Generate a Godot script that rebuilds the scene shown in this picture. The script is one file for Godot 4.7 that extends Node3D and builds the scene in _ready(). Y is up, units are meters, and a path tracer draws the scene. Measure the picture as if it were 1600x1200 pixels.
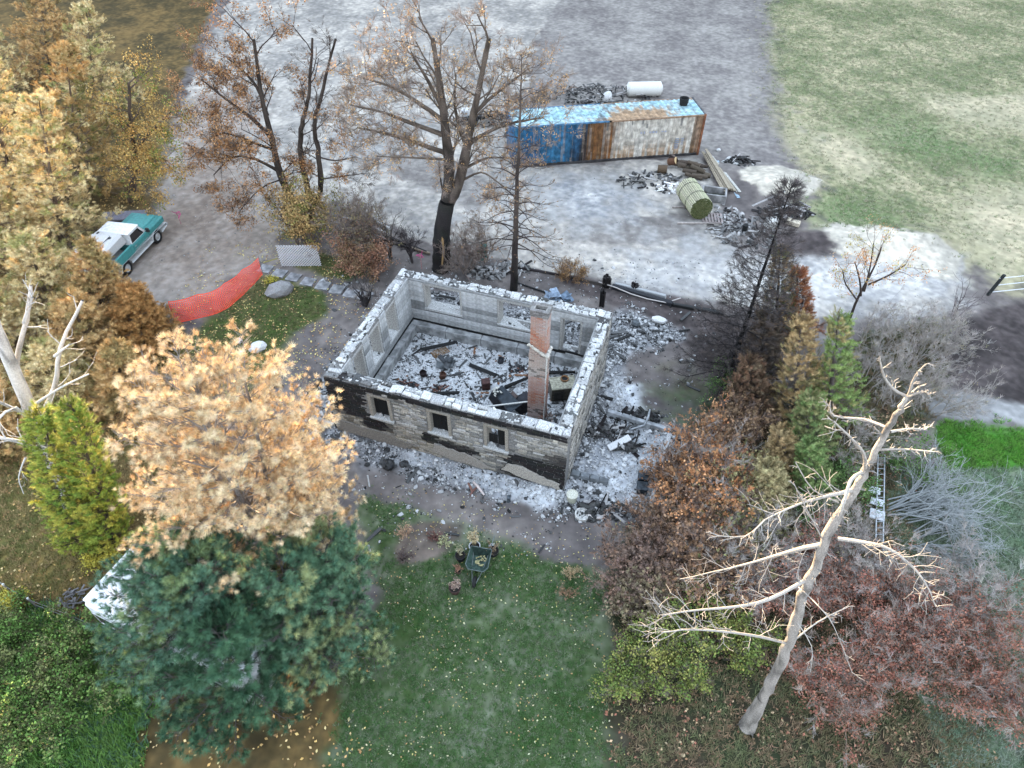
extends Node3D

# ---------------------------------------------------------------- mesh helpers
class Mesher:
	var v := PackedVector3Array()
	var n := PackedVector3Array()
	var c := PackedColorArray()
	var ix := PackedInt32Array()

	func quad(a: Vector3, b: Vector3, d: Vector3, e: Vector3, col: Color) -> void:  # counter-clockwise seen from outside
		var k := v.size()
		var nn := (b - a).cross(e - a)
		if nn.length_squared() < 1e-14:
			nn = (d - b).cross(e - b)
		nn = nn.normalized()
		v.append(a); v.append(b); v.append(d); v.append(e)
		for i in 4:
			n.append(nn); c.append(col)
		for i in [0, 2, 1, 0, 3, 2]:
			ix.append(k + i)

	func tri(a: Vector3, b: Vector3, d: Vector3, col: Color) -> void:
		var k := v.size()
		var nn := (b - a).cross(d - a).normalized()
		v.append(a); v.append(b); v.append(d)
		for i in 3:
			n.append(nn); c.append(col)
		ix.append(k); ix.append(k + 2); ix.append(k + 1)

	func box(xf: Transform3D, s: Vector3, col: Color, jit := 0.0, rng: RandomNumberGenerator = null) -> void:
		var p := []
		for i in 8:
			var q := Vector3((i & 1) - 0.5, ((i >> 1) & 1) - 0.5, ((i >> 2) & 1) - 0.5) * s
			if jit > 0.0:
				q += Vector3(rng.randf_range(-jit, jit), rng.randf_range(-jit, jit), rng.randf_range(-jit, jit))
			p.append(xf * q)
		quad(p[4], p[5], p[7], p[6], col)
		quad(p[1], p[0], p[2], p[3], col)
		quad(p[5], p[1], p[3], p[7], col)
		quad(p[0], p[4], p[6], p[2], col)
		quad(p[6], p[7], p[3], p[2], col)
		quad(p[0], p[1], p[5], p[4], col)

	func cbox(xf: Transform3D, s: Vector3, b: float, col: Color, jit := 0.0, rng: RandomNumberGenerator = null) -> void:  # chamfered
		var h := s * 0.5
		b = minf(b, minf(h.x, minf(h.y, h.z)) * 0.8)
		var P := {}
		for i in 8:
			var g := Vector3((i & 1) * 2 - 1, ((i >> 1) & 1) * 2 - 1, ((i >> 2) & 1) * 2 - 1)
			var o := Vector3.ZERO
			if jit > 0.0:
				o = Vector3(rng.randf_range(-jit, jit), rng.randf_range(-jit, jit), rng.randf_range(-jit, jit))
			for a in 3:
				var q := (h - Vector3.ONE * b) * g
				q[a] = h[a] * g[a]
				P[i * 3 + a] = xf * (q + o)
		var mid := xf * Vector3.ZERO
		for a in 3:
			var u := (a + 1) % 3
			var w := (a + 2) % 3
			for sg in [0, 1]:
				var i0: int = sg << a
				var i1: int = i0 | (1 << u)
				var i2: int = i1 | (1 << w)
				var i3: int = i0 | (1 << w)
				_out(P[i0 * 3 + a], P[i1 * 3 + a], P[i2 * 3 + a], P[i3 * 3 + a], mid, col)
			for su in [0, 1]:
				for sw in [0, 1]:
					var e0: int = (su << u) | (sw << w)
					var e1: int = e0 | (1 << a)
					_out(P[e0 * 3 + u], P[e1 * 3 + u], P[e1 * 3 + w], P[e0 * 3 + w], mid, col)
		for i in 8:
			var t0: Vector3 = P[i * 3]
			var t1: Vector3 = P[i * 3 + 1]
			var t2: Vector3 = P[i * 3 + 2]
			if (t1 - t0).cross(t2 - t0).dot(t0 - mid) < 0:
				tri(t0, t2, t1, col)
			else:
				tri(t0, t1, t2, col)

	func _out(a: Vector3, b: Vector3, d: Vector3, e: Vector3, mid: Vector3, col: Color) -> void:
		if (b - a).cross(e - a).dot(a - mid) < 0:
			quad(a, e, d, b, col)
		else:
			quad(a, b, d, e, col)

	func tube(pts: PackedVector3Array, rad: PackedFloat32Array, sides: int, col: Color, col2 = null) -> void:
		var m := pts.size()
		if m < 2:
			return
		var k := v.size()
		var cc: Color = col if col2 == null else col2
		var d0 := (pts[1] - pts[0]).normalized()
		var u := d0.cross(Vector3(0.31, 0.2, 0.93)).normalized()
		for i in m:
			var d := (pts[mini(i + 1, m - 1)] - pts[maxi(i - 1, 0)]).normalized()
			u = (u - d * u.dot(d)).normalized()
			var w := d.cross(u)
			for s in sides:
				var a := TAU * s / sides
				var nn := u * cos(a) + w * sin(a)
				v.append(pts[i] + nn * rad[i]); n.append(nn)
				c.append(col.lerp(cc, float(i) / (m - 1)))
		for i in m - 1:
			for s in sides:
				var a0 := k + i * sides + s
				var a1 := k + i * sides + (s + 1) % sides
				ix.append(a0); ix.append(a0 + sides); ix.append(a1)
				ix.append(a1); ix.append(a0 + sides); ix.append(a1 + sides)
		if rad[m - 1] > 0.012:
			for s in range(1, sides - 1):
				var b := k + (m - 1) * sides
				ix.append(b); ix.append(b + s + 1); ix.append(b + s)

	func rod(a: Vector3, b: Vector3, r: float, sides: int, col: Color) -> void:
		tube(PackedVector3Array([a, b]), PackedFloat32Array([r, r]), sides, col)
		_cap(b, (b - a).normalized(), r, sides, col)
		_cap(a, (a - b).normalized(), r, sides, col)

	func _cap(p: Vector3, d: Vector3, r: float, sides: int, col: Color) -> void:
		var u := d.cross(Vector3(0.31, 0.2, 0.93)).normalized()
		var w := d.cross(u)
		for s in range(1, sides - 1):
			var q := []
			for i in [0, s, s + 1]:
				var a: float = TAU * i / sides
				q.append(p + (u * cos(a) + w * sin(a)) * r)
			tri(q[0], q[1], q[2], col)

	func lathe(xf: Transform3D, prof: Array, sides: int, col: Color) -> void:  # Vector2(radius, height) from the bottom up
		for i in prof.size() - 1:
			var a: Vector2 = prof[i]
			var b: Vector2 = prof[i + 1]
			for s in sides:
				var t0 := TAU * s / sides
				var t1 := TAU * (s + 1) / sides
				var p0 := Vector3(cos(t0), 0, -sin(t0))
				var p1 := Vector3(cos(t1), 0, -sin(t1))
				var k := v.size()
				var sl := Vector2(b.y - a.y, a.x - b.x).normalized()
				for q in [[p0, a], [p1, a], [p1, b], [p0, b]]:
					v.append(xf * (q[0] * q[1].x + Vector3(0, q[1].y, 0)))
					n.append((xf.basis * (q[0] * sl.x + Vector3(0, sl.y, 0))).normalized())
					c.append(col)
				for j in [0, 2, 1, 0, 3, 2]:
					ix.append(k + j)

	func rock(xf: Transform3D, s: Vector3, rough: float, rng: RandomNumberGenerator, col: Color, fine := false) -> void:
		var base := _ico(fine)
		var dirs: PackedVector3Array = base[0]
		var f: PackedInt32Array = base[1]
		var q := PackedVector3Array()
		for d in dirs:
			q.append(xf * (d * s * 0.5 * (1.0 + rng.randf_range(-rough, rough))))
		for i in range(0, f.size(), 3):
			tri(q[f[i]], q[f[i + 1]], q[f[i + 2]], col.lightened(rng.randf_range(0, 0.06)))

	static var ico0 := []
	static var ico1 := []
	func _ico(fine: bool) -> Array:
		if ico0.is_empty():
			var t := (1.0 + sqrt(5.0)) / 2.0
			var p := PackedVector3Array()
			for q in [Vector3(-1, t, 0), Vector3(1, t, 0), Vector3(-1, -t, 0), Vector3(1, -t, 0), Vector3(0, -1, t), Vector3(0, 1, t), Vector3(0, -1, -t), Vector3(0, 1, -t), Vector3(t, 0, -1), Vector3(t, 0, 1), Vector3(-t, 0, -1), Vector3(-t, 0, 1)]:
				p.append(q.normalized())
			var f := PackedInt32Array([0, 11, 5, 0, 5, 1, 0, 1, 7, 0, 7, 10, 0, 10, 11, 1, 5, 9, 5, 11, 4, 11, 10, 2, 10, 7, 6, 7, 1, 8, 3, 9, 4, 3, 4, 2, 3, 2, 6, 3, 6, 8, 3, 8, 9, 4, 9, 5, 2, 4, 11, 6, 2, 10, 8, 6, 7, 9, 8, 1])
			ico0 = [p, f]
			var p2 := PackedVector3Array(p)
			var f2 := PackedInt32Array()
			var seen := {}
			for i in range(0, f.size(), 3):
				var mids := []
				for j in 3:
					var a := f[i + j]
					var b := f[i + (j + 1) % 3]
					var key := mini(a, b) * 100 + maxi(a, b)
					if not seen.has(key):
						seen[key] = p2.size()
						p2.append((p[a] + p[b]).normalized())
					mids.append(seen[key])
				for q in [f[i], mids[0], mids[2], f[i + 1], mids[1], mids[0], f[i + 2], mids[2], mids[1], mids[0], mids[1], mids[2]]:
					f2.append(q)
			ico1 = [p2, f2]
		return ico1 if fine else ico0

	func prism(poly: PackedVector2Array, depth: float, xf: Transform3D, col: Color) -> void:  # polygon in x, y; from z = 0 to z = -depth
		var pl := poly.duplicate()
		if Geometry2D.is_polygon_clockwise(pl):
			pl.reverse()
		var t := Geometry2D.triangulate_polygon(pl)
		for i in range(0, t.size(), 3):
			var a := pl[t[i]]
			var b := pl[t[i + 1]]
			var d := pl[t[i + 2]]
			if (b - a).cross(d - a) < 0:
				var e := b
				b = d
				d = e
			tri(xf * Vector3(a.x, a.y, 0), xf * Vector3(b.x, b.y, 0), xf * Vector3(d.x, d.y, 0), col)
			tri(xf * Vector3(a.x, a.y, -depth), xf * Vector3(d.x, d.y, -depth), xf * Vector3(b.x, b.y, -depth), col)
		for i in pl.size():
			var a := pl[i]
			var b := pl[(i + 1) % pl.size()]
			quad(xf * Vector3(a.x, a.y, -depth), xf * Vector3(b.x, b.y, -depth), xf * Vector3(b.x, b.y, 0), xf * Vector3(a.x, a.y, 0), col)

	func mesh() -> ArrayMesh:
		var a := []
		a.resize(Mesh.ARRAY_MAX)
		a[Mesh.ARRAY_VERTEX] = v
		a[Mesh.ARRAY_NORMAL] = n
		a[Mesh.ARRAY_COLOR] = c
		a[Mesh.ARRAY_INDEX] = ix
		var m := ArrayMesh.new()
		m.add_surface_from_arrays(Mesh.PRIMITIVE_TRIANGLES, a)
		return m

var M := {}
var R := RandomNumberGenerator.new()
var taken := {}

func numbered(called: String) -> String:
	var k: int = taken.get(called, 0)
	taken[called] = k + 1
	return called if k == 0 else "%s_%03d" % [called, k]

func obj(called: String, m: Mesher, mat: Material, parent: Node3D, at := Transform3D()) -> MeshInstance3D:
	var o := MeshInstance3D.new()
	o.name = numbered(called) if parent == self else called
	o.mesh = m.mesh()
	o.material_override = mat
	o.transform = at
	parent.add_child(o, true)
	return o

func tag(o: Node3D, label: String, category: String, group := "", kind := "") -> Node3D:
	if label: o.set_meta("label", label)
	if category: o.set_meta("category", category)
	if group: o.set_meta("group", group)
	if kind: o.set_meta("kind", kind)
	return o

func thing(called: String, label: String, category: String, at := Vector3.ZERO, turn := 0.0, group := "") -> Node3D:
	var o := Node3D.new()
	o.name = numbered(called)
	add_child(o)
	o.position = at
	o.rotation.y = turn
	tag(o, label, category, group)
	return o

func scatter(called: String, mesh: Mesh, xs: Array, cols: PackedColorArray, mat: Material, parent: Node3D) -> MultiMeshInstance3D:
	var mm := MultiMesh.new()
	mm.transform_format = MultiMesh.TRANSFORM_3D
	mm.use_colors = true
	mm.mesh = mesh
	mm.instance_count = xs.size()
	for i in xs.size():
		mm.set_instance_transform(i, xs[i])
		mm.set_instance_color(i, cols[i])
	var o := MultiMeshInstance3D.new()
	o.name = numbered(called) if parent == self else called
	o.multimesh = mm
	o.material_override = mat
	parent.add_child(o, true)
	o.set_meta("kind", "stuff")
	return o

func noise_tex(size: int, freq: float, lo: float, hi: float, oct := 4, sd := 1, kind := FastNoiseLite.TYPE_SIMPLEX_SMOOTH, normal := false, bump := 4.0) -> NoiseTexture2D:
	var f := FastNoiseLite.new()
	f.seed = sd
	f.noise_type = kind
	f.frequency = freq
	f.fractal_octaves = oct
	var t := NoiseTexture2D.new()
	t.width = size
	t.height = size
	t.seamless = true
	t.noise = f
	if normal:
		t.as_normal_map = true
		t.bump_strength = bump
	else:
		var g := Gradient.new()
		g.set_color(0, Color(lo, lo, lo))
		g.set_color(1, Color(hi, hi, hi))
		t.color_ramp = g
	return t

func mat(tex: Texture2D, scale: float, rough := 0.9, bump := 0.0, stretch := Vector3.ONE) -> StandardMaterial3D:  # vertex colours times a fine grain
	var m := StandardMaterial3D.new()
	m.vertex_color_use_as_albedo = true
	m.roughness = rough
	m.metallic_specular = 0.3
	if tex:
		m.albedo_texture = tex
		m.uv1_triplanar = true
		m.uv1_scale = stretch * scale
	if bump > 0.0:
		m.heightmap_enabled = true
		m.heightmap_texture = tex
		m.heightmap_scale = bump
	return m

func leafy(back: Color) -> StandardMaterial3D:
	var m := StandardMaterial3D.new()
	m.vertex_color_use_as_albedo = true
	m.roughness = 0.7
	m.metallic_specular = 0.25
	m.cull_mode = BaseMaterial3D.CULL_DISABLED
	m.backlight_enabled = true
	m.backlight = back
	return m

func col(r: float, g: float, b: float) -> Color:
	return Color(r, g, b)

func vary(c: Color, k: float) -> Color:
	var f := 1.0 + R.randf_range(-k, k)
	return Color(c.r * f * (1 + R.randf_range(-k, k) * 0.3), c.g * f, c.b * f * (1 + R.randf_range(-k, k) * 0.3))

func rot(ax := 1.0) -> Basis:
	return Basis.from_euler(Vector3(R.randf_range(-ax, ax), R.randf() * TAU, R.randf_range(-ax, ax)))

func T(p: Vector3, b := Basis()) -> Transform3D:
	return Transform3D(b, p)

func turned(p: Vector3, yaw: float) -> Transform3D:
	return Transform3D(Basis(Vector3.UP, yaw), p)

# a transform whose x axis runs from a to b and that sits in the middle between them
func along(a: Vector3, b: Vector3, roll := 0.0) -> Transform3D:
	var x := (b - a).normalized()
	var z := x.cross(Vector3.UP).normalized() if absf(x.y) < 0.99 else Vector3.BACK
	var y := z.cross(x)
	return Transform3D(Basis(x, y, z) * Basis(Vector3.RIGHT, roll), (a + b) / 2)

# ---------------------------------------------------------------- ground
const GX0 := -60.0
const GZ0 := -95.0
const GW := 120.0
const GD := 100.0
var hn := FastNoiseLite.new()
var bumps := []

func gh(x: float, z: float) -> float:
	var y := hn.get_noise_2d(x, z) * 0.05
	for b in bumps:
		var dx: float = (x - b[0]) / b[2]
		var dz: float = (z - b[1]) / b[3]
		var q := dx * dx + dz * dz
		if q < 4.0:
			y += b[4] * exp(-q * 1.6)
	return y

func gp(p: Vector3) -> Vector3:
	return Vector3(p.x, gh(p.x, p.z), p.z)

var masks := {}
const MW := 300
const MH := 250

func polygon_mask(polys: Array, div := 2) -> Image:
	var img := Image.create(MW, MH, false, Image.FORMAT_L8)
	for poly in polys:
		var pl := PackedVector2Array()
		var lo := Vector2(1e9, 1e9)
		var hi := -lo
		for p in poly:
			var q := Vector2((p.x - GX0) / GW * MW, (p.z - GZ0) / GD * MH)
			pl.append(q)
			lo = lo.min(q)
			hi = hi.max(q)
		for y in range(maxi(0, int(lo.y)), mini(MH, int(hi.y) + 1)):
			for x in range(maxi(0, int(lo.x)), mini(MW, int(hi.x) + 1)):
				if Geometry2D.is_point_in_polygon(Vector2(x + 0.5, y + 0.5), pl):
					img.set_pixel(x, y, Color.WHITE)
	img.resize(MW / div, MH / div, Image.INTERPOLATE_LANCZOS)
	img.resize(MW, MH, Image.INTERPOLATE_CUBIC)
	return img

func at_mask(which: String, x: float, z: float) -> float:
	var img: Image = masks[which]
	return img.get_pixel(clampi(int((x - GX0) / GW * MW), 0, MW - 1), clampi(int((z - GZ0) / GD * MH), 0, MH - 1)).r

func _ready() -> void:
	# camera, sky, sun, exposure
	var cam := Camera3D.new()
	cam.name = "camera"
	cam.position = Vector3(0, 21, 0)
	cam.rotation_degrees = Vector3(-46, 0, 0)
	cam.fov = 58.74
	cam.near = 0.1
	cam.far = 2000.0
	add_child(cam)
	cam.current = true
	var sky_mat := ProceduralSkyMaterial.new()
	sky_mat.sky_top_color = Color(0.69, 0.76, 0.845)
	sky_mat.sky_horizon_color = Color(0.92, 0.94, 0.94)
	sky_mat.sky_curve = 0.18
	sky_mat.ground_bottom_color = Color(0.35, 0.34, 0.32)
	sky_mat.ground_horizon_color = Color(0.7, 0.74, 0.78)
	sky_mat.sun_angle_max = 20.0
	var sky := Sky.new()
	sky.sky_material = sky_mat
	var env := Environment.new()
	env.background_mode = Environment.BG_SKY
	env.sky = sky
	env.background_energy_multiplier = 0.8
	env.ambient_light_source = Environment.AMBIENT_SOURCE_SKY
	env.tonemap_mode = Environment.TONE_MAPPER_LINEAR
	env.tonemap_exposure = 8.2
	env.sdfgi_enabled = true
	env.ssao_enabled = true
	env.ssil_enabled = true
	var we := WorldEnvironment.new()
	we.name = "daylight"
	we.environment = env
	add_child(we)
	var sun := DirectionalLight3D.new()
	sun.name = "sun"
	sun.light_color = Color(1.0, 0.87, 0.68)
	sun.light_energy = 1.6
	sun.light_angular_distance = 0.5
	sun.shadow_enabled = true
	add_child(sun)
	sun.look_at_from_position(Vector3(-0.45, 0.23, -0.85) * 50.0, Vector3.ZERO)

	R.seed = 4711
	hn.seed = 9
	hn.frequency = 0.35
	make_materials()
	make_ground()
	make_hill()
	make_house()
	make_yard()
	make_left()
	make_right()
	make_lawn_things()
	make_vegetation()
	make_cover()

func make_materials() -> void:
	var grain := noise_tex(512, 0.03, 0.62, 1.0, 5, 3)
	var blotch := noise_tex(512, 0.012, 0.55, 1.0, 5, 4)
	var fine := noise_tex(512, 0.09, 0.55, 1.0, 4, 5)
	var cell := noise_tex(512, 0.05, 0.5, 1.0, 3, 6, FastNoiseLite.TYPE_CELLULAR)
	M.stone = mat(grain, 0.9, 0.95, 2.0)
	M.mortar = mat(grain, 0.6, 0.95, 2.0)
	M.concrete = mat(blotch, 0.35, 0.92, 0.6)
	M.board = mat(noise_tex(512, 0.02, 0.74, 1.0, 5, 15), 0.5, 0.92, 0.4)
	M.brick = mat(fine, 0.7, 0.95, 0.6)
	M.wood = mat(grain, 0.8, 0.85, 0.5, Vector3(0.4, 3.0, 3.0))
	M.bark = mat(fine, 0.7, 0.95, 2.0, Vector3(1.6, 0.35, 1.6))
	M.char = mat(fine, 1.0, 0.75, 2.0)
	M.twig = mat(null, 1.0, 0.9)
	M.metal = mat(blotch, 0.8, 0.45)
	M.metal.metallic = 0.35
	M.paint = mat(blotch, 0.35, 0.6)
	M.steel = mat(blotch, 1.2, 0.7)
	M.plain = mat(grain, 1.5, 0.6)
	M.rubber = mat(fine, 2.0, 0.9)
	M.cloth = mat(fine, 1.2, 0.9)
	M.rubble = mat(fine, 1.5, 0.95)
	M.leaf = leafy(Color(0.30, 0.22, 0.10))
	M.green = leafy(Color(0.16, 0.22, 0.06))
	M.needle = leafy(Color(0.14, 0.11, 0.05))
	M.fence = leafy(Color(0.3, 0.05, 0.04))
	var g := StandardMaterial3D.new()
	g.albedo_color = Color(0.05, 0.06, 0.07)
	g.roughness = 0.08
	g.metallic_specular = 0.6
	M.glass = g

# every patch of the ground: outline, two tones (sRGB), edge raggedness, softness, size of the mottling
func make_ground() -> void:
	bumps = [[15.0, -36.0, 1.2, 0.9, 0.3], [17.6, -36.6, 1.3, 0.8, 0.25], [20.0, -30.6, 1.3, 0.7, 0.25], [22.8, -30.9, 1.4, 0.7, 0.2], [16.0, -36.5, 3.4, 2.2, 0.55], [21.5, -31.0, 4.5, 1.8, 0.35], [14.6, -30.6, 2.0, 0.9, -0.25], [13.0, -38.4, 1.5, 0.9, 0.35], [-2.5, -12.6, 1.5, 0.8, 0.10], [-13.0, -17.0, 3.5, 4.0, 0.25]]
	var P := {
		"field": [[Vector3(22.79, 0, -66.81), Vector3(17.9, 0, -46.09), Vector3(17.37, 0, -38.83), Vector3(18.66, 0, -36.69), Vector3(16.5, 0, -33.89), Vector3(17.21, 0, -32.14), Vector3(21.84, 0, -31.46), Vector3(23.36, 0, -29.47), Vector3(23.74, 0, -27.14), Vector3(60, 0, -25), Vector3(60, 0, -95), Vector3(33, 0, -95)]],
		"field_bare": [[Vector3(25.57, 0, -35.96), Vector3(31.62, 0, -37.44), Vector3(29.13, 0, -27.93), Vector3(23.86, 0, -27.4), Vector3(23.54, 0, -29.86)], [Vector3(18.3, 0, -45.11), Vector3(22.76, 0, -44.16), Vector3(22.56, 0, -35.96), Vector3(19.53, 0, -38.2)], [Vector3(28.66, 0, -49.2), Vector3(41.61, 0, -49.2), Vector3(38.65, 0, -44.16), Vector3(30.06, 0, -44.16)]],
		"field_green": [[Vector3(24.75, 0, -46.09), Vector3(27.92, 0, -44.16), Vector3(30.07, 0, -41.47), Vector3(27.45, 0, -40.2), Vector3(23.64, 0, -41.9)], [Vector3(16.41, 0, -34.22), Vector3(18.57, 0, -35.25), Vector3(21.37, 0, -32.9), Vector3(23.26, 0, -30.74), Vector3(20.88, 0, -31.65), Vector3(17.29, 0, -32.39)], [Vector3(28.87, 0, -39.79), Vector3(32.51, 0, -40.62), Vector3(30.85, 0, -37.44), Vector3(28.52, 0, -38.2)]],
		"drive": [[Vector3(-30, 0, -95), Vector3(10, 0, -95), Vector3(2.14, 0, -60.53), Vector3(0.92, 0, -49.2), Vector3(0.59, 0, -38.83), Vector3(11.91, 0, -40.2), Vector3(11.71, 0, -29.58), Vector3(16.76, 0, -29.69), Vector3(23.59, 0, -29.98), Vector3(21.75, 0, -25.41), Vector3(19.88, 0, -24.47), Vector3(15.96, 0, -24.47), Vector3(12.55, 0, -25.21), Vector3(8.1, 0, -26.04), Vector3(4.48, 0, -27.4), Vector3(1.63, 0, -28.25), Vector3(-1.34, 0, -29.58), Vector3(-3.36, 0, -29.86), Vector3(-8.7, 0, -33.89), Vector3(-10.4, 0, -35.25), Vector3(-12.73, 0, -31.04), Vector3(-13, 0, -29.13), Vector3(-15.8, 0, -25.79), Vector3(-17.94, 0, -25.31), Vector3(-19.54, 0, -27.4), Vector3(-20.06, 0, -33.23), Vector3(-21.25, 0, -39.79), Vector3(-23.58, 0, -49.2)]],
		"gravel": [[Vector3(-17.94, 0, -25.31), Vector3(-19.54, 0, -27.4), Vector3(-20.24, 0, -33.23), Vector3(-21.54, 0, -40.62), Vector3(-23.48, 0, -50.3), Vector3(-19.02, 0, -50.3), Vector3(-16.84, 0, -39.79), Vector3(-13.25, 0, -33.23), Vector3(-12.88, 0, -30.98), Vector3(-13, 0, -29.13), Vector3(-15.8, 0, -25.79)]],
		"far_dirt": [[Vector3(11.89, 0, -40.12), Vector3(15.23, 0, -36.69), Vector3(17.61, 0, -38.99), Vector3(17.9, 0, -46.09), Vector3(22.79, 0, -66.81), Vector3(33, 0, -95), Vector3(5, 0, -95), Vector3(1.61, 0, -60.53), Vector3(0.92, 0, -49.2), Vector3(4.29, 0, -44.16)]],
		"smear": [[Vector3(0, 0, -33.89), Vector3(6.02, 0, -35.96), Vector3(8.7, 0, -33.89), Vector3(3.54, 0, -32.58)], [Vector3(6.39, 0, -29.86), Vector3(11.01, 0, -31.04), Vector3(12.04, 0, -29.58), Vector3(7.81, 0, -28.2)], [Vector3(-10.31, 0, -44.16), Vector3(-6.97, 0, -45.11), Vector3(-8.24, 0, -41.47), Vector3(-10.57, 0, -40.62)], [Vector3(0.77, 0, -37.44), Vector3(5.08, 0, -38.2), Vector3(6.77, 0, -35.96), Vector3(2.23, 0, -35.25)], [Vector3(5.18, 0, -27.93), Vector3(8.51, 0, -28.47), Vector3(10.14, 0, -26.89), Vector3(6.96, 0, -26.79)]],
		"patch": [[Vector3(-9.14, 0, -40.62), Vector3(-6.57, 0, -41.3), Vector3(-2.16, 0, -38.59), Vector3(-0.94, 0, -35.96), Vector3(-1.97, 0, -33.36), Vector3(-4.11, 0, -35.61), Vector3(-7.21, 0, -38.05)], [Vector3(3.54, 0, -32.58), Vector3(10.15, 0, -33.89), Vector3(10.79, 0, -31.65), Vector3(6.8, 0, -30.44), Vector3(4.1, 0, -30.74)]],
		"pale": [[Vector3(6.69, 0, -29.58), Vector3(11.37, 0, -29.58), Vector3(22.74, 0, -29.58), Vector3(21.57, 0, -25.89), Vector3(16.12, 0, -24.93), Vector3(9.46, 0, -26.63), Vector3(3.27, 0, -28.47)], [Vector3(-3.71, 0, -35.25), Vector3(-1.49, 0, -35.61), Vector3(-1.42, 0, -32.9), Vector3(-3.03, 0, -32.9)]],
		"sand": [[Vector3(13.58, 0, -37.82), Vector3(15, 0, -38.83), Vector3(16.78, 0, -38.83), Vector3(17.82, 0, -37.44), Vector3(18.37, 0, -36.25), Vector3(17.38, 0, -35.25), Vector3(15.12, 0, -34.84), Vector3(13.91, 0, -35.96)], [Vector3(16.84, 0, -32.33), Vector3(18.08, 0, -32.46), Vector3(20.72, 0, -31.95), Vector3(22.06, 0, -30.98), Vector3(23.01, 0, -30.04), Vector3(23.36, 0, -29.47), Vector3(22.1, 0, -27.4), Vector3(19.8, 0, -28.91), Vector3(17.39, 0, -29.58)]],
		"dark_soil": [[Vector3(20.38, 0, -24.24), Vector3(24.83, 0, -25.89), Vector3(34.15, 0, -25.89), Vector3(28.69, 0, -18.28), Vector3(21.05, 0, -18.63), Vector3(18.35, 0, -20.28)], [Vector3(13.65, 0, -31.95), Vector3(17.46, 0, -31.83), Vector3(17.12, 0, -29.58), Vector3(13.3, 0, -29.92)], [Vector3(6.15, 0, -25.41), Vector3(10.84, 0, -24.47), Vector3(10.31, 0, -18.81), Vector3(9.25, 0, -18.81), Vector3(8.24, 0, -21.86)], [Vector3(1.95, 0, -28.2), Vector3(6.31, 0, -26.63), Vector3(10.14, 0, -25.41), Vector3(9.03, 0, -24.47), Vector3(6.08, 0, -24.93), Vector3(4.04, 0, -25.89)]],
		"pale_strip": [[Vector3(15.88, 0, -20.28), Vector3(18.52, 0, -20.05), Vector3(22.2, 0, -18.81), Vector3(21.67, 0, -17.84), Vector3(17.74, 0, -18.28), Vector3(15.59, 0, -18.81)]],
		"grass_bright": [[Vector3(17.17, 0, -18.04), Vector3(20.69, 0, -17.94), Vector3(28.33, 0, -17.77), Vector3(26.84, 0, -15.7), Vector3(19.52, 0, -15.7), Vector3(16.73, 0, -16)]],
		"grass_grey": [[Vector3(14.72, 0, -15.91), Vector3(26.91, 0, -15.79), Vector3(18.96, 0, -4.7), Vector3(11.72, 0, -4.7), Vector3(12.49, 0, -11.3)]],
		"lawn": [[Vector3(-5.72, 0, -14.81), Vector3(-3.73, 0, -14.05), Vector3(-1.36, 0, -12.98), Vector3(1.1, 0, -12.07), Vector3(3.44, 0, -11.25), Vector3(3.21, 0, -8.11), Vector3(2.35, 0, -3.97), Vector3(-5.03, 0, -3.97), Vector3(-5.09, 0, -8.3), Vector3(-4.22, 0, -10.61), Vector3(-5.14, 0, -12.52)]],
		"oval": [[Vector3(-4.29, 0, -12.22), Vector3(-3.97, 0, -13.03), Vector3(-3.21, 0, -13.4), Vector3(-2.29, 0, -13.35), Vector3(-1.75, 0, -12.77), Vector3(-2.03, 0, -12.12), Vector3(-3.49, 0, -11.73)]],
		"lawn_bare": [[Vector3(0.41, 0, -9.94), Vector3(1.67, 0, -10.38), Vector3(2.41, 0, -9.1), Vector3(0.99, 0, -8.5)], [Vector3(-2.43, 0, -9.31), Vector3(-0.83, 0, -9.94), Vector3(0, 0, -9.1), Vector3(-1.56, 0, -8.11)], [Vector3(-5.84, 0, -8.11), Vector3(-4.22, 0, -10.61), Vector3(-4.95, 0, -12.02), Vector3(-5.46, 0, -11.78), Vector3(-5.63, 0, -9.1)]],
		"lawn_side": [[Vector3(-14.15, 0, -24.47), Vector3(-12.81, 0, -27.4), Vector3(-12.3, 0, -27.93), Vector3(-9.11, 0, -26.79), Vector3(-8.88, 0, -24.93), Vector3(-10.53, 0, -23.12), Vector3(-10.68, 0, -20.28), Vector3(-10.6, 0, -17.94), Vector3(-12.76, 0, -19.9), Vector3(-14.91, 0, -23.12)], [Vector3(-10.85, 0, -30.27), Vector3(-7.92, 0, -28.91), Vector3(-7.67, 0, -27.3), Vector3(-11.13, 0, -28.47)]],
		"side_bare": [[Vector3(-11.52, 0, -23.56), Vector3(-13.29, 0, -23.56), Vector3(-13.11, 0, -21.05), Vector3(-11.78, 0, -20.28)]],
		"forest": [[Vector3(-37.62, 0, -30.74), Vector3(-20.07, 0, -27.93), Vector3(-15.21, 0, -23.56), Vector3(-12.76, 0, -19.9), Vector3(-11.55, 0, -16.79), Vector3(-9.47, 0, -11.3), Vector3(-14.17, 0, -9.31), Vector3(-23.69, 0, -11.3)], [Vector3(-60, 0, -95), Vector3(-32, 0, -95), Vector3(-24.27, 0, -49.2), Vector3(-20.5, 0, -35.96), Vector3(-20.07, 0, -27.93), Vector3(-60, 0, -25)], [Vector3(-12.14, 0, -9.31), Vector3(-4.65, 0, -9.31), Vector3(-4.27, 0, -3.97), Vector3(-10.22, 0, -3.97)]],
		"litter": [[Vector3(-26.31, 0, -14.96), Vector3(-17.7, 0, -14.96), Vector3(-14.51, 0, -12.52), Vector3(-14.13, 0, -10.38), Vector3(-24.03, 0, -11.78)]],
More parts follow.
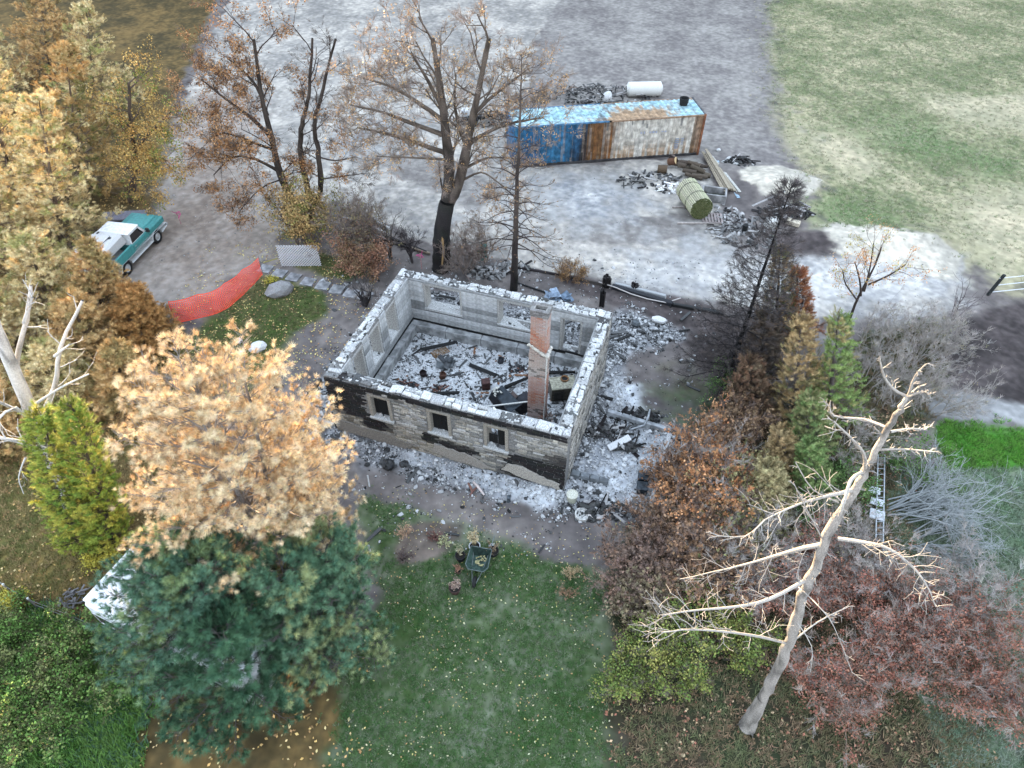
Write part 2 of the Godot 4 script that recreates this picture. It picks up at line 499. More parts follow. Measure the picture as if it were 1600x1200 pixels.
		"grass_left": [[Vector3(-23.27, 0, -10.72), Vector3(-16.07, 0, -10.27), Vector3(-13.2, 0, -9.41), Vector3(-11.02, 0, -7.92), Vector3(-10.06, 0, -3.97), Vector3(-18.43, 0, -3.97)]],
		"ash": [[Vector3(-9.05, 0, -18.53), Vector3(-8.15, 0, -20.66), Vector3(-5.86, 0, -26.89), Vector3(-4.44, 0, -26.89), Vector3(4.22, 0, -24.47), Vector3(5.38, 0, -25.41), Vector3(7.47, 0, -24.1), Vector3(8.19, 0, -23.12), Vector3(6.05, 0, -22.48), Vector3(4.97, 0, -21.86), Vector3(4.59, 0, -19.17), Vector3(6.64, 0, -17.44), Vector3(5.2, 0, -13.7), Vector3(2.09, 0, -13.83), Vector3(-0.94, 0, -14.44), Vector3(-3.62, 0, -15.25), Vector3(-5.92, 0, -16.1), Vector3(-8.17, 0, -17.44)]],
		"ash_white": [[Vector3(2.31, 0, -15.55), Vector3(4.16, 0, -18.11), Vector3(6.23, 0, -17.27), Vector3(5.02, 0, -14.11), Vector3(3.77, 0, -14.39)], [Vector3(4.55, 0, -21.86), Vector3(3.7, 0, -18.81), Vector3(4.85, 0, -18.46), Vector3(5.38, 0, -19.53)], [Vector3(-6.03, 0, -16.79), Vector3(-2.43, 0, -15.49), Vector3(-0.95, 0, -14.67), Vector3(1.87, 0, -14.11), Vector3(1.9, 0, -14.67), Vector3(-4.02, 0, -16.79)], [Vector3(-8.46, 0, -18.81), Vector3(-7.27, 0, -18.11), Vector3(-7.82, 0, -19.9)]],
		"thicket": [[Vector3(3.55, 0, -12.27), Vector3(6.22, 0, -14.96), Vector3(7.93, 0, -18.81), Vector3(10.57, 0, -18.81), Vector3(16.24, 0, -23.56), Vector3(20.48, 0, -24.47), Vector3(17.71, 0, -18.81), Vector3(15.07, 0, -16.79), Vector3(14, 0, -11.3), Vector3(16.08, 0, -9.1), Vector3(11.73, 0, -3.97), Vector3(2.51, 0, -3.97)]],
		"right_green": [[Vector3(6.82, 0, -21.86), Vector3(8.22, 0, -20.28), Vector3(9.25, 0, -18.81), Vector3(7.79, 0, -18.11), Vector3(6.46, 0, -19.53)], [Vector3(12.3, 0, -16.79), Vector3(15.57, 0, -16.79), Vector3(14.61, 0, -13.3), Vector3(11.83, 0, -12.52)]],
	}
	var L := [
		["forest", col(104, 84, 52), col(62, 54, 36), 0.5, 0.25],
		["litter", col(128, 104, 62), col(80, 78, 44), 0.5, 0.25],
		["grass_left", col(74, 98, 46), col(52, 66, 34), 0.6, 0.2],
		["field", col(92, 98, 68), col(152, 142, 114), 0.9, 0.35],
		["field_bare", col(172, 158, 132), col(136, 130, 106), 0.9, 0.5],
		["field_green", col(82, 100, 62), col(112, 116, 86), 0.9, 0.5],
		["lawn", col(50, 66, 34), col(98, 102, 84), 0.6, 0.2],
		["lawn_side", col(58, 72, 34), col(86, 84, 54), 0.8, 0.25],
		["side_bare", col(100, 90, 66), col(74, 78, 46), 0.9, 0.4],
		["thicket", col(54, 46, 36), col(48, 54, 36), 0.6, 0.3],
		["right_green", col(52, 76, 40), col(74, 70, 56), 0.9, 0.4],
		["grass_grey", col(84, 100, 74), col(112, 116, 100), 0.5, 0.2],
		["grass_bright", col(60, 112, 36), col(70, 98, 46), 0.6, 0.2],
		["oval", col(112, 100, 91), col(84, 76, 69), 0.35, 0.12],
		["lawn_bare", col(104, 100, 90), col(78, 82, 66), 0.7, 0.3],
		["far_dirt", col(132, 126, 120), col(104, 98, 95), 0.9, 0.3],
		["drive", col(162, 154, 144), col(120, 115, 110), 0.6, 0.14],
		["gravel", col(120, 107, 97), col(144, 133, 124), 0.7, 0.4],
		["patch", col(104, 98, 94), col(128, 122, 116), 0.6, 0.2],
		["smear", col(100, 101, 105), col(150, 147, 143), 1.0, 0.5],
		["pale", col(176, 171, 164), col(132, 129, 127), 1.0, 0.5],
		["dark_soil", col(50, 45, 44), col(80, 72, 70), 0.6, 0.25],
		["pale_strip", col(140, 138, 136), col(112, 110, 108), 0.8, 0.3],
		["sand", col(184, 174, 158), col(150, 143, 131), 0.75, 0.14],
		["ash", col(165, 165, 166), col(90, 88, 89), 0.9, 0.35],
		["ash_white", col(212, 213, 214), col(140, 141, 144), 1.1, 0.3],
	]
	for k in P:
		masks[k] = polygon_mask(P[k], 7 if k in ["field", "far_dirt", "field_green", "field_bare", "lawn_bare", "smear", "pale", "right_green", "side_bare", "gravel"] else 2)
	var W := 1280
	var H := 1066
	var f := FastNoiseLite.new()
	f.seed = 31
	f.frequency = 0.055
	f.fractal_octaves = 5
	var rag := f.get_image(W, H).get_data()
	f.seed = 77
	f.frequency = 0.016
	var big := f.get_image(W, H).get_data()
	f.seed = 78
	f.frequency = 0.22
	var tiny := f.get_image(W, H).get_data()
	var px := PackedByteArray()
	px.resize(W * H * 3)
	for i in W * H:
		var t := clampf(((big[i] + rag[i]) / 510.0 - 0.5) * 2.4 + 0.5, 0, 1)
		px[i * 3] = int(lerpf(84, 112, t))
		px[i * 3 + 1] = int(lerpf(78, 104, t))
		px[i * 3 + 2] = int(lerpf(76, 99, t))
	for q in L:
		var im: Image = masks[q[0]].duplicate()
		var used: Rect2i = Rect2i(0, 0, MW, MH)
		im.resize(W, H, Image.INTERPOLATE_BILINEAR)
		var mk := im.get_data()
		var amp: float = q[3]
		var soft: float = q[4] + 0.03
		var a: Color = q[1]
		var b: Color = q[2]
		for i in W * H:
			if mk[i] < 8:
				continue
			var w := smoothstep(0.5 - soft, 0.5 + soft, mk[i] / 255.0 + (rag[i] / 255.0 - 0.5) * amp)
			if w <= 0.0:
				continue
			var t := clampf(((big[i] * 0.4 + rag[i] * 0.3 + tiny[i] * 0.3) / 255.0 - 0.5) * 3.6 + 0.5, 0, 1)
			var k := i * 3
			px[k] = int(lerpf(px[k], lerpf(a.r, b.r, t), w))
			px[k + 1] = int(lerpf(px[k + 1], lerpf(a.g, b.g, t), w))
			px[k + 2] = int(lerpf(px[k + 2], lerpf(a.b, b.b, t), w))
	var img := Image.create_from_data(W, H, false, Image.FORMAT_RGB8, px)
	wheel_tracks(img)
	var m := StandardMaterial3D.new()
	m.albedo_texture = ImageTexture.create_from_image(img)
	m.roughness = 0.95
	m.metallic_specular = 0.2
	m.detail_enabled = true
	m.detail_blend_mode = BaseMaterial3D.BLEND_MODE_MUL
	m.detail_uv_layer = BaseMaterial3D.DETAIL_UV_2
	m.detail_albedo = noise_tex(1024, 0.012, 0.78, 1.0, 6, 12)
	M.ground = m
	# one sheet, cut into the pieces of the setting along its cells
	var parts := {"ground": [], "driveway": [], "lawn": [], "field": []}
	var cs := 0.5
	var nx := int(GW / cs)
	var nz := int(GD / cs)
	for j in nz:
		for i in nx:
			var x := GX0 + (i + 0.5) * cs
			var z := GZ0 + (j + 0.5) * cs
			var which := "ground"
			if at_mask("drive", x, z) > 0.5:
				which = "driveway"
			elif at_mask("lawn", x, z) > 0.5 or at_mask("lawn_side", x, z) > 0.5:
				which = "lawn"
			elif at_mask("field", x, z) > 0.5:
				which = "field"
			parts[which].append(Vector2i(i, j))
	for which in parts:
		var v := PackedVector3Array()
		var n := PackedVector3Array()
		var uv := PackedVector2Array()
		var uv2 := PackedVector2Array()
		var ix := PackedInt32Array()
		var cells := {}
		for q in parts[which]:
			var id := []
			for d in [Vector2i(0, 0), Vector2i(1, 0), Vector2i(1, 1), Vector2i(0, 1)]:
				var key: Vector2i = q + d
				if not cells.has(key):
					cells[key] = v.size()
					var x: float = GX0 + key.x * cs
					var z: float = GZ0 + key.y * cs
					var edge: bool = key.x == 0 or key.y == 0 or key.x == nx or key.y == nz
					v.append(Vector3(x, 0.0 if edge else gh(x, z), z))
					n.append(Vector3(gh(x - 0.2, z) - gh(x + 0.2, z), 0.4, gh(x, z - 0.2) - gh(x, z + 0.2)).normalized())
					uv.append(Vector2((x - GX0) / GW, (z - GZ0) / GD))
					uv2.append(Vector2(x, z) * 0.13)
				id.append(cells[key])
			for k in [0, 1, 2, 0, 2, 3]:
				ix.append(id[k])
		if which == "ground":  # on to the horizon
			var far := 600.0
			for e in [[Vector2(-far, -far), Vector2(far, GZ0)], [Vector2(-far, GZ0 + GD), Vector2(far, far)], [Vector2(-far, GZ0), Vector2(GX0, GZ0 + GD)], [Vector2(GX0 + GW, GZ0), Vector2(far, GZ0 + GD)]]:
				var k := v.size()
				for p in [Vector2(e[0].x, e[0].y), Vector2(e[1].x, e[0].y), e[1], Vector2(e[0].x, e[1].y)]:
					v.append(Vector3(p.x, 0, p.y))
					n.append(Vector3.UP)
					uv.append(Vector2(clampf((p.x - GX0) / GW, 0.002, 0.998), clampf((p.y - GZ0) / GD, 0.002, 0.998)))
					uv2.append(p * 0.13)
				for d in [0, 1, 2, 0, 2, 3]:
					ix.append(k + d)
		var a := []
		a.resize(Mesh.ARRAY_MAX)
		a[Mesh.ARRAY_VERTEX] = v
		a[Mesh.ARRAY_NORMAL] = n
		a[Mesh.ARRAY_TEX_UV] = uv
		a[Mesh.ARRAY_TEX_UV2] = uv2
		a[Mesh.ARRAY_INDEX] = ix
		var am := ArrayMesh.new()
		am.add_surface_from_arrays(Mesh.PRIMITIVE_TRIANGLES, a)
		var o := MeshInstance3D.new()
		o.name = which
		o.mesh = am
		o.material_override = M.ground
		add_child(o)
		var lab: String = {"ground": "bare scorched soil, leaf litter and thicket floor round the burnt house", "driveway": "pale dusty gravel yard and driveway behind the burnt house", "lawn": "patchy dark green lawn with fallen leaves beside the burnt house", "field": "open field of thin yellowed grass beyond the sand heaps"}[which]
		o.set_meta("label", lab)
		o.set_meta("kind", "structure")

# worn lines in the yard's dust
func wheel_tracks(img: Image) -> void:
	var g := RandomNumberGenerator.new()
	g.seed = 5
	for k in 46:
		var p := Vector2(g.randf_range(-8, 18), g.randf_range(-40, -26))
		var a := g.randf_range(-0.35, 0.25) + (PI if g.randf() < 0.5 else 0.0)
		var t := g.randf_range(-10, 10)
		var len := g.randi_range(20, 70)
		for s in len:
			a += g.randf_range(-0.06, 0.06)
			p += Vector2(cos(a), sin(a)) * 0.09
			if at_mask("drive", p.x, p.y) < 0.6 or at_mask("gravel", p.x, p.y) > 0.3:
				break
			var x := int((p.x - GX0) / GW * img.get_width())
			var y := int((p.y - GZ0) / GD * img.get_height())
			if x < 2 or y < 2 or x > img.get_width() - 3 or y > img.get_height() - 3:
				break
			for dx in 2:
				var c := img.get_pixel(x, y + dx)
				var f := 1.0 + t * 0.011 * sin(PI * s / len)
				img.set_pixel(x, y + dx, Color(c.r * f, c.g * f, c.b * f))

	# ruts of tyres, two and two
	var runs := [[Vector2(-16, -26), Vector2(-17, -34), Vector2(-12, -42), Vector2(-6, -52), Vector2(-2, -66)], [Vector2(-17, -26), Vector2(-15, -38), Vector2(-4, -42), Vector2(8, -36), Vector2(22, -27)], [Vector2(-15, -48), Vector2(-2, -37), Vector2(8, -31), Vector2(24, -28)], [Vector2(-10, -60), Vector2(-6, -46), Vector2(4, -38), Vector2(11, -30)], [Vector2(0, -31), Vector2(9, -28.5), Vector2(20, -27), Vector2(28, -28)], [Vector2(-5, -44), Vector2(1, -34), Vector2(6, -30)]]
	for r in runs:
		var cv := Curve2D.new()
		for i in r.size():
			var tn: Vector2 = (r[mini(i + 1, r.size() - 1)] - r[maxi(i - 1, 0)]) * 0.2
			cv.add_point(r[i], -tn, tn)
		var len := cv.get_baked_length()
		var sh := g.randf_range(-0.13, 0.10)
		for i in int(len / 0.08):
			var p := cv.sample_baked(i * 0.08)
			var q := cv.sample_baked(i * 0.08 + 0.2)
			var nrm := (q - p).normalized().orthogonal()
			for side in [-0.75, 0.75]:
				for w in 3:
					var s: Vector2 = p + nrm * (side + (w - 1) * 0.085)
					if at_mask("drive", s.x, s.y) < 0.5:
						continue
					var x := int((s.x - GX0) / GW * img.get_width())
					var y := int((s.y - GZ0) / GD * img.get_height())
					if x < 1 or y < 1 or x >= img.get_width() or y >= img.get_height():
						continue
					var c := img.get_pixel(x, y)
					var f := 1.0 + sh * (1.0 if w == 1 else 0.4) * clampf(0.6 + hn.get_noise_2d(s.x * 4, s.y * 4), 0, 1) * 0.5
					img.set_pixel(x, y, Color(c.r * f, c.g * f, c.b * f))

# the bluff behind the place, beyond the top of the picture, whose shade lies over the yard
func make_hill() -> void:
	var m := Mesher.new()
	var crest := Curve.new()
	crest.min_value = 0.0
	crest.max_value = 60.0
	crest.max_domain = 320.0
	for p in [[0, 4], [14, 17], [22, 20], [30, 23], [36, 27], [42, 31], [50, 34], [80, 37], [160, 38], [260, 30], [319, 0]]:
		crest.add_point(Vector2(p[0], p[1]), 0, 0, Curve.TANGENT_LINEAR, Curve.TANGENT_LINEAR)
	var prof := [0.0, 0.34, 0.72, 0.93, 1.0, 0.94, 0.66, 0.28, 0.0]
	var rows := []
	for j in 9:
		var row := []
		for i in 129:
			var x := -92.0 + i * 2.5
			row.append(Vector3(x, -0.2 + (crest.sample(i * 2.5) + hn.get_noise_2d(x, 50.0) * 0.8) * prof[j], -82.0 - j * 6.5))
		rows.append(row)
	for j in 8:
		for i in 128:
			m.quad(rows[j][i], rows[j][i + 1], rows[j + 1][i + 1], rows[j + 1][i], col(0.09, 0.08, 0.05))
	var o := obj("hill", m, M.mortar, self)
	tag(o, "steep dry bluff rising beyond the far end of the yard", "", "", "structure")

# ---------------------------------------------------------------- the burnt stone house
const HL := 9.4
const HWD := 6.93
const HT := 3.1
const TH := 0.46

func soot(s: float, h: float) -> float:  # 0 clean .. 1 black, over the front wall seen from outside
	var n := hn.get_noise_2d(s * 5.0, h * 9.0)
	var d := 0.0
	d = maxf(d, (1.0 - smoothstep(1.9, 2.6, s)) * smoothstep(0.95, 1.45, h + s * 0.1 + n * 0.4))
	d = maxf(d, smoothstep(2.66, 2.86, h + n * 0.25))
	for w in [[1.9, 1.0, 0.7], [4.1, 1.1, 0.45], [4.95, 0.8, 0.4], [5.6, 0.75, 0.5]]:
		d = maxf(d, 1.0 - smoothstep(0.5, 1.1, Vector2((s - w[0]) / w[2], (h - w[1]) / 0.45).length() + n * 0.5))
	d = maxf(d, smoothstep(6.2, 7.6, s + n * 0.8) * (1.0 - smoothstep(1.2, 2.0, h + n * 0.5)) * 1.0)
	d = maxf(d, smoothstep(8.4, 9.2, s + n * 0.8) * (1.0 - smoothstep(1.6, 2.5, h)) * 0.8)
	return clampf(d + n * 0.15, 0, 1)

# a wall along +x from 0, outer face at z = 0, inside at z = -TH; openings are [from, to, sill, head]
func wall_mesh(length: float, top: float, openings: Array) -> Mesher:
	var m := Mesher.new()
	var c := col(0.20, 0.195, 0.185)
	var at := 0.0
	for o in openings + [[length, length, 0, 0]]:
		if o[0] > at:
			m.box(T(Vector3((at + o[0]) / 2, top / 2, -TH / 2)), Vector3(o[0] - at, top, TH), c)
		if o[1] > o[0]:
			m.box(T(Vector3((o[0] + o[1]) / 2, o[2] / 2, -TH / 2)), Vector3(o[1] - o[0], o[2], TH), c)
			m.box(T(Vector3((o[0] + o[1]) / 2, (o[3] + top) / 2, -TH / 2)), Vector3(o[1] - o[0], top - o[3], TH), c)
		at = o[1]
	return m

func build_wall(house: Node3D, at: Transform3D, length: float, openings: Array, which: String) -> void:
	var inset := TH if which in ["front", "back"] else 0.0
	var top := HT - 0.06
	var w := obj("wall", wall_mesh(length, top, openings), M.mortar, house, at)
	w.set_meta("label", {"front": "soot-streaked front wall of thin ledge stones with three small windows", "back": "pale board-marked back wall with two wide windows and a doorway", "left": "left side wall with three narrow windows", "right": "blank right side wall of rough fieldstone"}[which])
	# facing stones outside, in courses
	var m := Mesher.new()
	var h := 0.02
	while h < top - 0.04:
		var ch := R.randf_range(0.075, 0.15)
		ch = minf(ch, top - h)
		var s := 0.0
		while s < length - 0.02:
			var l := minf(R.randf_range(0.14, 0.46), length - s)
			var ok := true
			for o in openings:
				if s + l > o[0] - 0.13 and s < o[1] + 0.13 and h + ch > o[2] - 0.16 and h < o[3] + 0.12:
					ok = false
			if ok and l > 0.06:
				var base := R.randf_range(0.20, 0.46)
				var tint := R.randf()
				var c := col(base, base * lerpf(0.90, 0.97, tint), base * lerpf(0.74, 0.92, tint))
				if which == "front":
					var d := soot(s + l / 2, h + ch / 2)
					c = c.lerp(col(0.012, 0.011, 0.011), clampf(d * 1.15, 0, 0.97))
					if h < 1.2 and s < 4.0:
						c = c.lerp(col(c.r * 0.8, c.g * 0.72, c.b * 0.62), 0.6)
				elif which == "right":
					c = c.lerp(col(base * 0.75, base * 0.68, base * 0.6), 0.5)
					if hn.get_noise_2d(s * 3.0, h * 4.0 + 40.0) > 0.3:
						c = c.lerp(col(0.03, 0.03, 0.03), 0.7)
				var out := R.randf_range(0.004, 0.05)
				m.cbox(T(Vector3(s + l / 2, h + ch / 2, out - 0.04), Basis.from_euler(Vector3(R.randf_range(-.06, .06), R.randf_range(-.05, .05), R.randf_range(-.04, .04)))), Vector3(l - 0.012, ch - 0.012, 0.09), 0.014, c, 0.008, R)
			s += l
		h += ch
	var fs := obj("facing_stones", m, M.stone, w)
	fs.set_meta("kind", "stuff")
	# loose capstones along the top
	var s := 0.05
	while s < length - 0.1:
		var l := R.randf_range(0.22, 0.55)
		l = minf(l, length - s)
		var two := R.randf() < 0.45
		for k in (2 if two else 1):
			if R.randf() < 0.07:
				continue
			var dp := (TH / 2 if two else TH) - 0.02
			var z := -TH / 2 if not two else -TH * (0.25 + 0.5 * k)
			var base := R.randf_range(0.36, 0.62) if R.randf() < 0.86 else R.randf_range(0.05, 0.2)
			if which == "front" and (s < 2.6) and R.randf() < 0.6:
				base *= 0.35
			var hh := R.randf_range(0.03, 0.11)
			var mm := Mesher.new()
			mm.cbox(T(Vector3.ZERO), Vector3(l - 0.02, hh, dp * R.randf_range(0.8, 1.02)), 0.025, col(base, base * 0.985, base * 0.96), 0.025, R)
			obj("capstone", mm, M.stone, w, Transform3D(Basis.from_euler(Vector3(R.randf_range(-.09, .09), R.randf_range(-.12, .12), R.randf_range(-.06, .06))), Vector3(s + l / 2, top + hh * 0.42, z + R.randf_range(-0.02, 0.02))))
		s += l
	# crumbs of stone and ash between them
	var cr := Mesher.new()
	for k in int(length * 26):
		var rs := R.randf_range(0.03, 0.12)
		var tt := R.randf_range(0.38, 0.62) if R.randf() < 0.8 else 0.04
		cr.rock(T(Vector3(R.randf_range(0.03, length - 0.03), top + R.randf_range(0.02, 0.09), -R.randf_range(0.03, TH - 0.03)), rot()), Vector3(rs * 1.5, rs * 0.8, rs), 0.3, R, col(tt, tt, tt * 0.98))
	var co := obj("stone_crumbs", cr, M.stone, w)
	co.set_meta("kind", "stuff")
	# boards of concrete inside, with the marks of the formwork between them
	var row := 0.82
	while row < top - 0.02:
		var rh := minf(R.randf_range(0.24, 0.30), top - row)
		var cuts := [[inset + 0.03, length - inset - 0.03]]
		for o in openings:
			if row + rh > o[2] - 0.02 and row < o[3] + 0.02:
				var nxt := []
				for q in cuts:
					if o[1] + 0.1 < q[0] or o[0] - 0.1 > q[1]:
						nxt.append(q)
					else:
						if o[0] - 0.1 - q[0] > 0.05: nxt.append([q[0], o[0] - 0.1])
						if q[1] - o[1] - 0.1 > 0.05: nxt.append([o[1] + 0.1, q[1]])
				cuts = nxt
		for q in cuts:
			var mm := Mesher.new()
			var b := R.randf_range(0.30, 0.42)
			var dark := hn.get_noise_2d(q[0] * 1.3 + 9.0, row * 3.0)
			if dark > 0.15:
				b *= 0.6
			if row < 1.0:
				b *= 0.75
			var cc := col(b, b * 1.0, b * 0.98)
			mm.cbox(T(Vector3.ZERO), Vector3(q[1] - q[0], rh - 0.012, 0.05), 0.008, cc)
			obj("wall_board", mm, M.board, w, T(Vector3((q[0] + q[1]) / 2, row + rh / 2, -TH - 0.02 + R.randf_range(-0.006, 0.006))))
		row += rh
	# charred joist pocket and the ledge below it
	var mj := Mesher.new()
	var jx := inset + 0.03
	while jx < length - inset - 0.1:
		var jl := minf(R.randf_range(0.3, 0.9), length - inset - 0.04 - jx)
		mj.box(T(Vector3(jx + jl / 2, 0.77 + R.randf_range(-0.02, 0.02), -TH - R.randf_range(0.0, 0.025))), Vector3(jl, R.randf_range(0.07, 0.13), 0.06), col(0.012, 0.012, 0.013), 0.012, R)
		jx += jl * 0.97
	obj("charred_sill_beam", mj, M.char, w)
	if which in ["back", "left"]:
		var x0 := inset + (0.01 if which == "back" else 0.32)
		var seg := (length - 2 * inset - (0.02 if which == "back" else 0.34)) / 5.0
		for k in 5:
			var ml := Mesher.new()
			var b := R.randf_range(0.27, 0.36)
			ml.cbox(T(Vector3.ZERO), Vector3(seg - 0.008, 0.66, 0.3), 0.02, col(b, b, b * 0.98), 0.008, R)
			obj("foundation_ledge", ml, M.concrete, w, T(Vector3(x0 + seg * (k + 0.5), 0.35, -TH - 0.152)))
	if which == "front":  # burnt boards left in the openings
		for i in openings.size():
			var o: Array = openings[i]
			var nb := 4
			for k in nb:
				var mm := Mesher.new()
				var bw: float = (o[1] - o[0] - 0.02) / nb
				var bh: float = o[3] - o[2] - 0.02
				if i == 2 and k < 2:
					bh *= 0.45
				mm.cbox(T(Vector3.ZERO), Vector3(bw - 0.006, bh, 0.03), 0.005, col(0.013, 0.012, 0.013), 0.012, R)
				obj("charred_board", mm, M.char, w, T(Vector3(o[0] + 0.01 + bw * (k + 0.5), o[2] + 0.01 + bh / 2, -TH * 0.4)))
	# cast surrounds of the openings
	for o in openings:
		var mm := Mesher.new()
		var oc := col(0.40, 0.385, 0.36) if which != "front" else col(0.30, 0.27, 0.225)
		var jw := 0.12
		for sd in [o[0] - jw / 2 + 0.004, o[1] + jw / 2 - 0.004]:
			mm.cbox(T(Vector3(sd, (o[2] + o[3]) / 2 + 0.01, -TH / 2 + 0.005)), Vector3(jw, o[3] - o[2] + 0.02, TH + (0.09 if which == "front" else 0.03)), 0.012, oc, 0.006, R)
		mm.cbox(T(Vector3((o[0] + o[1]) / 2, o[3] + 0.055, -TH / 2 + 0.005)), Vector3(o[1] - o[0] + 2 * jw - 0.01, 0.11, TH + 0.084), 0.012, oc * 0.85, 0.008, R)
		mm.cbox(T(Vector3((o[0] + o[1]) / 2, o[2] - 0.055, -TH / 2 + 0.03)), Vector3(o[1] - o[0] + 2 * jw + 0.04, 0.12, TH + 0.14), 0.018, col(0.46, 0.455, 0.44), 0.012, R)
		# ash and crumbs lying on the sill
		for k in 9:
			var rs := R.randf_range(0.04, 0.13)
			var sb := R.randf_range(0.3, 0.62) if R.randf() < 0.75 else 0.04
			mm.rock(T(Vector3(R.randf_range(o[0] + 0.05, o[1] - 0.05), o[2] + 0.015, -R.randf_range(0.05, TH - 0.05)), rot()), Vector3(rs * 1.4, rs * 0.7, rs), 0.25, R, col(sb, sb, sb * 0.98))
		obj("window_surround", mm, M.stone, w)

func make_house() -> void:
	var house := thing("burnt_stone_house", "roofless burnt-out stone house shell, four soot-stained walls around grey ash", "house", Vector3(-1.44, 0, -19.55), -0.3205)
	build_wall(house, T(Vector3(-HL / 2, 0, HWD / 2)), HL, [[1.85, 2.55, 1.5, 2.6], [4.22, 4.92, 1.5, 2.6], [6.42, 7.12, 1.5, 2.6]], "front")
	build_wall(house, Transform3D(Basis(Vector3.UP, PI), Vector3(HL / 2, 0, -HWD / 2)), HL, [[1.2, 1.96, 0.74, 2.57], [3.15, 4.74, 1.56, 2.82], [6.55, 8.14, 1.56, 2.82]], "back")
	build_wall_side(house, Transform3D(Basis(Vector3.UP, -PI / 2), Vector3(-HL / 2, 0, -HWD / 2)), "left")
	build_wall_side(house, Transform3D(Basis(Vector3.UP, PI / 2), Vector3(HL / 2, 0, HWD / 2)), "right")
	var m := Mesher.new()
	var fw := HL - 2 * TH - 0.02
	var fd := HWD - 2 * TH - 0.02
	var nx := 118
	var nz := 82
	for q in nz:
		for p in nx:
			var cs := []
			for e in [Vector2(p, q + 1), Vector2(p + 1, q + 1), Vector2(p + 1, q), Vector2(p, q)]:
				cs.append(Vector3(-fw / 2 + fw * e.x / nx, ash_height(-fw / 2 + fw * e.x / nx, -fd / 2 + fd * e.y / nz), -fd / 2 + fd * e.y / nz))
			var x: float = cs[0].x
			var z: float = cs[0].z
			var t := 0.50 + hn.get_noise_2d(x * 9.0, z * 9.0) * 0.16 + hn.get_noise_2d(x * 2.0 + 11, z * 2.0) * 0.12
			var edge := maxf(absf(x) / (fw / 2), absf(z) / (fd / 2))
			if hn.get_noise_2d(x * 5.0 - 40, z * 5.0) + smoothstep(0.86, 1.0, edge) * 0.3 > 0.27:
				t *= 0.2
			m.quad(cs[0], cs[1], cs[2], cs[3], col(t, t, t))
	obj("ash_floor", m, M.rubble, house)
	# peeling slabs of render on the foot of the front wall
	for q in [[[Vector2(0.15, 0.25), Vector2(0.3, 0.8), Vector2(1.2, 0.7), Vector2(2.2, 0.72), Vector2(2.7, 0.5), Vector2(3.5, 0.42), Vector2(3.0, 0.1), Vector2(1.2, 0.12)], 0.20],
			[[Vector2(4.15, 0.35), Vector2(4.3, 0.82), Vector2(5.0, 0.78), Vector2(5.6, 0.7), Vector2(6.5, 0.28), Vector2(6.2, 0.12), Vector2(5.2, 0.16), Vector2(4.6, 0.28)], 0.30],
			[[Vector2(7.0, 0.4), Vector2(7.25, 0.86), Vector2(7.9, 0.84), Vector2(8.6, 0.55), Vector2(9.25, 0.4), Vector2(9.2, 0.1), Vector2(8.0, 0.2)], 0.38]]:
		var mp := Mesher.new()
		var pl := PackedVector2Array()
		for i in q[0].size():  # ragged outline
			var a: Vector2 = q[0][i]
			var b: Vector2 = q[0][(i + 1) % q[0].size()]
			for k in 4:
				pl.append(a.lerp(b, k / 4.0) + Vector2(R.randf_range(-.05, .05), R.randf_range(-.05, .05)))
		mp.prism(pl, 0.06, T(Vector3(0, 0, 0.10)), col(q[1], q[1] * 0.9, q[1] * 0.78))
		obj("render_patch", mp, M.stone, house, T(Vector3(-HL / 2, 0, HWD / 2)))
	make_chimney(house)
	make_inside(house)

func ash_height(x: float, z: float) -> float:
	return 0.2 + hn.get_noise_2d(x * 1.1 + 30, z * 1.1) * 0.10 + hn.get_noise_2d(x * 6.0, z * 6.0) * 0.05

func build_wall_side(house: Node3D, at: Transform3D, which: String) -> void:
	# side walls fit between the front and the back wall
	var o := []
	if which == "left":  # runs from the back to the front
		o = [[1.92, 2.67, 1.2, 2.8], [3.42, 4.2, 1.2, 2.8], [4.87, 5.62, 1.2, 2.8]]
	var inner := at * T(Vector3(TH, 0, 0))
	var oo := []
	for q in o:
		oo.append([q[0] - TH, q[1] - TH, q[2], q[3]])
	build_wall(house, inner, HWD - 2 * TH, oo, which)

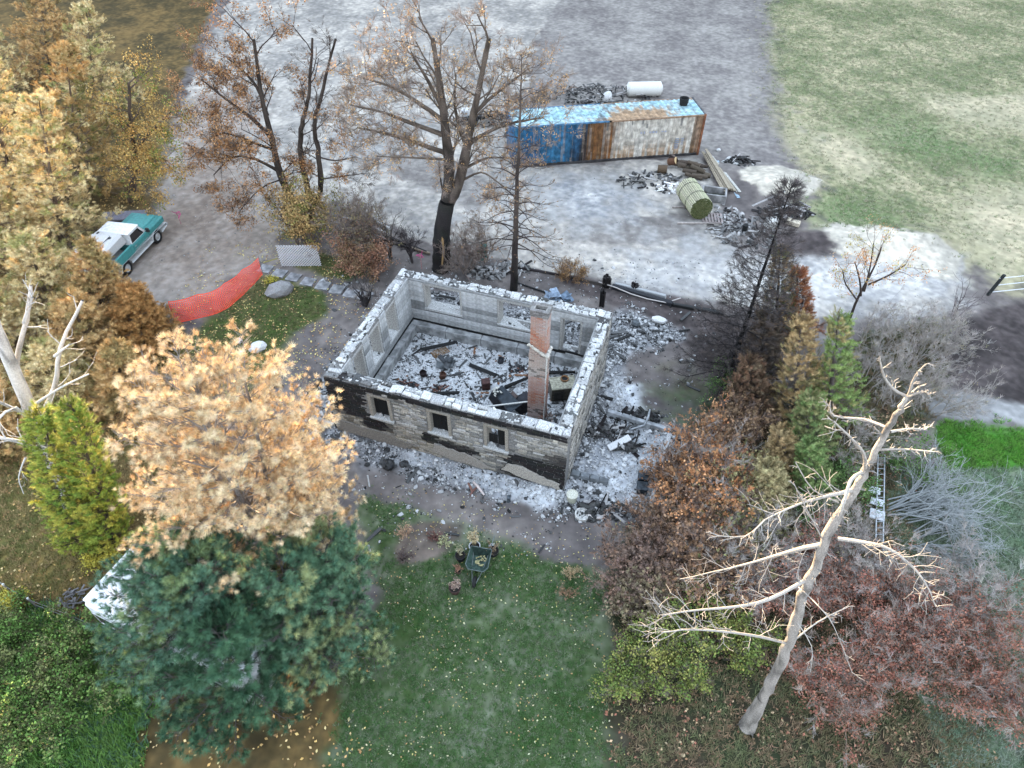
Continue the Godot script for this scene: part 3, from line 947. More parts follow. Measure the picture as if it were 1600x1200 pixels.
func make_chimney(house: Node3D) -> void:
	var base := house.transform * Vector3(2.78, 0.2, 0.62)
	var ch := thing("brick_chimney", "tall free-standing red brick chimney whitened with ash inside the burnt house", "chimney", base, -0.3205)
	var m := Mesher.new()
	var mort := Mesher.new()
	var h := 0.0
	var course := 0.078
	var k := 0
	while h < 5.85:
		var w := 0.68
		var d := 0.50
		if h > 3.95:
			w = 0.62
			d = 0.44
		elif h > 3.75:
			w = 0.65
			d = 0.47
		if h > 5.55:
			w = 0.68
			d = 0.50
		for side in 4:
			var run: float = w if side % 2 == 0 else d - 0.02
			var off: float = (d if side % 2 == 0 else w) / 2
			var s := -run / 2 - (0.11 if k % 2 else 0.0)
			while s < run / 2 - 0.01:
				var a := maxf(s, -run / 2)
				var b := minf(s + 0.215, run / 2)
				s += 0.22
				if b - a < 0.04:
					continue
				var f := R.randf()
				var c := col(0.40, 0.155, 0.095).lerp(col(0.44, 0.27, 0.20), f)
				var nz := hn.get_noise_2d(h * 1.1 + side * 7, (a + b) * 1.5)
				if nz > -0.1:
					c = c.lerp(col(0.46, 0.44, 0.42), clampf(0.3 + nz * 1.0, 0, 0.75))
				if h > 2.6 and h < 3.9:
					c = c.lerp(col(0.40, 0.38, 0.34), 0.65)
					if R.randf() < 0.25:
						c = c.darkened(0.5)
				if h < 0.9 and R.randf() < 0.5:
					c = c.darkened(0.6)
				if h > 5.5:
					c = col(0.16, 0.145, 0.135).lightened(R.randf() * 0.15)
				var dir := Basis(Vector3.UP, side * PI / 2)
				m.cbox(Transform3D(dir, dir * Vector3((a + b) / 2, h + course / 2, off - 0.055 + R.randf_range(-0.003, 0.005))), Vector3(b - a - 0.01, course - 0.013, 0.11), 0.006, c, 0.003, R)
		h += course
		k += 1
	var br := obj("bricks", m, M.brick, ch)
	br.set_meta("kind", "stuff")
	for q in [[0.0, 3.75, 0.65, 0.47], [3.75, 5.83, 0.59, 0.41]]:
		for sx in [-1, 1]:
			mort.box(T(Vector3(sx * (q[2] / 2 - 0.05), (q[0] + q[1]) / 2, 0)), Vector3(0.09, q[1] - q[0], q[3]), col(0.30, 0.28, 0.26))
			mort.box(T(Vector3(0, (q[0] + q[1]) / 2, sx * (q[3] / 2 - 0.05))), Vector3(q[2] - 0.19, q[1] - q[0], 0.09), col(0.30, 0.28, 0.26))
	obj("mortar", mort, M.mortar, ch)
	# band of hardened mortar sagging round the shaft, and the smear down its edge
	var band := Mesher.new()
	for i in 22:
		var t := i / 21.0
		var x := lerpf(-0.36, 0.38, t)
		band.rock(T(Vector3(x, 4.25 - 0.42 * t + R.randf_range(-.03, .03), 0.27), rot(0.5)), Vector3(0.13, 0.12, 0.10), 0.25, R, col(0.46, 0.43, 0.37))
	for i in 9:
		band.rock(T(Vector3(0.36, 3.83 + R.randf_range(-.04, .1), 0.24 - i * 0.055), rot(0.5)), Vector3(0.16, 0.2, 0.13), 0.25, R, col(0.52, 0.49, 0.44))
	for i in 40:
		band.rock(T(Vector3(0.345, 0.4 + i * 0.088, 0.25 + R.randf_range(-.02, .02)), rot(0.3)), Vector3(0.05, 0.13, 0.06), 0.3, R, col(0.5, 0.48, 0.44))
	obj("mortar_band", band, M.stone, ch)
	var flue := Mesher.new()
	flue.box(T(Vector3(0, 5.60, 0)), Vector3(0.40, 0.02, 0.22), col(0.01, 0.01, 0.01))
	obj("flue", flue, M.char, ch)
	var heap := Mesher.new()
	for i in 70:
		var a := R.randf() * TAU
		var rr := R.randf_range(0.35, 0.75)
		var b := R.randf_range(0.1, 0.4)
		heap.rock(T(Vector3(cos(a) * rr, R.randf_range(0.0, 0.16) * (0.9 - rr) * 2.0, sin(a) * rr), rot()), Vector3(0.2, 0.1, 0.1), 0.25, R, col(b, b * 0.8, b * 0.7))
	var hp := obj("fallen_bricks", heap, M.brick, ch)
	hp.set_meta("kind", "stuff")

func inside(x: float, y: float, z: float) -> Vector3:
	return Transform3D(Basis(Vector3.UP, -0.3205), Vector3(-1.44, 0, -19.55)) * Vector3(x, y, z)

func make_inside(house: Node3D) -> void:
	# folded black sheet-metal tank left of the chimney
	var t := thing("metal_duct", "large dented blue-black sheet metal duct lying in the ash beside the chimney", "duct", inside(1.36, 0.25, 0.35), -0.95)
	var m := Mesher.new()
	m.cbox(T(Vector3(0, 0.42, 0.02), Basis.from_euler(Vector3(0.35, 0, 0.12))), Vector3(1.45, 0.05, 0.62), 0.02, col(0.035, 0.042, 0.05), 0.02, R)
	m.cbox(T(Vector3(0, 0.24, 0.33), Basis.from_euler(Vector3(1.25, 0, 0.12))), Vector3(1.45, 0.04, 0.46), 0.015, col(0.02, 0.022, 0.026), 0.02, R)
	m.cbox(T(Vector3(0, 0.20, -0.33), Basis.from_euler(Vector3(-1.2, 0, 0.1))), Vector3(1.4, 0.04, 0.4), 0.015, col(0.03, 0.033, 0.036), 0.02, R)
	obj("duct_body", m, M.metal, t)
	m = Mesher.new()
	for k in 12:
		m.rock(T(Vector3(R.randf_range(-.7, -.3), 0.5, R.randf_range(-0.1, 0.3)), rot()), Vector3(0.16, 0.06, 0.12), 0.3, R, col(0.5, 0.48, 0.42))
	obj("fallen_plaster", m, M.rubble, t)
	var t2 := thing("crumpled_sheet", "crumpled dark metal panel propped against the left side of the chimney", "panel", inside(1.95, 0.22, 0.15), 0.3)
	m = Mesher.new()
	m.cbox(T(Vector3(0, 0.3, 0), Basis.from_euler(Vector3(0.5, 0.2, 0.5))), Vector3(0.8, 0.03, 0.6), 0.01, col(0.05, 0.05, 0.055), 0.05, R)
	m.cbox(T(Vector3(0.1, 0.2, 0.35), Basis.from_euler(Vector3(1.1, 0.5, 0.1))), Vector3(0.6, 0.03, 0.5), 0.01, col(0.03, 0.03, 0.032), 0.05, R)
	m.cbox(T(Vector3(-0.35, 0.42, -0.25), Basis.from_euler(Vector3(0.1, 0.5, 0.2))), Vector3(0.5, 0.03, 0.35), 0.01, col(0.07, 0.05, 0.045), 0.04, R)
	obj("panel_sheets", m, M.metal, t2)
	# the long pale pole across it
	m = Mesher.new()
	var a := inside(0.35, 0.42, 0.95)
	var b := inside(2.35, 1.05, 0.55)
	m.rod(a, b, 0.035, 8, col(0.62, 0.60, 0.56))
	tag(obj("pole", m, M.plain, self), "long pale pole leaning over the black metal duct onto the chimney", "pole")
	# boxy stove behind the chimney's right
	t = thing("metal_stove", "boxy rusty metal stove with open flue hole between chimney and right wall", "stove", inside(3.38, 0.22, -0.95), 0.14)
	m = Mesher.new()
	m.cbox(T(Vector3(0, 0.38, 0)), Vector3(1.0, 0.72, 0.66), 0.03, col(0.10, 0.09, 0.07), 0.015, R)
	obj("stove_body", m, M.metal, t)
	m = Mesher.new()
	m.cbox(T(Vector3(0.02, 0.76, -0.02)), Vector3(1.06, 0.05, 0.72), 0.02, col(0.34, 0.32, 0.24), 0.012, R)
	obj("stove_top", m, M.steel, t)
	m = Mesher.new()
	m.lathe(T(Vector3(0.12, 0.78, -0.18)), [Vector2(0.17, 0.0), Vector2(0.17, 0.07), Vector2(0.13, 0.07), Vector2(0.13, 0.01)], 14, col(0.28, 0.14, 0.06))
	m.lathe(T(Vector3(0.12, 0.792, -0.18)), [Vector2(0.13, 0.0), Vector2(0.0, 0.0)], 14, col(0.02, 0.02, 0.02))
	obj("flue_collar", m, M.steel, t)
	m = Mesher.new()
	m.cbox(T(Vector3(-0.2, 0.36, 0.345)), Vector3(0.4, 0.5, 0.03), 0.01, col(0.05, 0.045, 0.04))
	obj("stove_door", m, M.metal, t)
	# charred cube with a bent hoop
	t = thing("burnt_box", "small rust-brown burnt box with a bent hoop in the middle of the ash", "box", inside(0.22, 0.2, -0.42), 0.2)
	m = Mesher.new()
	m.cbox(T(Vector3(0, 0.2, 0)), Vector3(0.36, 0.42, 0.34), 0.02, col(0.07, 0.035, 0.03), 0.02, R)
	obj("box_body", m, M.steel, t)
	m = Mesher.new()
	var pts := PackedVector3Array()
	var rr := PackedFloat32Array()
	for i in 14:
		var q := lerpf(-0.3, 2.6, i / 13.0)
		pts.append(Vector3(0.2 + cos(q) * 0.42, 0.06, 0.22 + sin(q) * 0.3))
		rr.append(0.02)
	m.tube(pts, rr, 6, col(0.45, 0.45, 0.44))
	obj("hoop", m, M.plain, t)
	# round charred tins
	for q in [[-2.55, -0.25, 0.15, col(0.02, 0.015, 0.015), "round black charred tin standing in the left part of the ash floor"], [-1.75, -0.4, 0.14, col(0.10, 0.05, 0.035), "rusty brown tin in the ash between the black tin and the middle"], [0.3, -2.05, 0.13, col(0.05, 0.05, 0.055), "small dark tin by the foot of the back wall below the two windows"]]:
		t = thing("burnt_tin", q[4], "tin", inside(q[0], 0.2, q[1]), R.randf() * 3, "burnt tins on the ash floor")
		m = Mesher.new()
		m.lathe(T(Vector3.ZERO, Basis.from_euler(Vector3(0.15, 0, 0.12))), [Vector2(0, 0), Vector2(q[2], 0.0), Vector2(q[2], 0.24), Vector2(q[2] * 0.85, 0.24), Vector2(q[2] * 0.85, 0.12), Vector2(0.0, 0.12)], 14, q[3])
		obj("tin_body", m, M.steel, t)
	t = thing("rusty_grate", "flat orange-rusted grate lying near the back left corner of the ash", "grate", inside(-2.4, 0.22, -1.75), 0.6)
	m = Mesher.new()
	for i in 6:
		m.rod(Vector3(-0.35, 0.06, -0.2 + i * 0.08), Vector3(0.35, 0.08, -0.2 + i * 0.08), 0.018, 5, col(0.26, 0.15, 0.07))
	m.rod(Vector3(-0.35, 0.05, -0.22), Vector3(-0.35, 0.05, 0.22), 0.022, 5, col(0.22, 0.12, 0.06))
	m.rod(Vector3(0.35, 0.07, -0.22), Vector3(0.35, 0.07, 0.22), 0.022, 5, col(0.22, 0.12, 0.06))
	obj("grate_bars", m, M.steel, t)
	# fallen roof timbers
	for q in [[-3.3, -1.6, -1.9, -2.3, "charred roof timber lying near the back left corner of the ash floor"], [-2.2, 0.9, -0.6, 0.5, "charred timber lying across the left front of the ash floor"], [-0.9, -1.4, 0.5, -1.0, "thin charred timber in the middle of the ash below the second window"], [0.0, 1.9, 1.2, 2.2, "charred timber along the foot of the front wall inside"], [2.2, -1.9, 3.6, -2.2, "charred timber behind the chimney along the back wall"], [1.0, -0.6, 1.9, -1.4, "short charred timber left of the chimney"]]:
		m = Mesher.new()
		var p0 := inside(q[0], 0.30, q[1])
		var p1 := inside(q[2], R.randf_range(0.3, 0.55), q[3])
		m.cbox(T(Vector3.ZERO), Vector3(p0.distance_to(p1), 0.09, 0.13), 0.015, col(0.018, 0.017, 0.017), 0.02, R)
		tag(obj("charred_timber", m, M.char, self, along(p0, p1, R.randf())), q[4], "timber", "charred timbers on the ash floor")
	for q in [[-1.9, -1.2, "crumpled grey roofing sheet on the left of the ash floor"], [0.4, 0.9, "twisted grey metal sheet in front of the burnt box"], [3.3, 0.9, "bent metal sheet between the stove and the front right corner"]]:
		m = Mesher.new()
		for k in 5:
			m.box(T(Vector3(R.randf_range(-.25, .25), R.randf_range(.05, .22), R.randf_range(-.2, .2)), rot(0.6)), Vector3(R.randf_range(.3, .6), 0.012, R.randf_range(.2, .4)), col(0.20, 0.21, 0.22) * R.randf_range(0.5, 1.1), 0.05, R)
		tag(obj("bent_sheet", m, M.metal, self, T(inside(q[0], 0.22, q[1]))), q[2], "metal sheet")
	# charred remains with rust, in heaps
	for q in [[-2.9, 0.55, 0.55, "rusted springs and charred scraps at the left end of the ash floor"], [-1.5, 0.3, 0.5, "heap of red-brown burnt scrap between the tins on the ash"], [-0.35, 1.55, 0.55, "dark red charred scraps along the inside of the front wall"], [1.2, -1.9, 0.6, "black rubble heap at the foot of the back wall left of the chimney"]]:
		m = Mesher.new()
		for i in 46:
			var an := R.randf() * TAU
			var d: float = sqrt(R.randf()) * q[2]
			var p := Vector3(cos(an) * d, R.randf_range(0.0, 0.22) * (1.1 - d / q[2]), sin(an) * d * 0.55)
			var k := R.randf()
			var cc := col(0.03, 0.03, 0.032) if k < 0.55 else (col(0.14, 0.06, 0.04) if k < 0.8 else col(0.45, 0.45, 0.45))
			if R.randf() < 0.35:
				m.box(T(p, rot(0.5)), Vector3(R.randf_range(0.2, 0.5), 0.03, 0.05), cc, 0.01, R)
			else:
				m.rock(T(p, rot()), Vector3(R.randf_range(0.06, 0.24), R.randf_range(0.05, 0.12), R.randf_range(0.06, 0.2)), 0.3, R, cc)
		var o := obj("scrap_heap", m, M.rubble, self, Transform3D(Basis(Vector3.UP, -0.3205), inside(q[0], 0.2, q[1])))
		tag(o, q[3], "scrap", "scrap heaps on the ash floor", "stuff")

# ---------------------------------------------------------------- yard behind the house
func make_container() -> void:
	var a := Vector3(0.59, 0, -38.83)
	var b := Vector3(11.79, 0, -40.45)
	a = b + (a - b).normalized() * 11.9
	var yaw := atan2(-(b - a).z, (b - a).x)
	var L := 11.9
	var D := 2.44
	var Ht := 2.62
	var t := thing("shipping_container", "long corrugated shipping container, half blue and half rusty white, with burnt streaks", "container", a, yaw)
	# local: x along the container, front face at z = 0, back at z = -D
	var side_col := func(u: float, h: float) -> Color:
		var n := hn.get_noise_2d(u * 1.2, h * 0.5 + 7.0)
		var n2 := hn.get_noise_2d(u * 9.0, h * 0.35 + 20.0)
		var blue := col(0.022, 0.10, 0.20).lerp(col(0.04, 0.15, 0.26), clampf(n + 0.4, 0, 1))
		var white := col(0.50, 0.45, 0.38).lerp(col(0.56, 0.52, 0.46), clampf(n + 0.5, 0, 1))
		var rust := col(0.20, 0.085, 0.03).lerp(col(0.12, 0.07, 0.035), clampf(n2 + 0.5, 0, 1))
		var black := col(0.025, 0.026, 0.03)
		var c := blue
		if u > 3.3: c = blue.lerp(black, smoothstep(3.3, 4.5, u + n2 * 0.8 + (1.3 - h) * 0.25))
		if u > 4.3: c = c.lerp(rust, smoothstep(4.4, 4.9, u + n2 * 0.5))
		if u > 5.2: c = c.lerp(white, smoothstep(5.5, 6.4, u + n2 * 1.2 - h * 0.18))
		if u > 5.8:
			if n2 > 0.36 and h > 1.9: c = c.lerp(col(0.08, 0.08, 0.085), 0.7)
			if n2 > 0.0: c = c.lerp(col(0.36, 0.20, 0.09), smoothstep(1.4, 0.1, h) * 0.75)
			c = c.lerp(rust, smoothstep(10.7, 11.6, u + n2 * 0.6) * 0.85)
			if h < 0.25: c = c.lerp(rust, 0.7)
		elif n2 > 0.3 and u > 1.0: c = c.lerp(col(0.25, 0.2, 0.17), 0.5)
		return c
	var roof_col := func(u: float, d: float) -> Color:
		var n := hn.get_noise_2d(u * 1.0, d * 1.2 + 70.0)
		var n2 := hn.get_noise_2d(u * 6.0, d * 2.0 + 90.0)
		var c := col(0.26, 0.42, 0.46).lerp(col(0.38, 0.50, 0.52), clampf(n + 0.5, 0, 1))
		c = c.lerp(col(0.34, 0.22, 0.13), smoothstep(0.0, 0.45, n * 0.5 + smoothstep(5.0, 7.0, u) * (1.0 - smoothstep(8.5, 10.5, u)) * (0.9 - d / D) + n2 * 0.35))
		if absf(u - 5.3 - d * 0.5) < 0.35 and n2 > -0.2: c = c.lerp(col(0.09, 0.08, 0.08), 0.6)
		return c
	for face in [0, 1]:
		var m := Mesher.new()
		var z0 := -0.03 if face == 0 else -D + 0.03
		var sg := 1.0 if face == 0 else -1.0
		var u := 0.1
		while u < L - 0.12:  # one corrugation: out, slope, in, slope
			var pr := [[0.0, 0.0], [0.11, 0.0], [0.15, -0.036], [0.25, -0.036], [0.29, 0.0]]
			for k in 4:
				var u0: float = minf(u + pr[k][0], L - 0.1)
				var u1: float = minf(u + pr[k + 1][0], L - 0.1)
				if u1 <= u0: continue
				for j in 9:
					var h0 := 0.16 + j * 0.26
					var h1 := h0 + 0.26
					var c: Color = side_col.call((u0 + u1) / 2, (h0 + h1) / 2)
					var A := Vector3(u0, h0, z0 + sg * pr[k][1])
					var B := Vector3(u1, h0, z0 + sg * pr[k + 1][1])
					if face == 0:
						m.quad(A, B, B + Vector3(0, 0.26, 0), A + Vector3(0, 0.26, 0), c)
					else:
						m.quad(B, A, A + Vector3(0, 0.26, 0), B + Vector3(0, 0.26, 0), c)
			u += 0.29
		obj("side_panel", m, M.paint, t)
	var m := Mesher.new()
	var u := 0.12
	while u < L - 0.15:  # roof ribs run across
		var pr := [[0.0, 0.0], [0.12, 0.0], [0.15, -0.025], [0.26, -0.025], [0.29, 0.0]]
		for k in 4:
			var u0: float = minf(u + pr[k][0], L - 0.12)
			var u1: float = minf(u + pr[k + 1][0], L - 0.12)
			if u1 <= u0: continue
			for j in 10:
				var d0 := 0.06 + j * (D - 0.12) / 10.0
				var d1 := d0 + (D - 0.12) / 10.0
				var c: Color = roof_col.call((u0 + u1) / 2, (d0 + d1) / 2)
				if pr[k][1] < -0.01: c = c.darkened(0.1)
				m.quad(Vector3(u0, Ht - 0.02 + pr[k][1], -d0), Vector3(u1, Ht - 0.02 + pr[k + 1][1], -d0), Vector3(u1, Ht - 0.02 + pr[k + 1][1], -d1), Vector3(u0, Ht - 0.02 + pr[k][1], -d1), c)
		u += 0.29
	obj("roof_panel", m, M.paint, t)
	for e in [[0.05, 0.0], [L - 0.05, 1.0]]:  # end walls
		m = Mesher.new()
		m.box(T(Vector3(e[0], Ht / 2, -D / 2)), Vector3(0.04, Ht - 0.3, D - 0.12), col(0.10, 0.09, 0.09) if e[1] > 0 else col(0.04, 0.14, 0.28))
		obj("end_wall", m, M.paint, t)
	for z in [0.0, -D]:
		var s: float = -0.03 if z == 0.0 else 0.03
		m = Mesher.new()
		m.cbox(T(Vector3(L / 2, 0.08, z + s)), Vector3(L - 0.2, 0.15, 0.07), 0.01, col(0.05, 0.045, 0.045))
		obj("bottom_rail", m, M.paint, t)
		m = Mesher.new()
		m.cbox(T(Vector3(L / 4, Ht - 0.06, z + s)), Vector3(L / 2 - 0.14, 0.10, 0.07), 0.01, col(0.07, 0.16, 0.26))
		m.cbox(T(Vector3(L * 0.75, Ht - 0.06, z + s)), Vector3(L / 2 - 0.14, 0.10, 0.07), 0.01, col(0.26, 0.17, 0.11))
		obj("top_rail", m, M.paint, t)
		for x in [0.06, L - 0.06]:
			m = Mesher.new()
			m.cbox(T(Vector3(x, Ht / 2, z + s)), Vector3(0.13, Ht + 0.02, 0.11), 0.012, col(0.05, 0.14, 0.26) if x < 1 else (col(0.20, 0.08, 0.04) if z == 0.0 else col(0.05, 0.05, 0.055)))
			obj("corner_post", m, M.paint, t)
	m = Mesher.new()
	m.cbox(T(Vector3(L - 0.06, Ht - 0.06, -D / 2)), Vector3(0.12, 0.12, D - 0.16), 0.012, col(0.08, 0.08, 0.085))
	m.cbox(T(Vector3(0.06, Ht - 0.06, -D / 2)), Vector3(0.12, 0.12, D - 0.16), 0.012, col(0.06, 0.15, 0.26))
	obj("end_header", m, M.paint, t)
	# faded lettering: a worn line of blue letters and a small table of figures, too worn to read
	m = Mesher.new()
	for k in 9:
		if k % 4 != 2:
			m.box(T(Vector3(7.95 + k * 0.19, 1.72 + R.randf_range(-.01, .01), 0.004)), Vector3(R.randf_range(0.06, 0.13), R.randf_range(0.05, 0.16), 0.006), col(0.36, 0.38, 0.46))
	for r in 6:
		m.box(T(Vector3(10.32, 1.18 - r * 0.12, 0.004)), Vector3(R.randf_range(0.2, 0.28), 0.06, 0.006), col(0.24, 0.28, 0.36))
		if r < 4:
			m.box(T(Vector3(10.66, 1.18 - r * 0.12, 0.004)), Vector3(R.randf_range(0.12, 0.2), 0.06, 0.006), col(0.28, 0.30, 0.36))
	obj("worn_lettering", m, M.plain, t)
	# charred bucket on the roof's far corner
	var bp: Vector3 = t.transform * Vector3(L - 0.95, Ht - 0.02, -1.55)
	var bk := thing("charred_bucket", "round black charred bucket standing on the right end of the container roof", "bucket", bp, 0.3)
	m = Mesher.new()
	m.lathe(T(Vector3.ZERO), [Vector2(0, 0), Vector2(0.24, 0), Vector2(0.30, 0.42), Vector2(0.25, 0.42), Vector2(0.22, 0.12), Vector2(0, 0.12)], 16, col(0.02, 0.02, 0.022))
	obj("bucket_body", m, M.char, bk)

func log_mesh(length: float, r: float, bark: Color, cut: Color) -> Array:
	var m := Mesher.new()
	var pts := PackedVector3Array()
	var rr := PackedFloat32Array()
	for i in 5:
		pts.append(Vector3(lerpf(-length / 2, length / 2, i / 4.0), R.randf_range(-.01, .01), R.randf_range(-.01, .01)))
		rr.append(r * R.randf_range(0.93, 1.05))
	m.tube(pts, rr, 9, bark)
	var e := Mesher.new()
	e._cap(Vector3(length / 2 + 0.003, 0, 0), Vector3.RIGHT, r * 1.0, 9, cut)
	e._cap(Vector3(-length / 2 - 0.003, 0, 0), Vector3.LEFT, r * 1.0, 9, cut)
	return [m, e]

func put_log(called: String, label: String, p: Vector3, b: Basis, length: float, r: float, bark: Color, cut: Color, group: String, cat := "log") -> void:
	var t := thing(called, label, cat, p, 0.0, group)
	t.basis = b
	var q := log_mesh(length, r, bark, cut)
	obj("bark", q[0], M.bark, t)
	obj("cut_face", q[1], M.wood, t)

func make_yard() -> void:
	make_container()
	# firewood by the container
	put_log("firewood_round", "short firewood log with its pale sawn end facing right, left of the pile", Vector3(9.14, 0, -38.2) + Vector3(0, 0.24, 0), Basis(Vector3.UP, -0.2), 0.55, 0.25, col(0.11, 0.075, 0.05), col(0.46, 0.36, 0.25), "firewood")
	put_log("firewood_round", "thick orange-brown log end standing on top of the firewood pile", Vector3(9.83, 0, -38.83) + Vector3(0, 0.42, 0), Basis.from_euler(Vector3(0, -0.6, 0.5)), 0.5, 0.22, col(0.14, 0.07, 0.04), col(0.52, 0.37, 0.2), "firewood")
	put_log("firewood_round", "dark upright log nearest the container wall behind the firewood", Vector3(9.89, 0, -39.47) + Vector3(0, 0.2, 0), Basis.from_euler(Vector3(0, 0.3, 1.4)), 0.5, 0.2, col(0.06, 0.045, 0.04), col(0.16, 0.12, 0.1), "firewood")
	for q in [[Vector3(11.19, 0, -37.89), 0.42, "uppermost split log on the right side of the firewood pile"], [Vector3(11.04, 0, -38.36), 0.5, "split log lying highest against the container side of the pile"], [Vector3(11.36, 0, -38.36), 0.35, "split log at the back right of the firewood pile near the boards"], [Vector3(10.71, 0, -37.82), 0.3, "split log in the middle front of the firewood pile"], [Vector3(11.25, 0, -37.36), 0.25, "lowest split log at the right front of the firewood pile"], [Vector3(10.91, 0, -37.44), 0.2, "front split log under the middle of the pile"], [Vector3(11.47, 0, -37.74), 0.2, "split log lying farthest right beside the board stack"], [Vector3(10.6, 0, -38.51), 0.2, "split log just right of the thick orange-brown log end"], [Vector3(10.24, 0, -38.67), 0.3, "split log resting behind the sawn round on the pile"], [Vector3(10.48, 0, -39.14), 0.16, "split log closest to the container wall in the pile"], [Vector3(10.9, 0, -39.06), 0.2, "split log half buried at the back of the pile"], [Vector3(11.29, 0, -38.83), 0.2, "split log at the upper right of the pile under the container"]]:
		var g: Vector3 = q[0]
		put_log("firewood_log", q[2], g + Vector3(0, q[1], 0), Basis.from_euler(Vector3(0, -0.45 + R.randf_range(-.3, .3), R.randf_range(-.1, .1))), R.randf_range(0.75, 1.1), R.randf_range(0.10, 0.15), col(0.13, 0.10, 0.075).darkened(R.randf() * 0.5), col(0.22, 0.17, 0.13), "split firewood logs")
	# ash and twigs round the wood
	debris("burnt_wood_scraps", "grey-brown burnt twigs and bark strewn left of the firewood pile", Vector3(8.08, 0, -37.28), 2.0, 1.0, 90, 0.10, 0.6)
	debris("white_ash_heap", "whitish ash and crumbled wood in front of the firewood pile", Vector3(9.65, 0, -36.32), 1.4, 0.6, 70, 0.75, 0.2)
	# bundle of round fence posts
	var bp := Vector3(9.97, 0, -35.11)
	var be := Vector3(10.39, 0, -32.84)
	var t := thing("post_bundle", "strapped bundle of round greenish-yellow fence posts lying on bearers", "post bundle", (bp + be) / 2 + Vector3(0, 0.12, 0), atan2(-(be - bp).z, (be - bp).x))
	var len := 2.25
	var rad := 0.052
	for ring in 7:
		var cnt := 1 if ring == 0 else ring * 6
		for k in cnt:
			var a := TAU * k / cnt + ring * 0.3
			var m := Mesher.new()
			var y := 0.66 + sin(a) * ring * 0.098
			if y < 0.06: continue
			var c := col(0.42, 0.42, 0.26).lerp(col(0.50, 0.46, 0.33), R.randf()).darkened(R.randf() * 0.25)
			m.tube(PackedVector3Array([Vector3(-len / 2 + R.randf_range(-.06, .06), y, cos(a) * ring * 0.098), Vector3(len / 2 - 0.02 + R.randf_range(-.05, .05), y, cos(a) * ring * 0.098)]), PackedFloat32Array([rad, rad * 0.95]), 7, c)
			m._cap(Vector3(len / 2 + 0.03, y, cos(a) * ring * 0.098), Vector3.RIGHT, rad * 0.93, 7, col(0.05, 0.065, 0.015).lerp(col(0.22, 0.22, 0.1), R.randf() * 0.6))
			obj("fence_post", m, M.wood, t)
	for x in [-0.62, 0.35]:
		var m := Mesher.new()
		var pts := PackedVector3Array()
		var rr := PackedFloat32Array()
		for k in 25:
			var a := TAU * k / 24
			pts.append(Vector3(x, 0.66 + sin(a) * 0.655, cos(a) * 0.655))
			rr.append(0.014)
		m.tube(pts, rr, 5, col(0.05, 0.05, 0.05))
		obj("strap", m, M.metal, t)
	for q in [[Vector3(9.12, 0, -34.22), Vector3(11.32, 0, -34.29), "long pale timber bearer under the far end of the post bundle"], [Vector3(9.13, 0, -32.58), Vector3(11.61, 0, -32.58), "grey-pink timber bearer under the near end of the post bundle"]]:
		var m := Mesher.new()
		var x := along(q[0] + Vector3(0, 0.06, 0), q[1] + Vector3(0, 0.06, 0))
		m.cbox(T(Vector3.ZERO), Vector3(q[0].distance_to(q[1]), 0.09, 0.12), 0.01, col(0.36, 0.31, 0.28))
		tag(obj("timber_bearer", m, M.wood, self, x), q[2], "timber", "bearers under the post bundle")
	# pallet by the bundle
	t = thing("wooden_pallet", "low slatted grey-pink wooden pallet right beside the near end of the post bundle", "pallet", Vector3(11.14, 0, -33.03), -0.1)
	for k in 7:
		var m := Mesher.new()
		m.cbox(T(Vector3(-0.52 + k * 0.17, 0.13, 0)), Vector3(0.11, 0.025, 0.95), 0.005, col(0.33, 0.27, 0.25).darkened(R.randf() * 0.3))
		obj("slat", m, M.wood, t)
	for z in [-0.42, 0, 0.42]:
		var m := Mesher.new()
		m.cbox(T(Vector3(0, 0.06, z)), Vector3(1.15, 0.11, 0.09), 0.005, col(0.22, 0.18, 0.17))
		obj("bearer", m, M.wood, t)
	# stacked long boards with a slanting dark plate
	t = thing("board_stack", "stack of long pale boards fanning out, running from container corner toward the viewer", "board stack", Vector3.ZERO, 0)
	var a0 := Vector3(11.98, 0, -39.95)
	for k in 11:
		var b0 := Vector3(12.5, 0, -35.54) + Vector3(lerpf(-0.25, 0.75, k / 10.0), 0, R.randf_range(-0.2, 0.25))
		var s0 := a0 + Vector3(lerpf(0.0, 0.5, k / 10.0), 0, R.randf_range(-0.3, 0.2))
		var m := Mesher.new()
		var hh := 0.10 + 0.06 * (k % 4) + (0.22 if k < 6 else 0.0)
		var x := along(s0 + Vector3(0, hh, 0), b0 + Vector3(0, hh + R.randf_range(-.02, .05), 0))
		var c := col(0.42, 0.40, 0.36) if k > 7 else col(0.36, 0.30, 0.22).darkened(R.randf() * 0.4)
		m.cbox(T(Vector3.ZERO), Vector3(s0.distance_to(b0), 0.05, 0.16), 0.006, c)
		obj("board", m, M.wood, t, x)
	t = thing("metal_gutter", "thin blue-grey metal sheet lying along the right side of the board stack", "metal sheet", Vector3.ZERO, 0)
	var mg := Mesher.new()
	var ga := Vector3(12.45, 0, -39.47) + Vector3(0.3, 0.12, 0)
	var gb := Vector3(12.89, 0, -35.11) + Vector3(0.2, 0.12, 0)
	mg.cbox(T(Vector3.ZERO), Vector3(ga.distance_to(gb), 0.03, 0.2), 0.006, col(0.30, 0.40, 0.48))
	obj("sheet", mg, M.metal, t, along(ga, gb))
	t = thing("concrete_trough", "open-topped dark concrete trough between the post bundle and the board stack", "trough", Vector3(11.66, 0, -35.25), -0.25)
	var mt := Mesher.new()
	for q in [[-0.65, 0, 0.1, 1.0], [0.65, 0, 0.1, 1.0], [0, -0.45, 1.2, 0.1], [0, 0.45, 1.2, 0.1]]:
		mt.cbox(T(Vector3(q[0], 0.25, q[1])), Vector3(q[2], 0.5, q[3]), 0.015, col(0.28, 0.27, 0.26))
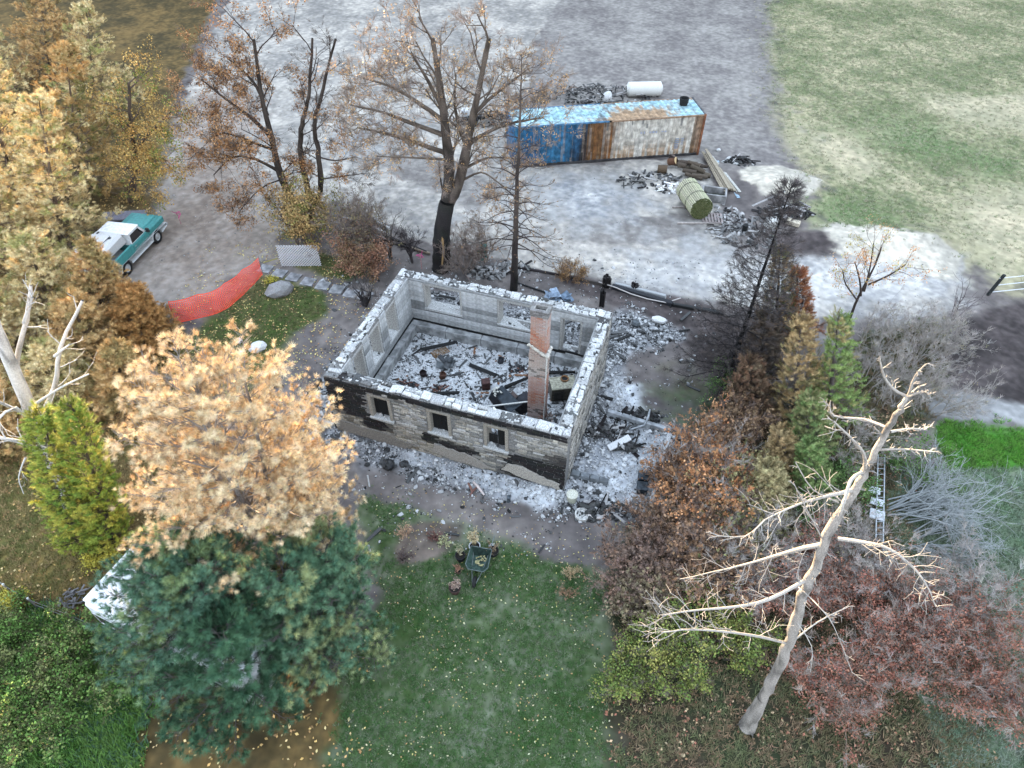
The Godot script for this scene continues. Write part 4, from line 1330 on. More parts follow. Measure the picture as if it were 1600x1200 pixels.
	mt.box(T(Vector3(0, 0.06, 0)), Vector3(1.2, 0.08, 0.8), col(0.04, 0.05, 0.03))
	obj("trough_body", mt, M.concrete, t)
	# heaps of charred wood, blocks and rubble right of the yard
	for q in [[Vector3(13.44, 0, -33.69), Vector3(15.64, 0, -35.11), 0.06, "thin pale pole sticking out left of the charred heap below the sand"], [Vector3(14.26, 0, -33.23), Vector3(15.59, 0, -33.62), 0.07, "short grey plank across the left of the charred heap"], [Vector3(15.26, 0, -33.75), Vector3(16.43, 0, -33.29), 0.07, "grey plank lying across the middle of the charred heap"], [Vector3(16.16, 0, -34.22), Vector3(16.59, 0, -33.36), 0.06, "white strip of wood at the right end of the charred heap"], [Vector3(15.89, 0, -33.69), Vector3(16.12, 0, -32.97), 0.12, "broad brown plank slanting at the right of the charred heap"]]:
		var m := Mesher.new()
		var x := along(q[0] + Vector3(0, 0.45, 0), q[1] + Vector3(0, 0.55, 0))
		m.cbox(T(Vector3.ZERO), Vector3(q[0].distance_to(q[1]), 0.05, q[2] * 2.0), 0.006, col(0.30, 0.28, 0.27))
		tag(obj("plank", m, M.wood, self, x), q[3], "plank")
	debris("charred_heap", "heap of charred planks and blackened sticks below the pale sand heap", Vector3(15.3, 0, -33.49), 1.6, 0.7, 120, 0.04, 1.0, 0.55)
	debris("burnt_rubble", "grey rubble and burnt scraps along the right edge of the yard", Vector3(12.57, 0, -31.83), 2.0, 1.6, 150, 0.22, 0.5, 0.25)
	debris("rubble_strip", "line of whitish rubble running down the yard edge toward the dead conifer", Vector3(12.11, 0, -32.9), 0.9, 1.6, 90, 0.38, 0.3, 0.3)
	var m := Mesher.new()
	m.cbox(T(Vector3.ZERO), Vector3(0.62, 0.5, 0.5), 0.03, col(0.48, 0.46, 0.43), 0.02, R)
	tag(obj("concrete_block", m, M.stone, self, turned(Vector3(14.24, 0, -32.33) + Vector3(0, 0.24, 0), 0.3)), "whitish concrete block in front of the charred heap", "block")
	m = Mesher.new()
	m.cbox(T(Vector3.ZERO), Vector3(0.72, 0.22, 0.42), 0.02, col(0.50, 0.43, 0.33), 0.015, R)
	tag(obj("timber_block", m, M.wood, self, turned(Vector3(15.47, 0, -32.46) + Vector3(0, 0.18, 0), -0.5)), "pale tan timber block at the right foot of the charred heap", "block")
	m = Mesher.new()
	m.lathe(T(Vector3.ZERO), [Vector2(0, 0), Vector2(0.13, 0), Vector2(0.15, 0.5), Vector2(0.0, 0.46)], 9, col(0.015, 0.015, 0.015))
	tag(obj("charred_stub", m, M.char, self, T(Vector3(12.61, 0, -31.71))), "small black charred stub on the rubble at the yard edge", "stump")
	for q in [[Vector3(13.56, 0, -39.63), 0.5, "largest whitish stone of the cluster between the boards and the sand heap"], [Vector3(13.21, 0, -39.3), 0.4, "whitish stone left of the largest one in the cluster by the boards"], [Vector3(13.79, 0, -39.06), 0.45, "whitish stone at the right end of the cluster near the dark brush heap"], [Vector3(13.32, 0, -38.75), 0.35, "whitish stone in front of the largest one of the cluster"], [Vector3(12.95, 0, -38.83), 0.3, "small whitish stone at the near left of the cluster by the boards"], [Vector3(13.16, 0, -40.96), 0.3, "small whitish stone apart from the cluster, nearest the container corner"]]:
		m = Mesher.new()
		m.rock(T(Vector3.ZERO), Vector3(q[1], q[1] * 0.7, q[1] * 0.9), 0.16, R, col(0.52, 0.51, 0.49), true)
		tag(obj("white_stone", m, M.stone, self, T(q[0] + Vector3(0, q[1] * 0.25, 0))), q[2], "stone", "white stones by the boards")
	debris("dark_brush_heap", "dark heap of charred brush beside the white stones", Vector3(14.12, 0, -39.3), 0.9, 0.7, 70, 0.03, 0.6, 0.5)
	# burnt wreckage behind the container and a white tank
	debris("burnt_wreckage", "blackened wreckage and ash behind the blue container", Vector3(5.99, 0, -48.99), 4.5, 1.6, 240, 0.10, 0.7, 0.9)
	debris("burnt_wreck_left", "black charred wreck heap left of the container behind the trees", Vector3(-1.52, 0, -44.92), 2.4, 0.8, 150, 0.03, 0.8, 0.9)
	m = Mesher.new()
	m.tube(PackedVector3Array([Vector3(-1.3, 0, 0), Vector3(-1.15, 0, 0), Vector3(1.15, 0, 0), Vector3(1.3, 0, 0)]), PackedFloat32Array([0.25, 0.5, 0.5, 0.25]), 16, col(0.62, 0.6, 0.56))
	tag(obj("white_tank", m, M.plain, self, turned(Vector3(9.48, 0, -49.2) + Vector3(0, 0.5, 0), 0.05)), "white cylindrical tank lying behind the right half of the container", "tank")
	m = Mesher.new()
	m.rock(T(Vector3.ZERO), Vector3(0.9, 0.8, 0.8), 0.15, R, col(0.55, 0.54, 0.53), true)
	tag(obj("white_boulder", m, M.stone, self, T(Vector3(6.71, 0, -48.34) + Vector3(0, 0.3, 0))), "white lump among black wreckage behind the middle of the container", "stone")
	m = Mesher.new()
	m.cbox(T(Vector3.ZERO), Vector3(0.5, 0.6, 0.4), 0.04, col(0.6, 0.6, 0.6), 0.03, R)
	tag(obj("white_box", m, M.plain, self, T(Vector3(-3.21, 0, -45.69) + Vector3(0, 0.3, 0))), "small white box seen between the limbs of the twin-trunk tree", "box")
	m = Mesher.new()
	m.rock(T(Vector3.ZERO), Vector3(0.4, 0.35, 0.35), 0.15, R, col(0.03, 0.03, 0.03), true)
	tag(obj("black_lump", m, M.char, self, T(Vector3(-0.34, 0, -42.88) + Vector3(0, 0.15, 0))), "small round black lump on the pale yard left of the burnt trunk", "stone")
	# timber edging along the drive
	var ed := [[Vector3(-9.14, 0, -33.49), Vector3(-7.61, 0, -32.58), 0.14, col(0.05, 0.05, 0.05), "charred beam at the left end of the drive edge behind the bushes"], [Vector3(-9.41, 0, -32.97), Vector3(-8.12, 0, -32.46), 0.13, col(0.42, 0.40, 0.40), "short pale beam in front of the charred beam by the drive"], [Vector3(-7.68, 0, -32.84), Vector3(-6.72, 0, -31.95), 0.13, col(0.40, 0.38, 0.36), "whitish log end right of the rust-brown bush by the drive"],
		[Vector3(-7.54, 0, -32.08), Vector3(-6.8, 0, -31.46), 0.13, col(0.40, 0.36, 0.33), "short whitish log behind the bare sapling by the drive"], [Vector3(-6.7, 0, -31.22), Vector3(-4.43, 0, -29.81), 0.10, col(0.03, 0.03, 0.03), "long thin black charred beam slanting toward the twin-trunk tree"], [Vector3(-6.94, 0, -30.98), Vector3(-5.06, 0, -30.04), 0.08, col(0.05, 0.045, 0.045), "thin blackened rail just in front of the long charred beam"], [Vector3(-5.42, 0, -30.27), Vector3(-4.29, 0, -29.69), 0.10, col(0.26, 0.20, 0.15), "brown split beam end at the foot of the twin-trunk tree"]]
	for q in ed:
		m = Mesher.new()
		var x := along(q[0] + Vector3(0, q[2] * 0.8, 0), q[1] + Vector3(0, q[2] * 0.8, 0))
		m.cbox(T(Vector3.ZERO), Vector3(q[0].distance_to(q[1]), q[2] * 1.4, q[2] * 1.4), 0.02, q[3], 0.02, R)
		tag(obj("edging_beam", m, M.char, self, x), q[4], "beam", "beams along the drive edge")
	for q in [[Vector3(0.2, 0, -28.58), Vector3(2.58, 0, -27.82), 0.10, col(0.04, 0.035, 0.035), "black charred log along the yard edge right of the burnt trunk"], [Vector3(2.58, 0, -27.82), Vector3(4.52, 0, -27.09), 0.10, col(0.10, 0.085, 0.075), "grey-black log along the yard edge left of the jagged stump"], [Vector3(4.94, 0, -26.89), Vector3(7.7, 0, -25.5), 0.17, col(0.025, 0.025, 0.03), "long black charred timber edging right of the jagged stump"], [Vector3(5.09, 0, -27.09), Vector3(7.48, 0, -26.09), 0.14, col(0.38, 0.38, 0.38), "pale ash-covered concrete kerb along the yard edge right of the stump"], [Vector3(7.7, 0, -25.5), Vector3(10.02, 0, -24.84), 0.13, col(0.03, 0.03, 0.03), "blackened timber edging running on toward the burnt conifer"], [Vector3(0, 0, -27.4), Vector3(1.82, 0, -26.38), 0.06, col(0.02, 0.02, 0.02), "thin black charred rail behind the back wall"]]:
		m = Mesher.new()
		var x := along(q[0] + Vector3(0, q[2] * 0.6, 0), q[1] + Vector3(0, q[2] * 0.6, 0))
		m.cbox(T(Vector3.ZERO), Vector3(q[0].distance_to(q[1]), q[2] * 1.5, q[2] * 1.3), 0.025, q[3], 0.03, R)
		tag(obj("yard_edging", m, M.char, self, x), q[4], "timber", "edging along the yard")
	# stumps
	for q in [[Vector3(4.67, 0, -27.04), 0.62, 0.20, "jagged black charred stump at the yard edge behind the house"], [Vector3(4.31, 0, -25.5), 0.9, 0.12, "black charred post with grey top just behind the back right corner"], [Vector3(6.04, 0, -26.79), 0.3, 0.17, "low black stub on the ash-covered kerb"]]:
		m = Mesher.new()
		for k in 9:
			var a := TAU * k / 9.0
			m.box(T(Vector3(cos(a) * q[2] * 0.7, q[1] * 0.45, sin(a) * q[2] * 0.7), Basis(Vector3.UP, -a)), Vector3(q[2] * 0.6, q[1] * R.randf_range(0.75, 1.3), q[2] * 0.55), col(0.016, 0.015, 0.015), 0.03, R)
		tag(obj("charred_stump", m, M.char, self, T(q[0])), q[3], "stump")
	# lattice panel
	var lt := thing("lattice_panel", "white diamond lattice panel standing in front of the ochre bush", "lattice", Vector3(-11.83, 0, -28.69), 0.01)
	m = Mesher.new()
	var lw := 2.05
	var lh := 1.27
	for dirn in [1, -1]:
		for k in range(-12, 24):
			# a lath along the diagonal, clipped to the panel
			var off := k * 0.135 + (0.0 if dirn == 1 else 0.02)
			var p0 := Vector2(off, 0)
			var p1 := Vector2(off + lh * dirn, lh)
			var q0 := p0
			var q1 := p1
			for side in [0.0, lw]:
				if (q0.x < 0.0 and side == 0.0) or (q0.x > lw and side == lw):
					q0 = p0 + (p1 - p0) * ((side - p0.x) / (p1.x - p0.x))
				if (q1.x < 0.0 and side == 0.0) or (q1.x > lw and side == lw):
					q1 = p0 + (p1 - p0) * ((side - p0.x) / (p1.x - p0.x))
			if q0.x < -0.001 or q0.x > lw + 0.001 or q1.y <= q0.y or q0.y > lh - 0.05 or q1.distance_to(q0) < 0.06 or q0.y < -0.01 or q1.y > lh + 0.01:
				continue
			var mm := Mesher.new()
			var c := (q0 + q1) / 2
			mm.box(Transform3D(Basis(Vector3.BACK, (q1 - q0).angle()), Vector3(c.x, c.y, 0.008 * dirn)), Vector3(q0.distance_to(q1), 0.04, 0.009), col(0.72, 0.70, 0.70))
			obj("lath", mm, M.plain, lt)
	# orange safety fence
	safety_fence()
	# yellow tape from the fence to the lattice
	m = Mesher.new()
	var ya := Vector3(-12.34, 0.86, -27.82)
	var yb := Vector3(-11.91, 0.48, -28.69)
	m.box(along(ya, yb), Vector3(ya.distance_to(yb), 0.06, 0.01), col(0.50, 0.42, 0.16))
	tag(obj("yellow_tape", m, M.cloth, self), "yellow caution tape stretched from the orange fence to the lattice", "tape")
	# stepping path
	var sp := [Vector3(-12.58, 0, -28.41), Vector3(-11.78, 0, -28.04), Vector3(-10.99, 0, -27.72), Vector3(-10.17, 0, -27.35), Vector3(-9.38, 0, -27.04), Vector3(-8.62, 0, -26.74), Vector3(-7.88, 0, -26.43), Vector3(-7.16, 0, -26.23)]
	var path := thing("slab_path", "row of grey concrete paving slabs leading toward the house's left wall", "path", Vector3.ZERO, 0)
	path.remove_meta("category")
	path.set_meta("kind", "structure")
	for k in 8:
		var p: Vector3 = sp[k]
		var mm := Mesher.new()
		var b := R.randf_range(0.26, 0.33)
		mm.cbox(T(Vector3.ZERO), Vector3(0.66, 0.1, 0.62), 0.015, col(b, b * 0.98, b * 0.99), 0.012, R)
		obj("paving_slab", mm, M.concrete, path, turned(p + Vector3(0, 0.02, 0), -0.28 + R.randf_range(-.04, .04)))
	# stones and bits on the side lawn
	m = Mesher.new()
	m.rock(T(Vector3.ZERO), Vector3(1.35, 0.9, 0.95), 0.12, R, col(0.25, 0.235, 0.23), true)
	tag(obj("boulder", m, M.stone, self, turned(Vector3(-11.38, 0, -26.48) + Vector3(0, 0.2, 0), 0.4)), "big rounded grey boulder on the grass below the slab path", "boulder")
	m = Mesher.new()
	m.rock(T(Vector3.ZERO), Vector3(0.85, 0.5, 0.6), 0.07, R, col(0.64, 0.63, 0.62), true)
	tag(obj("white_rock", m, M.plain, self, turned(Vector3(-11.4, 0, -22.44) + Vector3(0, 0.15, 0), 0.7)), "smooth white rock on the brown grass left of the house", "rock")
	var ball := thing("football", "small black and white ball lying left of the white rock", "ball", Vector3(-12.36, 0, -22.87) + Vector3(0, 0.14, 0))
	m = Mesher.new()
	m.rock(T(Vector3.ZERO), Vector3(0.3, 0.3, 0.3), 0.01, R, col(0.6, 0.6, 0.6), true)
	obj("ball_skin", m, M.plain, ball)
	m = Mesher.new()
	for d in [Vector3(-0.5, 0.8, 0.3), Vector3(0.8, 0.1, 0.5), Vector3(-0.6, -0.2, 0.7), Vector3(0.1, 0.5, -0.8)]:
		m.rock(T(d.normalized() * 0.115), Vector3(0.11, 0.11, 0.11), 0.05, R, col(0.03, 0.03, 0.03))
	obj("black_patch", m, M.plain, ball)
	m = Mesher.new()
	m.tube(PackedVector3Array([Vector3(-12.61, 0, -22.44) + Vector3(0, .06, 0), Vector3(-12.37, 0, -22.19) + Vector3(0, .08, 0), Vector3(-12.04, 0, -21.94) + Vector3(0, .05, 0)]), PackedFloat32Array([0.03, 0.06, 0.05]), 7, col(0.42, 0.33, 0.29))
	tag(obj("stick", m, M.wood, self), "short pinkish stick on the grass just below the ball", "stick")
	m = Mesher.new()
	m.rock(T(Vector3.ZERO), Vector3(0.16, 0.12, 0.14), 0.1, R, col(0.02, 0.02, 0.02), true)
	tag(obj("black_stone", m, M.char, self, T(Vector3(-11.6, 0, -20.43) + Vector3(0, .04, 0))), "tiny black stone on the grass below the stick", "stone")
	for q in [[Vector3(-10.74, 0, -20.74), Vector3(-10.12, 0, -20.94), 0.035, col(0.10, 0.07, 0.05), "thin brown stick lying left of the house on grey soil"], [Vector3(-10.33, 0, -19.75), Vector3(-9.95, 0, -20.2), 0.05, col(0.03, 0.028, 0.026), "charred branch on grey soil left of the house"], [Vector3(-10.19, 0, -20.28), Vector3(-9.7, 0, -20.05), 0.045, col(0.025, 0.025, 0.025), "short blackened branch crossing the charred one left of the house"], [Vector3(-1.44, 0, -15.11), Vector3(-1.02, 0, -14.5), 0.05, col(0.62, 0.52, 0.48), "long white stick lying on rubble at the foot of the front wall"], [Vector3(-1.63, 0, -15.05), Vector3(-1.47, 0, -14.61), 0.04, col(0.24, 0.12, 0.09), "short red-brown stick beside the white one at the front wall"], [Vector3(-1.29, 0, -14.9), Vector3(-1.54, 0, -14.5), 0.035, col(0.2, 0.1, 0.08), "thin red-brown stick crossing the white one at the front wall"]]:
		m = Mesher.new()
		var mid: Vector3 = (q[0] + q[1]) / 2 + Vector3(R.randf_range(-.05, .05), 0.16, R.randf_range(-.05, .05))
		m.tube(PackedVector3Array([q[0] + Vector3(0, .06, 0), mid, q[1] + Vector3(0, .1, 0)]), PackedFloat32Array([q[2], q[2] * 1.2, q[2] * 0.8]), 6, q[3])
		tag(obj("fallen_stick", m, M.wood, self), q[4], "stick")
	# pink survey ribbons on stakes
	for q in [[Vector3(-4.61, 0, -28.47), 0.95, "pink-ribboned wooden stake behind the back left corner of the house"], [Vector3(-18.3, 0, -32.58), 0.8, "pink-ribboned stake standing on the gravel right of the parked truck"]]:
		var st := thing("survey_stake", q[2], "stake", q[0], 0.3)
		m = Mesher.new()
		m.cbox(T(Vector3(0, q[1] / 2, 0)), Vector3(0.04, q[1], 0.03), 0.004, col(0.45, 0.25, 0.25))
		obj("stake", m, M.wood, st)
		m = Mesher.new()
		for k in 7:
			m.box(T(Vector3(R.randf_range(-.12, .12), q[1] - 0.05 - R.randf() * 0.25, R.randf_range(-.08, .08)), rot(1.0)), Vector3(0.3, 0.035, 0.006), col(0.72, 0.10, 0.30))
		obj("ribbon", m, M.cloth, st)
	# teal cloth hung on the bare shrub
	m = Mesher.new()
	for k in 22:
		m.box(T(Vector3(-1.53, 0.79, -28.91) + Vector3(R.randf_range(-.14, .14), R.randf_range(-.5, .45), R.randf_range(-.1, .1)), rot(0.6)), Vector3(R.randf_range(.14, .3), R.randf_range(.14, .34), 0.012), col(0.01, 0.24, 0.19).lightened(R.randf() * 0.1), 0.03, R)
	tag(obj("teal_cloth", m, M.cloth, self), "torn teal cloth hanging on the bare shrub right of the twin-trunk tree", "cloth")
	# blue-grey crumpled sheet behind the chimney
	m = Mesher.new()
	for k in 12:
		m.box(T(Vector3(2.23, 0, -25.79) + Vector3(R.randf_range(-.5, .5), R.randf_range(.05, .5), R.randf_range(-.3, .3)), rot(0.9)), Vector3(R.randf_range(.2, .6), 0.015, R.randf_range(.2, .4)), col(0.22, 0.29, 0.38).lightened(R.randf() * 0.15), 0.05, R)
	tag(obj("crumpled_sheet", m, M.metal, self), "crumpled blue-grey metal sheet behind the back wall beyond the chimney", "metal sheet")
	debris("ash_mound", "pale ash-covered rubble mound behind the back wall near the burnt trunk", Vector3(-1.36, 0, -28.04), 1.0, 0.5, 110, 0.28, 0.25, 0.4)
	debris("ash_mound", "smaller whitish rubble mound right of the burnt trunk's foot behind the wall", Vector3(0, 0, -28.47), 0.9, 0.5, 80, 0.3, 0.4, 0.35)
	# fallen wire and pipe at the yard edge
	m = Mesher.new()
	var wp := [Vector3(4.3, 0, -27.14), Vector3(5.04, 0, -26.63), Vector3(5.77, 0, -26.14), Vector3(6.49, 0, -25.69), Vector3(7.4, 0, -25.55), Vector3(8.12, 0, -25.79)]
	var pts := PackedVector3Array()
	var rr := PackedFloat32Array()
	for p in wp:
		pts.append(p + Vector3(0, R.randf_range(0.15, 0.3), 0))
		rr.append(0.03)
	m.tube(pts, rr, 5, col(0.30, 0.27, 0.25))
	tag(obj("fallen_branch", m, M.twig, self), "long thin bare fallen branch across the black edging behind the house", "branch")
	m = Mesher.new()
	m.rock(T(Vector3.ZERO), Vector3(0.75, 0.3, 0.45), 0.12, R, col(0.6, 0.59, 0.58), true)
	tag(obj("white_bag", m, M.plain, self, turned(Vector3(6.88, 0, -24.33) + Vector3(0, .12, 0), -0.2)), "white crumpled bag on ash right of the back right corner", "bag")
	m = Mesher.new()
	m.lathe(T(Vector3.ZERO), [Vector2(0, 0), Vector2(0.17, 0), Vector2(0.2, 0.2), Vector2(0.14, 0.3), Vector2(0, 0.32)], 12, col(0.10, 0.11, 0.12))
	tag(obj("metal_pot", m, M.metal, self, T(Vector3(5.75, 0, -24.01))), "round dark metal pot on ash right of the back right corner", "pot")

# a heap of broken pieces, counted as one mass
func debris(called: String, label: String, p: Vector3, rx: float, rz: float, count: int, tone: float, sticks := 0.3, high := 0.2) -> void:
	var m := Mesher.new()
	for k in count:
		var a := R.randf() * TAU
		var d := sqrt(R.randf())
		var q := Vector3(cos(a) * d * rx, R.randf_range(0, high) * (1.15 - d), sin(a) * d * rz)
		q.y += gh(p.x + q.x, p.z + q.z)
		var t := tone * R.randf_range(0.35, 1.5)
		if R.randf() < 0.2: t = 0.02
		if R.randf() < 0.12: t = maxf(t, 0.4)
		var c := col(t, t * 0.95, t * 0.91)
		if R.randf() < sticks * 0.5:
			m.box(T(q + Vector3(0, .03, 0), rot(0.35)), Vector3(R.randf_range(0.25, 1.1), R.randf_range(.02, .06), R.randf_range(.03, .12)), c, 0.015, R)
		else:
			var s := R.randf_range(0.08, 0.3)
			m.rock(T(q, rot()), Vector3(s * 1.3, s * 0.6, s), 0.28, R, c)
	tag(obj(called, m, M.rubble, self, T(p)), label, "debris", "", "stuff")

func safety_fence() -> void:
	var t := thing("safety_fence", "orange-red plastic mesh safety fence sagging in an arc left of the house", "fence", Vector3.ZERO)
	var key := [Vector3(-15.69, 0, -24.19), Vector3(-14.72, 0, -24.56), Vector3(-13.79, 0, -25.07), Vector3(-13.18, 0, -26.18), Vector3(-12.59, 0, -27.93)]
	var tops := [1.15, 1.2, 1.2, 1.1, 0.9]
	var cur := Curve3D.new()
	for i in key.size():
		var tan: Vector3 = (key[mini(i + 1, 4)] - key[maxi(i - 1, 0)]) * 0.22
		cur.add_point(key[i], -tan, tan)
	var len := cur.get_baked_length()
	var n := int(len / 0.085)
	var m := Mesher.new()
	var rows := 13
	var grid := []
	for i in n + 1:
		var s := float(i) / n
		var p := cur.sample_baked(s * len)
		var k := s * 4.0
		var h: float = lerpf(tops[int(minf(k, 3.0))], tops[int(minf(k, 3.0)) + 1], k - minf(floorf(k), 3.0))
		h *= 1.0 - 0.06 * absf(sin(k * PI))
		var line := []
		for j in rows + 1:
			var f := float(j) / rows
			line.append(p + Vector3(sin(i * 0.5 + j) * 0.012, 0.04 + h * f, 0.16 * sin(f * PI) * (0.3 + 0.7 * sin(k * PI) ** 2) - f * 0.12))
		grid.append(line)
	for i in n:
		for j in rows + 1:  # horizontal strands, wider at the edges
			var w := 0.05 if j == 0 or j == rows else 0.028
			var up := Vector3(0, w, 0)
			m.quad(grid[i][j], grid[i + 1][j], grid[i + 1][j] + up, grid[i][j] + up, col(0.86, 0.10, 0.06))
		for j in rows:
			var dx: Vector3 = (grid[i + 1][j] - grid[i][j]) * 0.34
			m.quad(grid[i][j], grid[i][j] + dx, grid[i][j + 1] + dx, grid[i][j + 1], col(0.84, 0.09, 0.055))
	var o := obj("fence_mesh", m, M.fence, t)
	o.set_meta("kind", "stuff")
	for i in [0, int(n * 0.33), int(n * 0.66), n]:
		var mm := Mesher.new()
		var p: Vector3 = grid[i][0]
		mm.rod(Vector3(p.x, 0, p.z - 0.05), grid[i][rows] + Vector3(0, 0.08, -0.04), 0.018, 6, col(0.30, 0.28, 0.27))
		obj("fence_stake", mm, M.metal, t)

# ---------------------------------------------------------------- left: truck and trailer
func wheel(parent: Node3D, at: Vector3, r: float, w: float, side: float) -> void:
	var m := Mesher.new()
	var b := Basis(Vector3.RIGHT, PI / 2 * side)
	m.lathe(Transform3D(b, at), [Vector2(r * 0.6, -w / 2), Vector2(r * 0.93, -w / 2), Vector2(r, -w * 0.32), Vector2(r, w * 0.32), Vector2(r * 0.93, w / 2), Vector2(r * 0.6, w / 2)], 20, col(0.02, 0.02, 0.02))
	var o := MeshInstance3D.new()
	var hub := Mesher.new()
	hub.lathe(Transform3D(b, at), [Vector2(r * 0.6, w * 0.38), Vector2(r * 0.5, w * 0.25), Vector2(r * 0.25, w * 0.3), Vector2(r * 0.2, w * 0.46), Vector2(0, w * 0.47)], 16, col(0.42, 0.42, 0.41))
	var tyre := obj("wheel", m, M.rubber, parent)
	obj("rim", hub, M.plain, tyre)
	o.free()

func arch_profile(L: float, low: float, top: float, wheels: Array, r: float) -> PackedVector2Array:
	var p := PackedVector2Array([Vector2(0, top), Vector2(0, low + 0.12)])
	for wx in wheels:
		p.append(Vector2(wx - r, low))
		for i in range(1, 12):
			var a := PI - PI * i / 12.0
			p.append(Vector2(wx + cos(a) * r, low + sin(a) * r * 0.95))
		p.append(Vector2(wx + r, low))
	p.append(Vector2(L, low + 0.1))
	p.append(Vector2(L, top - 0.08))
	return p

func make_truck() -> void:
	# local x runs from tail to nose; the right flank (z = 0 plane of the wheels' outside) faces the yard
	var f := Vector3(-18.81, 0, -30.74)
	var r := Vector3(-19.3, 0, -28.04)
	var dir := (f - r).normalized()
	var yaw := atan2(-dir.z, dir.x)
	var right := Vector3(-dir.z, 0, dir.x)
	var t := thing("pickup_truck", "old two-tone teal and white pickup truck parked under the golden trees", "truck", r - dir * 1.15 - right * 0.92, yaw)
	var L := 4.95
	var W := 1.86
	var teal := col(0.045, 0.20, 0.19)
	var white := col(0.58, 0.58, 0.56)
	var m := Mesher.new()
	m.prism(arch_profile(L, 0.36, 0.72, [1.15, 3.97], 0.42), W, T(Vector3(0, 0, W / 2)), white)
	obj("lower_body", m, M.truck, t)
	m = Mesher.new()
	m.cbox(T(Vector3(4.17, 0.90, 0)), Vector3(1.5, 0.36, W - 0.03), 0.06, teal)
	m.cbox(T(Vector3(4.15, 1.095, 0)), Vector3(1.36, 0.05, W * 0.62), 0.02, col(0.06, 0.24, 0.23))
	obj("hood", m, M.truck, t)
	m = Mesher.new()
	m.cbox(T(Vector3(2.74, 0.90, 0)), Vector3(1.36, 0.36, W - 0.02), 0.03, teal)
	obj("cab", m, M.truck, t)
	m = Mesher.new()
	var bt := PackedVector2Array([Vector2(2.08, 1.07), Vector2(3.42, 1.07), Vector2(3.02, 1.62), Vector2(2.18, 1.62)])
	m.prism(bt, W - 0.2, T(Vector3(0, 0, W / 2 - 0.1)), white)
	obj("greenhouse", m, M.truck, t)
	m = Mesher.new()
	m.cbox(T(Vector3(2.6, 1.65, 0)), Vector3(0.98, 0.07, W - 0.16), 0.03, col(0.64, 0.63, 0.62))
	obj("roof", m, M.truck, t)
	m = Mesher.new()
	m.box(Transform3D(Basis(Vector3.BACK, -0.942), Vector3(3.236, 1.35, 0)), Vector3(0.56, 0.012, W - 0.42), col(1, 1, 1))
	obj("windshield", m, M.glass, t)
	for s in [-1, 1]:
		m = Mesher.new()
		m.prism(PackedVector2Array([Vector2(2.2, 1.12), Vector2(3.22, 1.12), Vector2(2.94, 1.55), Vector2(2.26, 1.55)]), 0.012, T(Vector3(0, 0, s * (W / 2 - 0.1) + 0.009)), col(1, 1, 1))
		obj("side_window", m, M.glass, t)
		m = Mesher.new()
		m.cbox(T(Vector3(3.30, 1.22, s * (W / 2 + 0.12))), Vector3(0.10, 0.24, 0.2), 0.02, col(0.05, 0.05, 0.05))
		m.rod(Vector3(3.30, 1.12, s * W / 2 * 0.95), Vector3(3.30, 1.2, s * (W / 2 + 0.1)), 0.015, 5, col(0.1, 0.1, 0.1))
		obj("mirror", m, M.plain, t)
		m = Mesher.new()
		m.lathe(Transform3D(Basis(Vector3.BACK, -PI / 2), Vector3(L - 0.05, 0.86, s * 0.68)), [Vector2(0.11, 0), Vector2(0.11, 0.05), Vector2(0.0, 0.075)], 12, col(0.6, 0.6, 0.58))
		obj("headlight", m, M.metal, t)
		m = Mesher.new()
		m.cbox(T(Vector3(2.72, 0.80, s * (W / 2 + 0.002))), Vector3(1.15, 0.02, 0.014), 0.004, col(0.5, 0.5, 0.48))
		m.cbox(T(Vector3(2.25, 0.95, s * (W / 2 + 0.006))), Vector3(0.14, 0.03, 0.025), 0.006, col(0.4, 0.4, 0.4))
		obj("door_handle", m, M.metal, t)
		m = Mesher.new()
		m.cbox(T(Vector3(1.04, 0.94, s * (W / 2 - 0.05))), Vector3(2.06, 0.46, 0.1), 0.02, teal if s > 0 else white)
		obj("bed_side", m, M.truck, t)
		for x in [1.15, 3.97]:
			wheel(t, Vector3(x, 0.36, s * (W / 2 - 0.13)), 0.36, 0.22, s)
	m = Mesher.new()
	m.cbox(T(Vector3(0.03, 0.92, 0)), Vector3(0.06, 0.4, W - 0.22), 0.01, white)
	obj("tailgate", m, M.truck, t)
	m = Mesher.new()
	m.cbox(T(Vector3(L + 0.04, 0.5, 0)), Vector3(0.12, 0.16, W), 0.03, col(0.45, 0.45, 0.44))
	obj("front_bumper", m, M.metal, t)
	m = Mesher.new()
	for k in 5:
		m.cbox(T(Vector3(L - 0.04, 0.76 + k * 0.05, 0)), Vector3(0.05, 0.025, 1.1), 0.004, col(0.2, 0.2, 0.2))
	obj("grille", m, M.metal, t)
	# white camper top and load on the bed
	var cp := thing("camper_top", "dirty white camper top with holes lying over the pickup's bed and cab", "camper top", t.transform * Vector3(1.1, 1.1, -0.12), yaw)
	m = Mesher.new()
	m.cbox(T(Vector3(0, 0.36, 0)), Vector3(2.1, 0.62, 1.5), 0.12, col(0.62, 0.60, 0.58), 0.03, R)
	m.cbox(T(Vector3(-0.1, 0.70, -0.15)), Vector3(1.5, 0.12, 1.0), 0.05, col(0.66, 0.64, 0.62), 0.04, R)
	obj("shell", m, M.plain, cp)
	for q in [Vector3(0.45, 0.681, 0.4), Vector3(-0.75, 0.681, 0.45), Vector3(0.8, 0.681, -0.45)]:
		m = Mesher.new()
		m.rock(T(q), Vector3(0.22, 0.02, 0.16), 0.2, R, col(0.02, 0.02, 0.02))
		obj("hole", m, M.char, cp)
	# debris by the truck
	var ld := Mesher.new()
	ld.cbox(T(Vector3(0, 0.25, 0)), Vector3(2.4, 0.14, 0.9), 0.02, col(0.20, 0.19, 0.22))
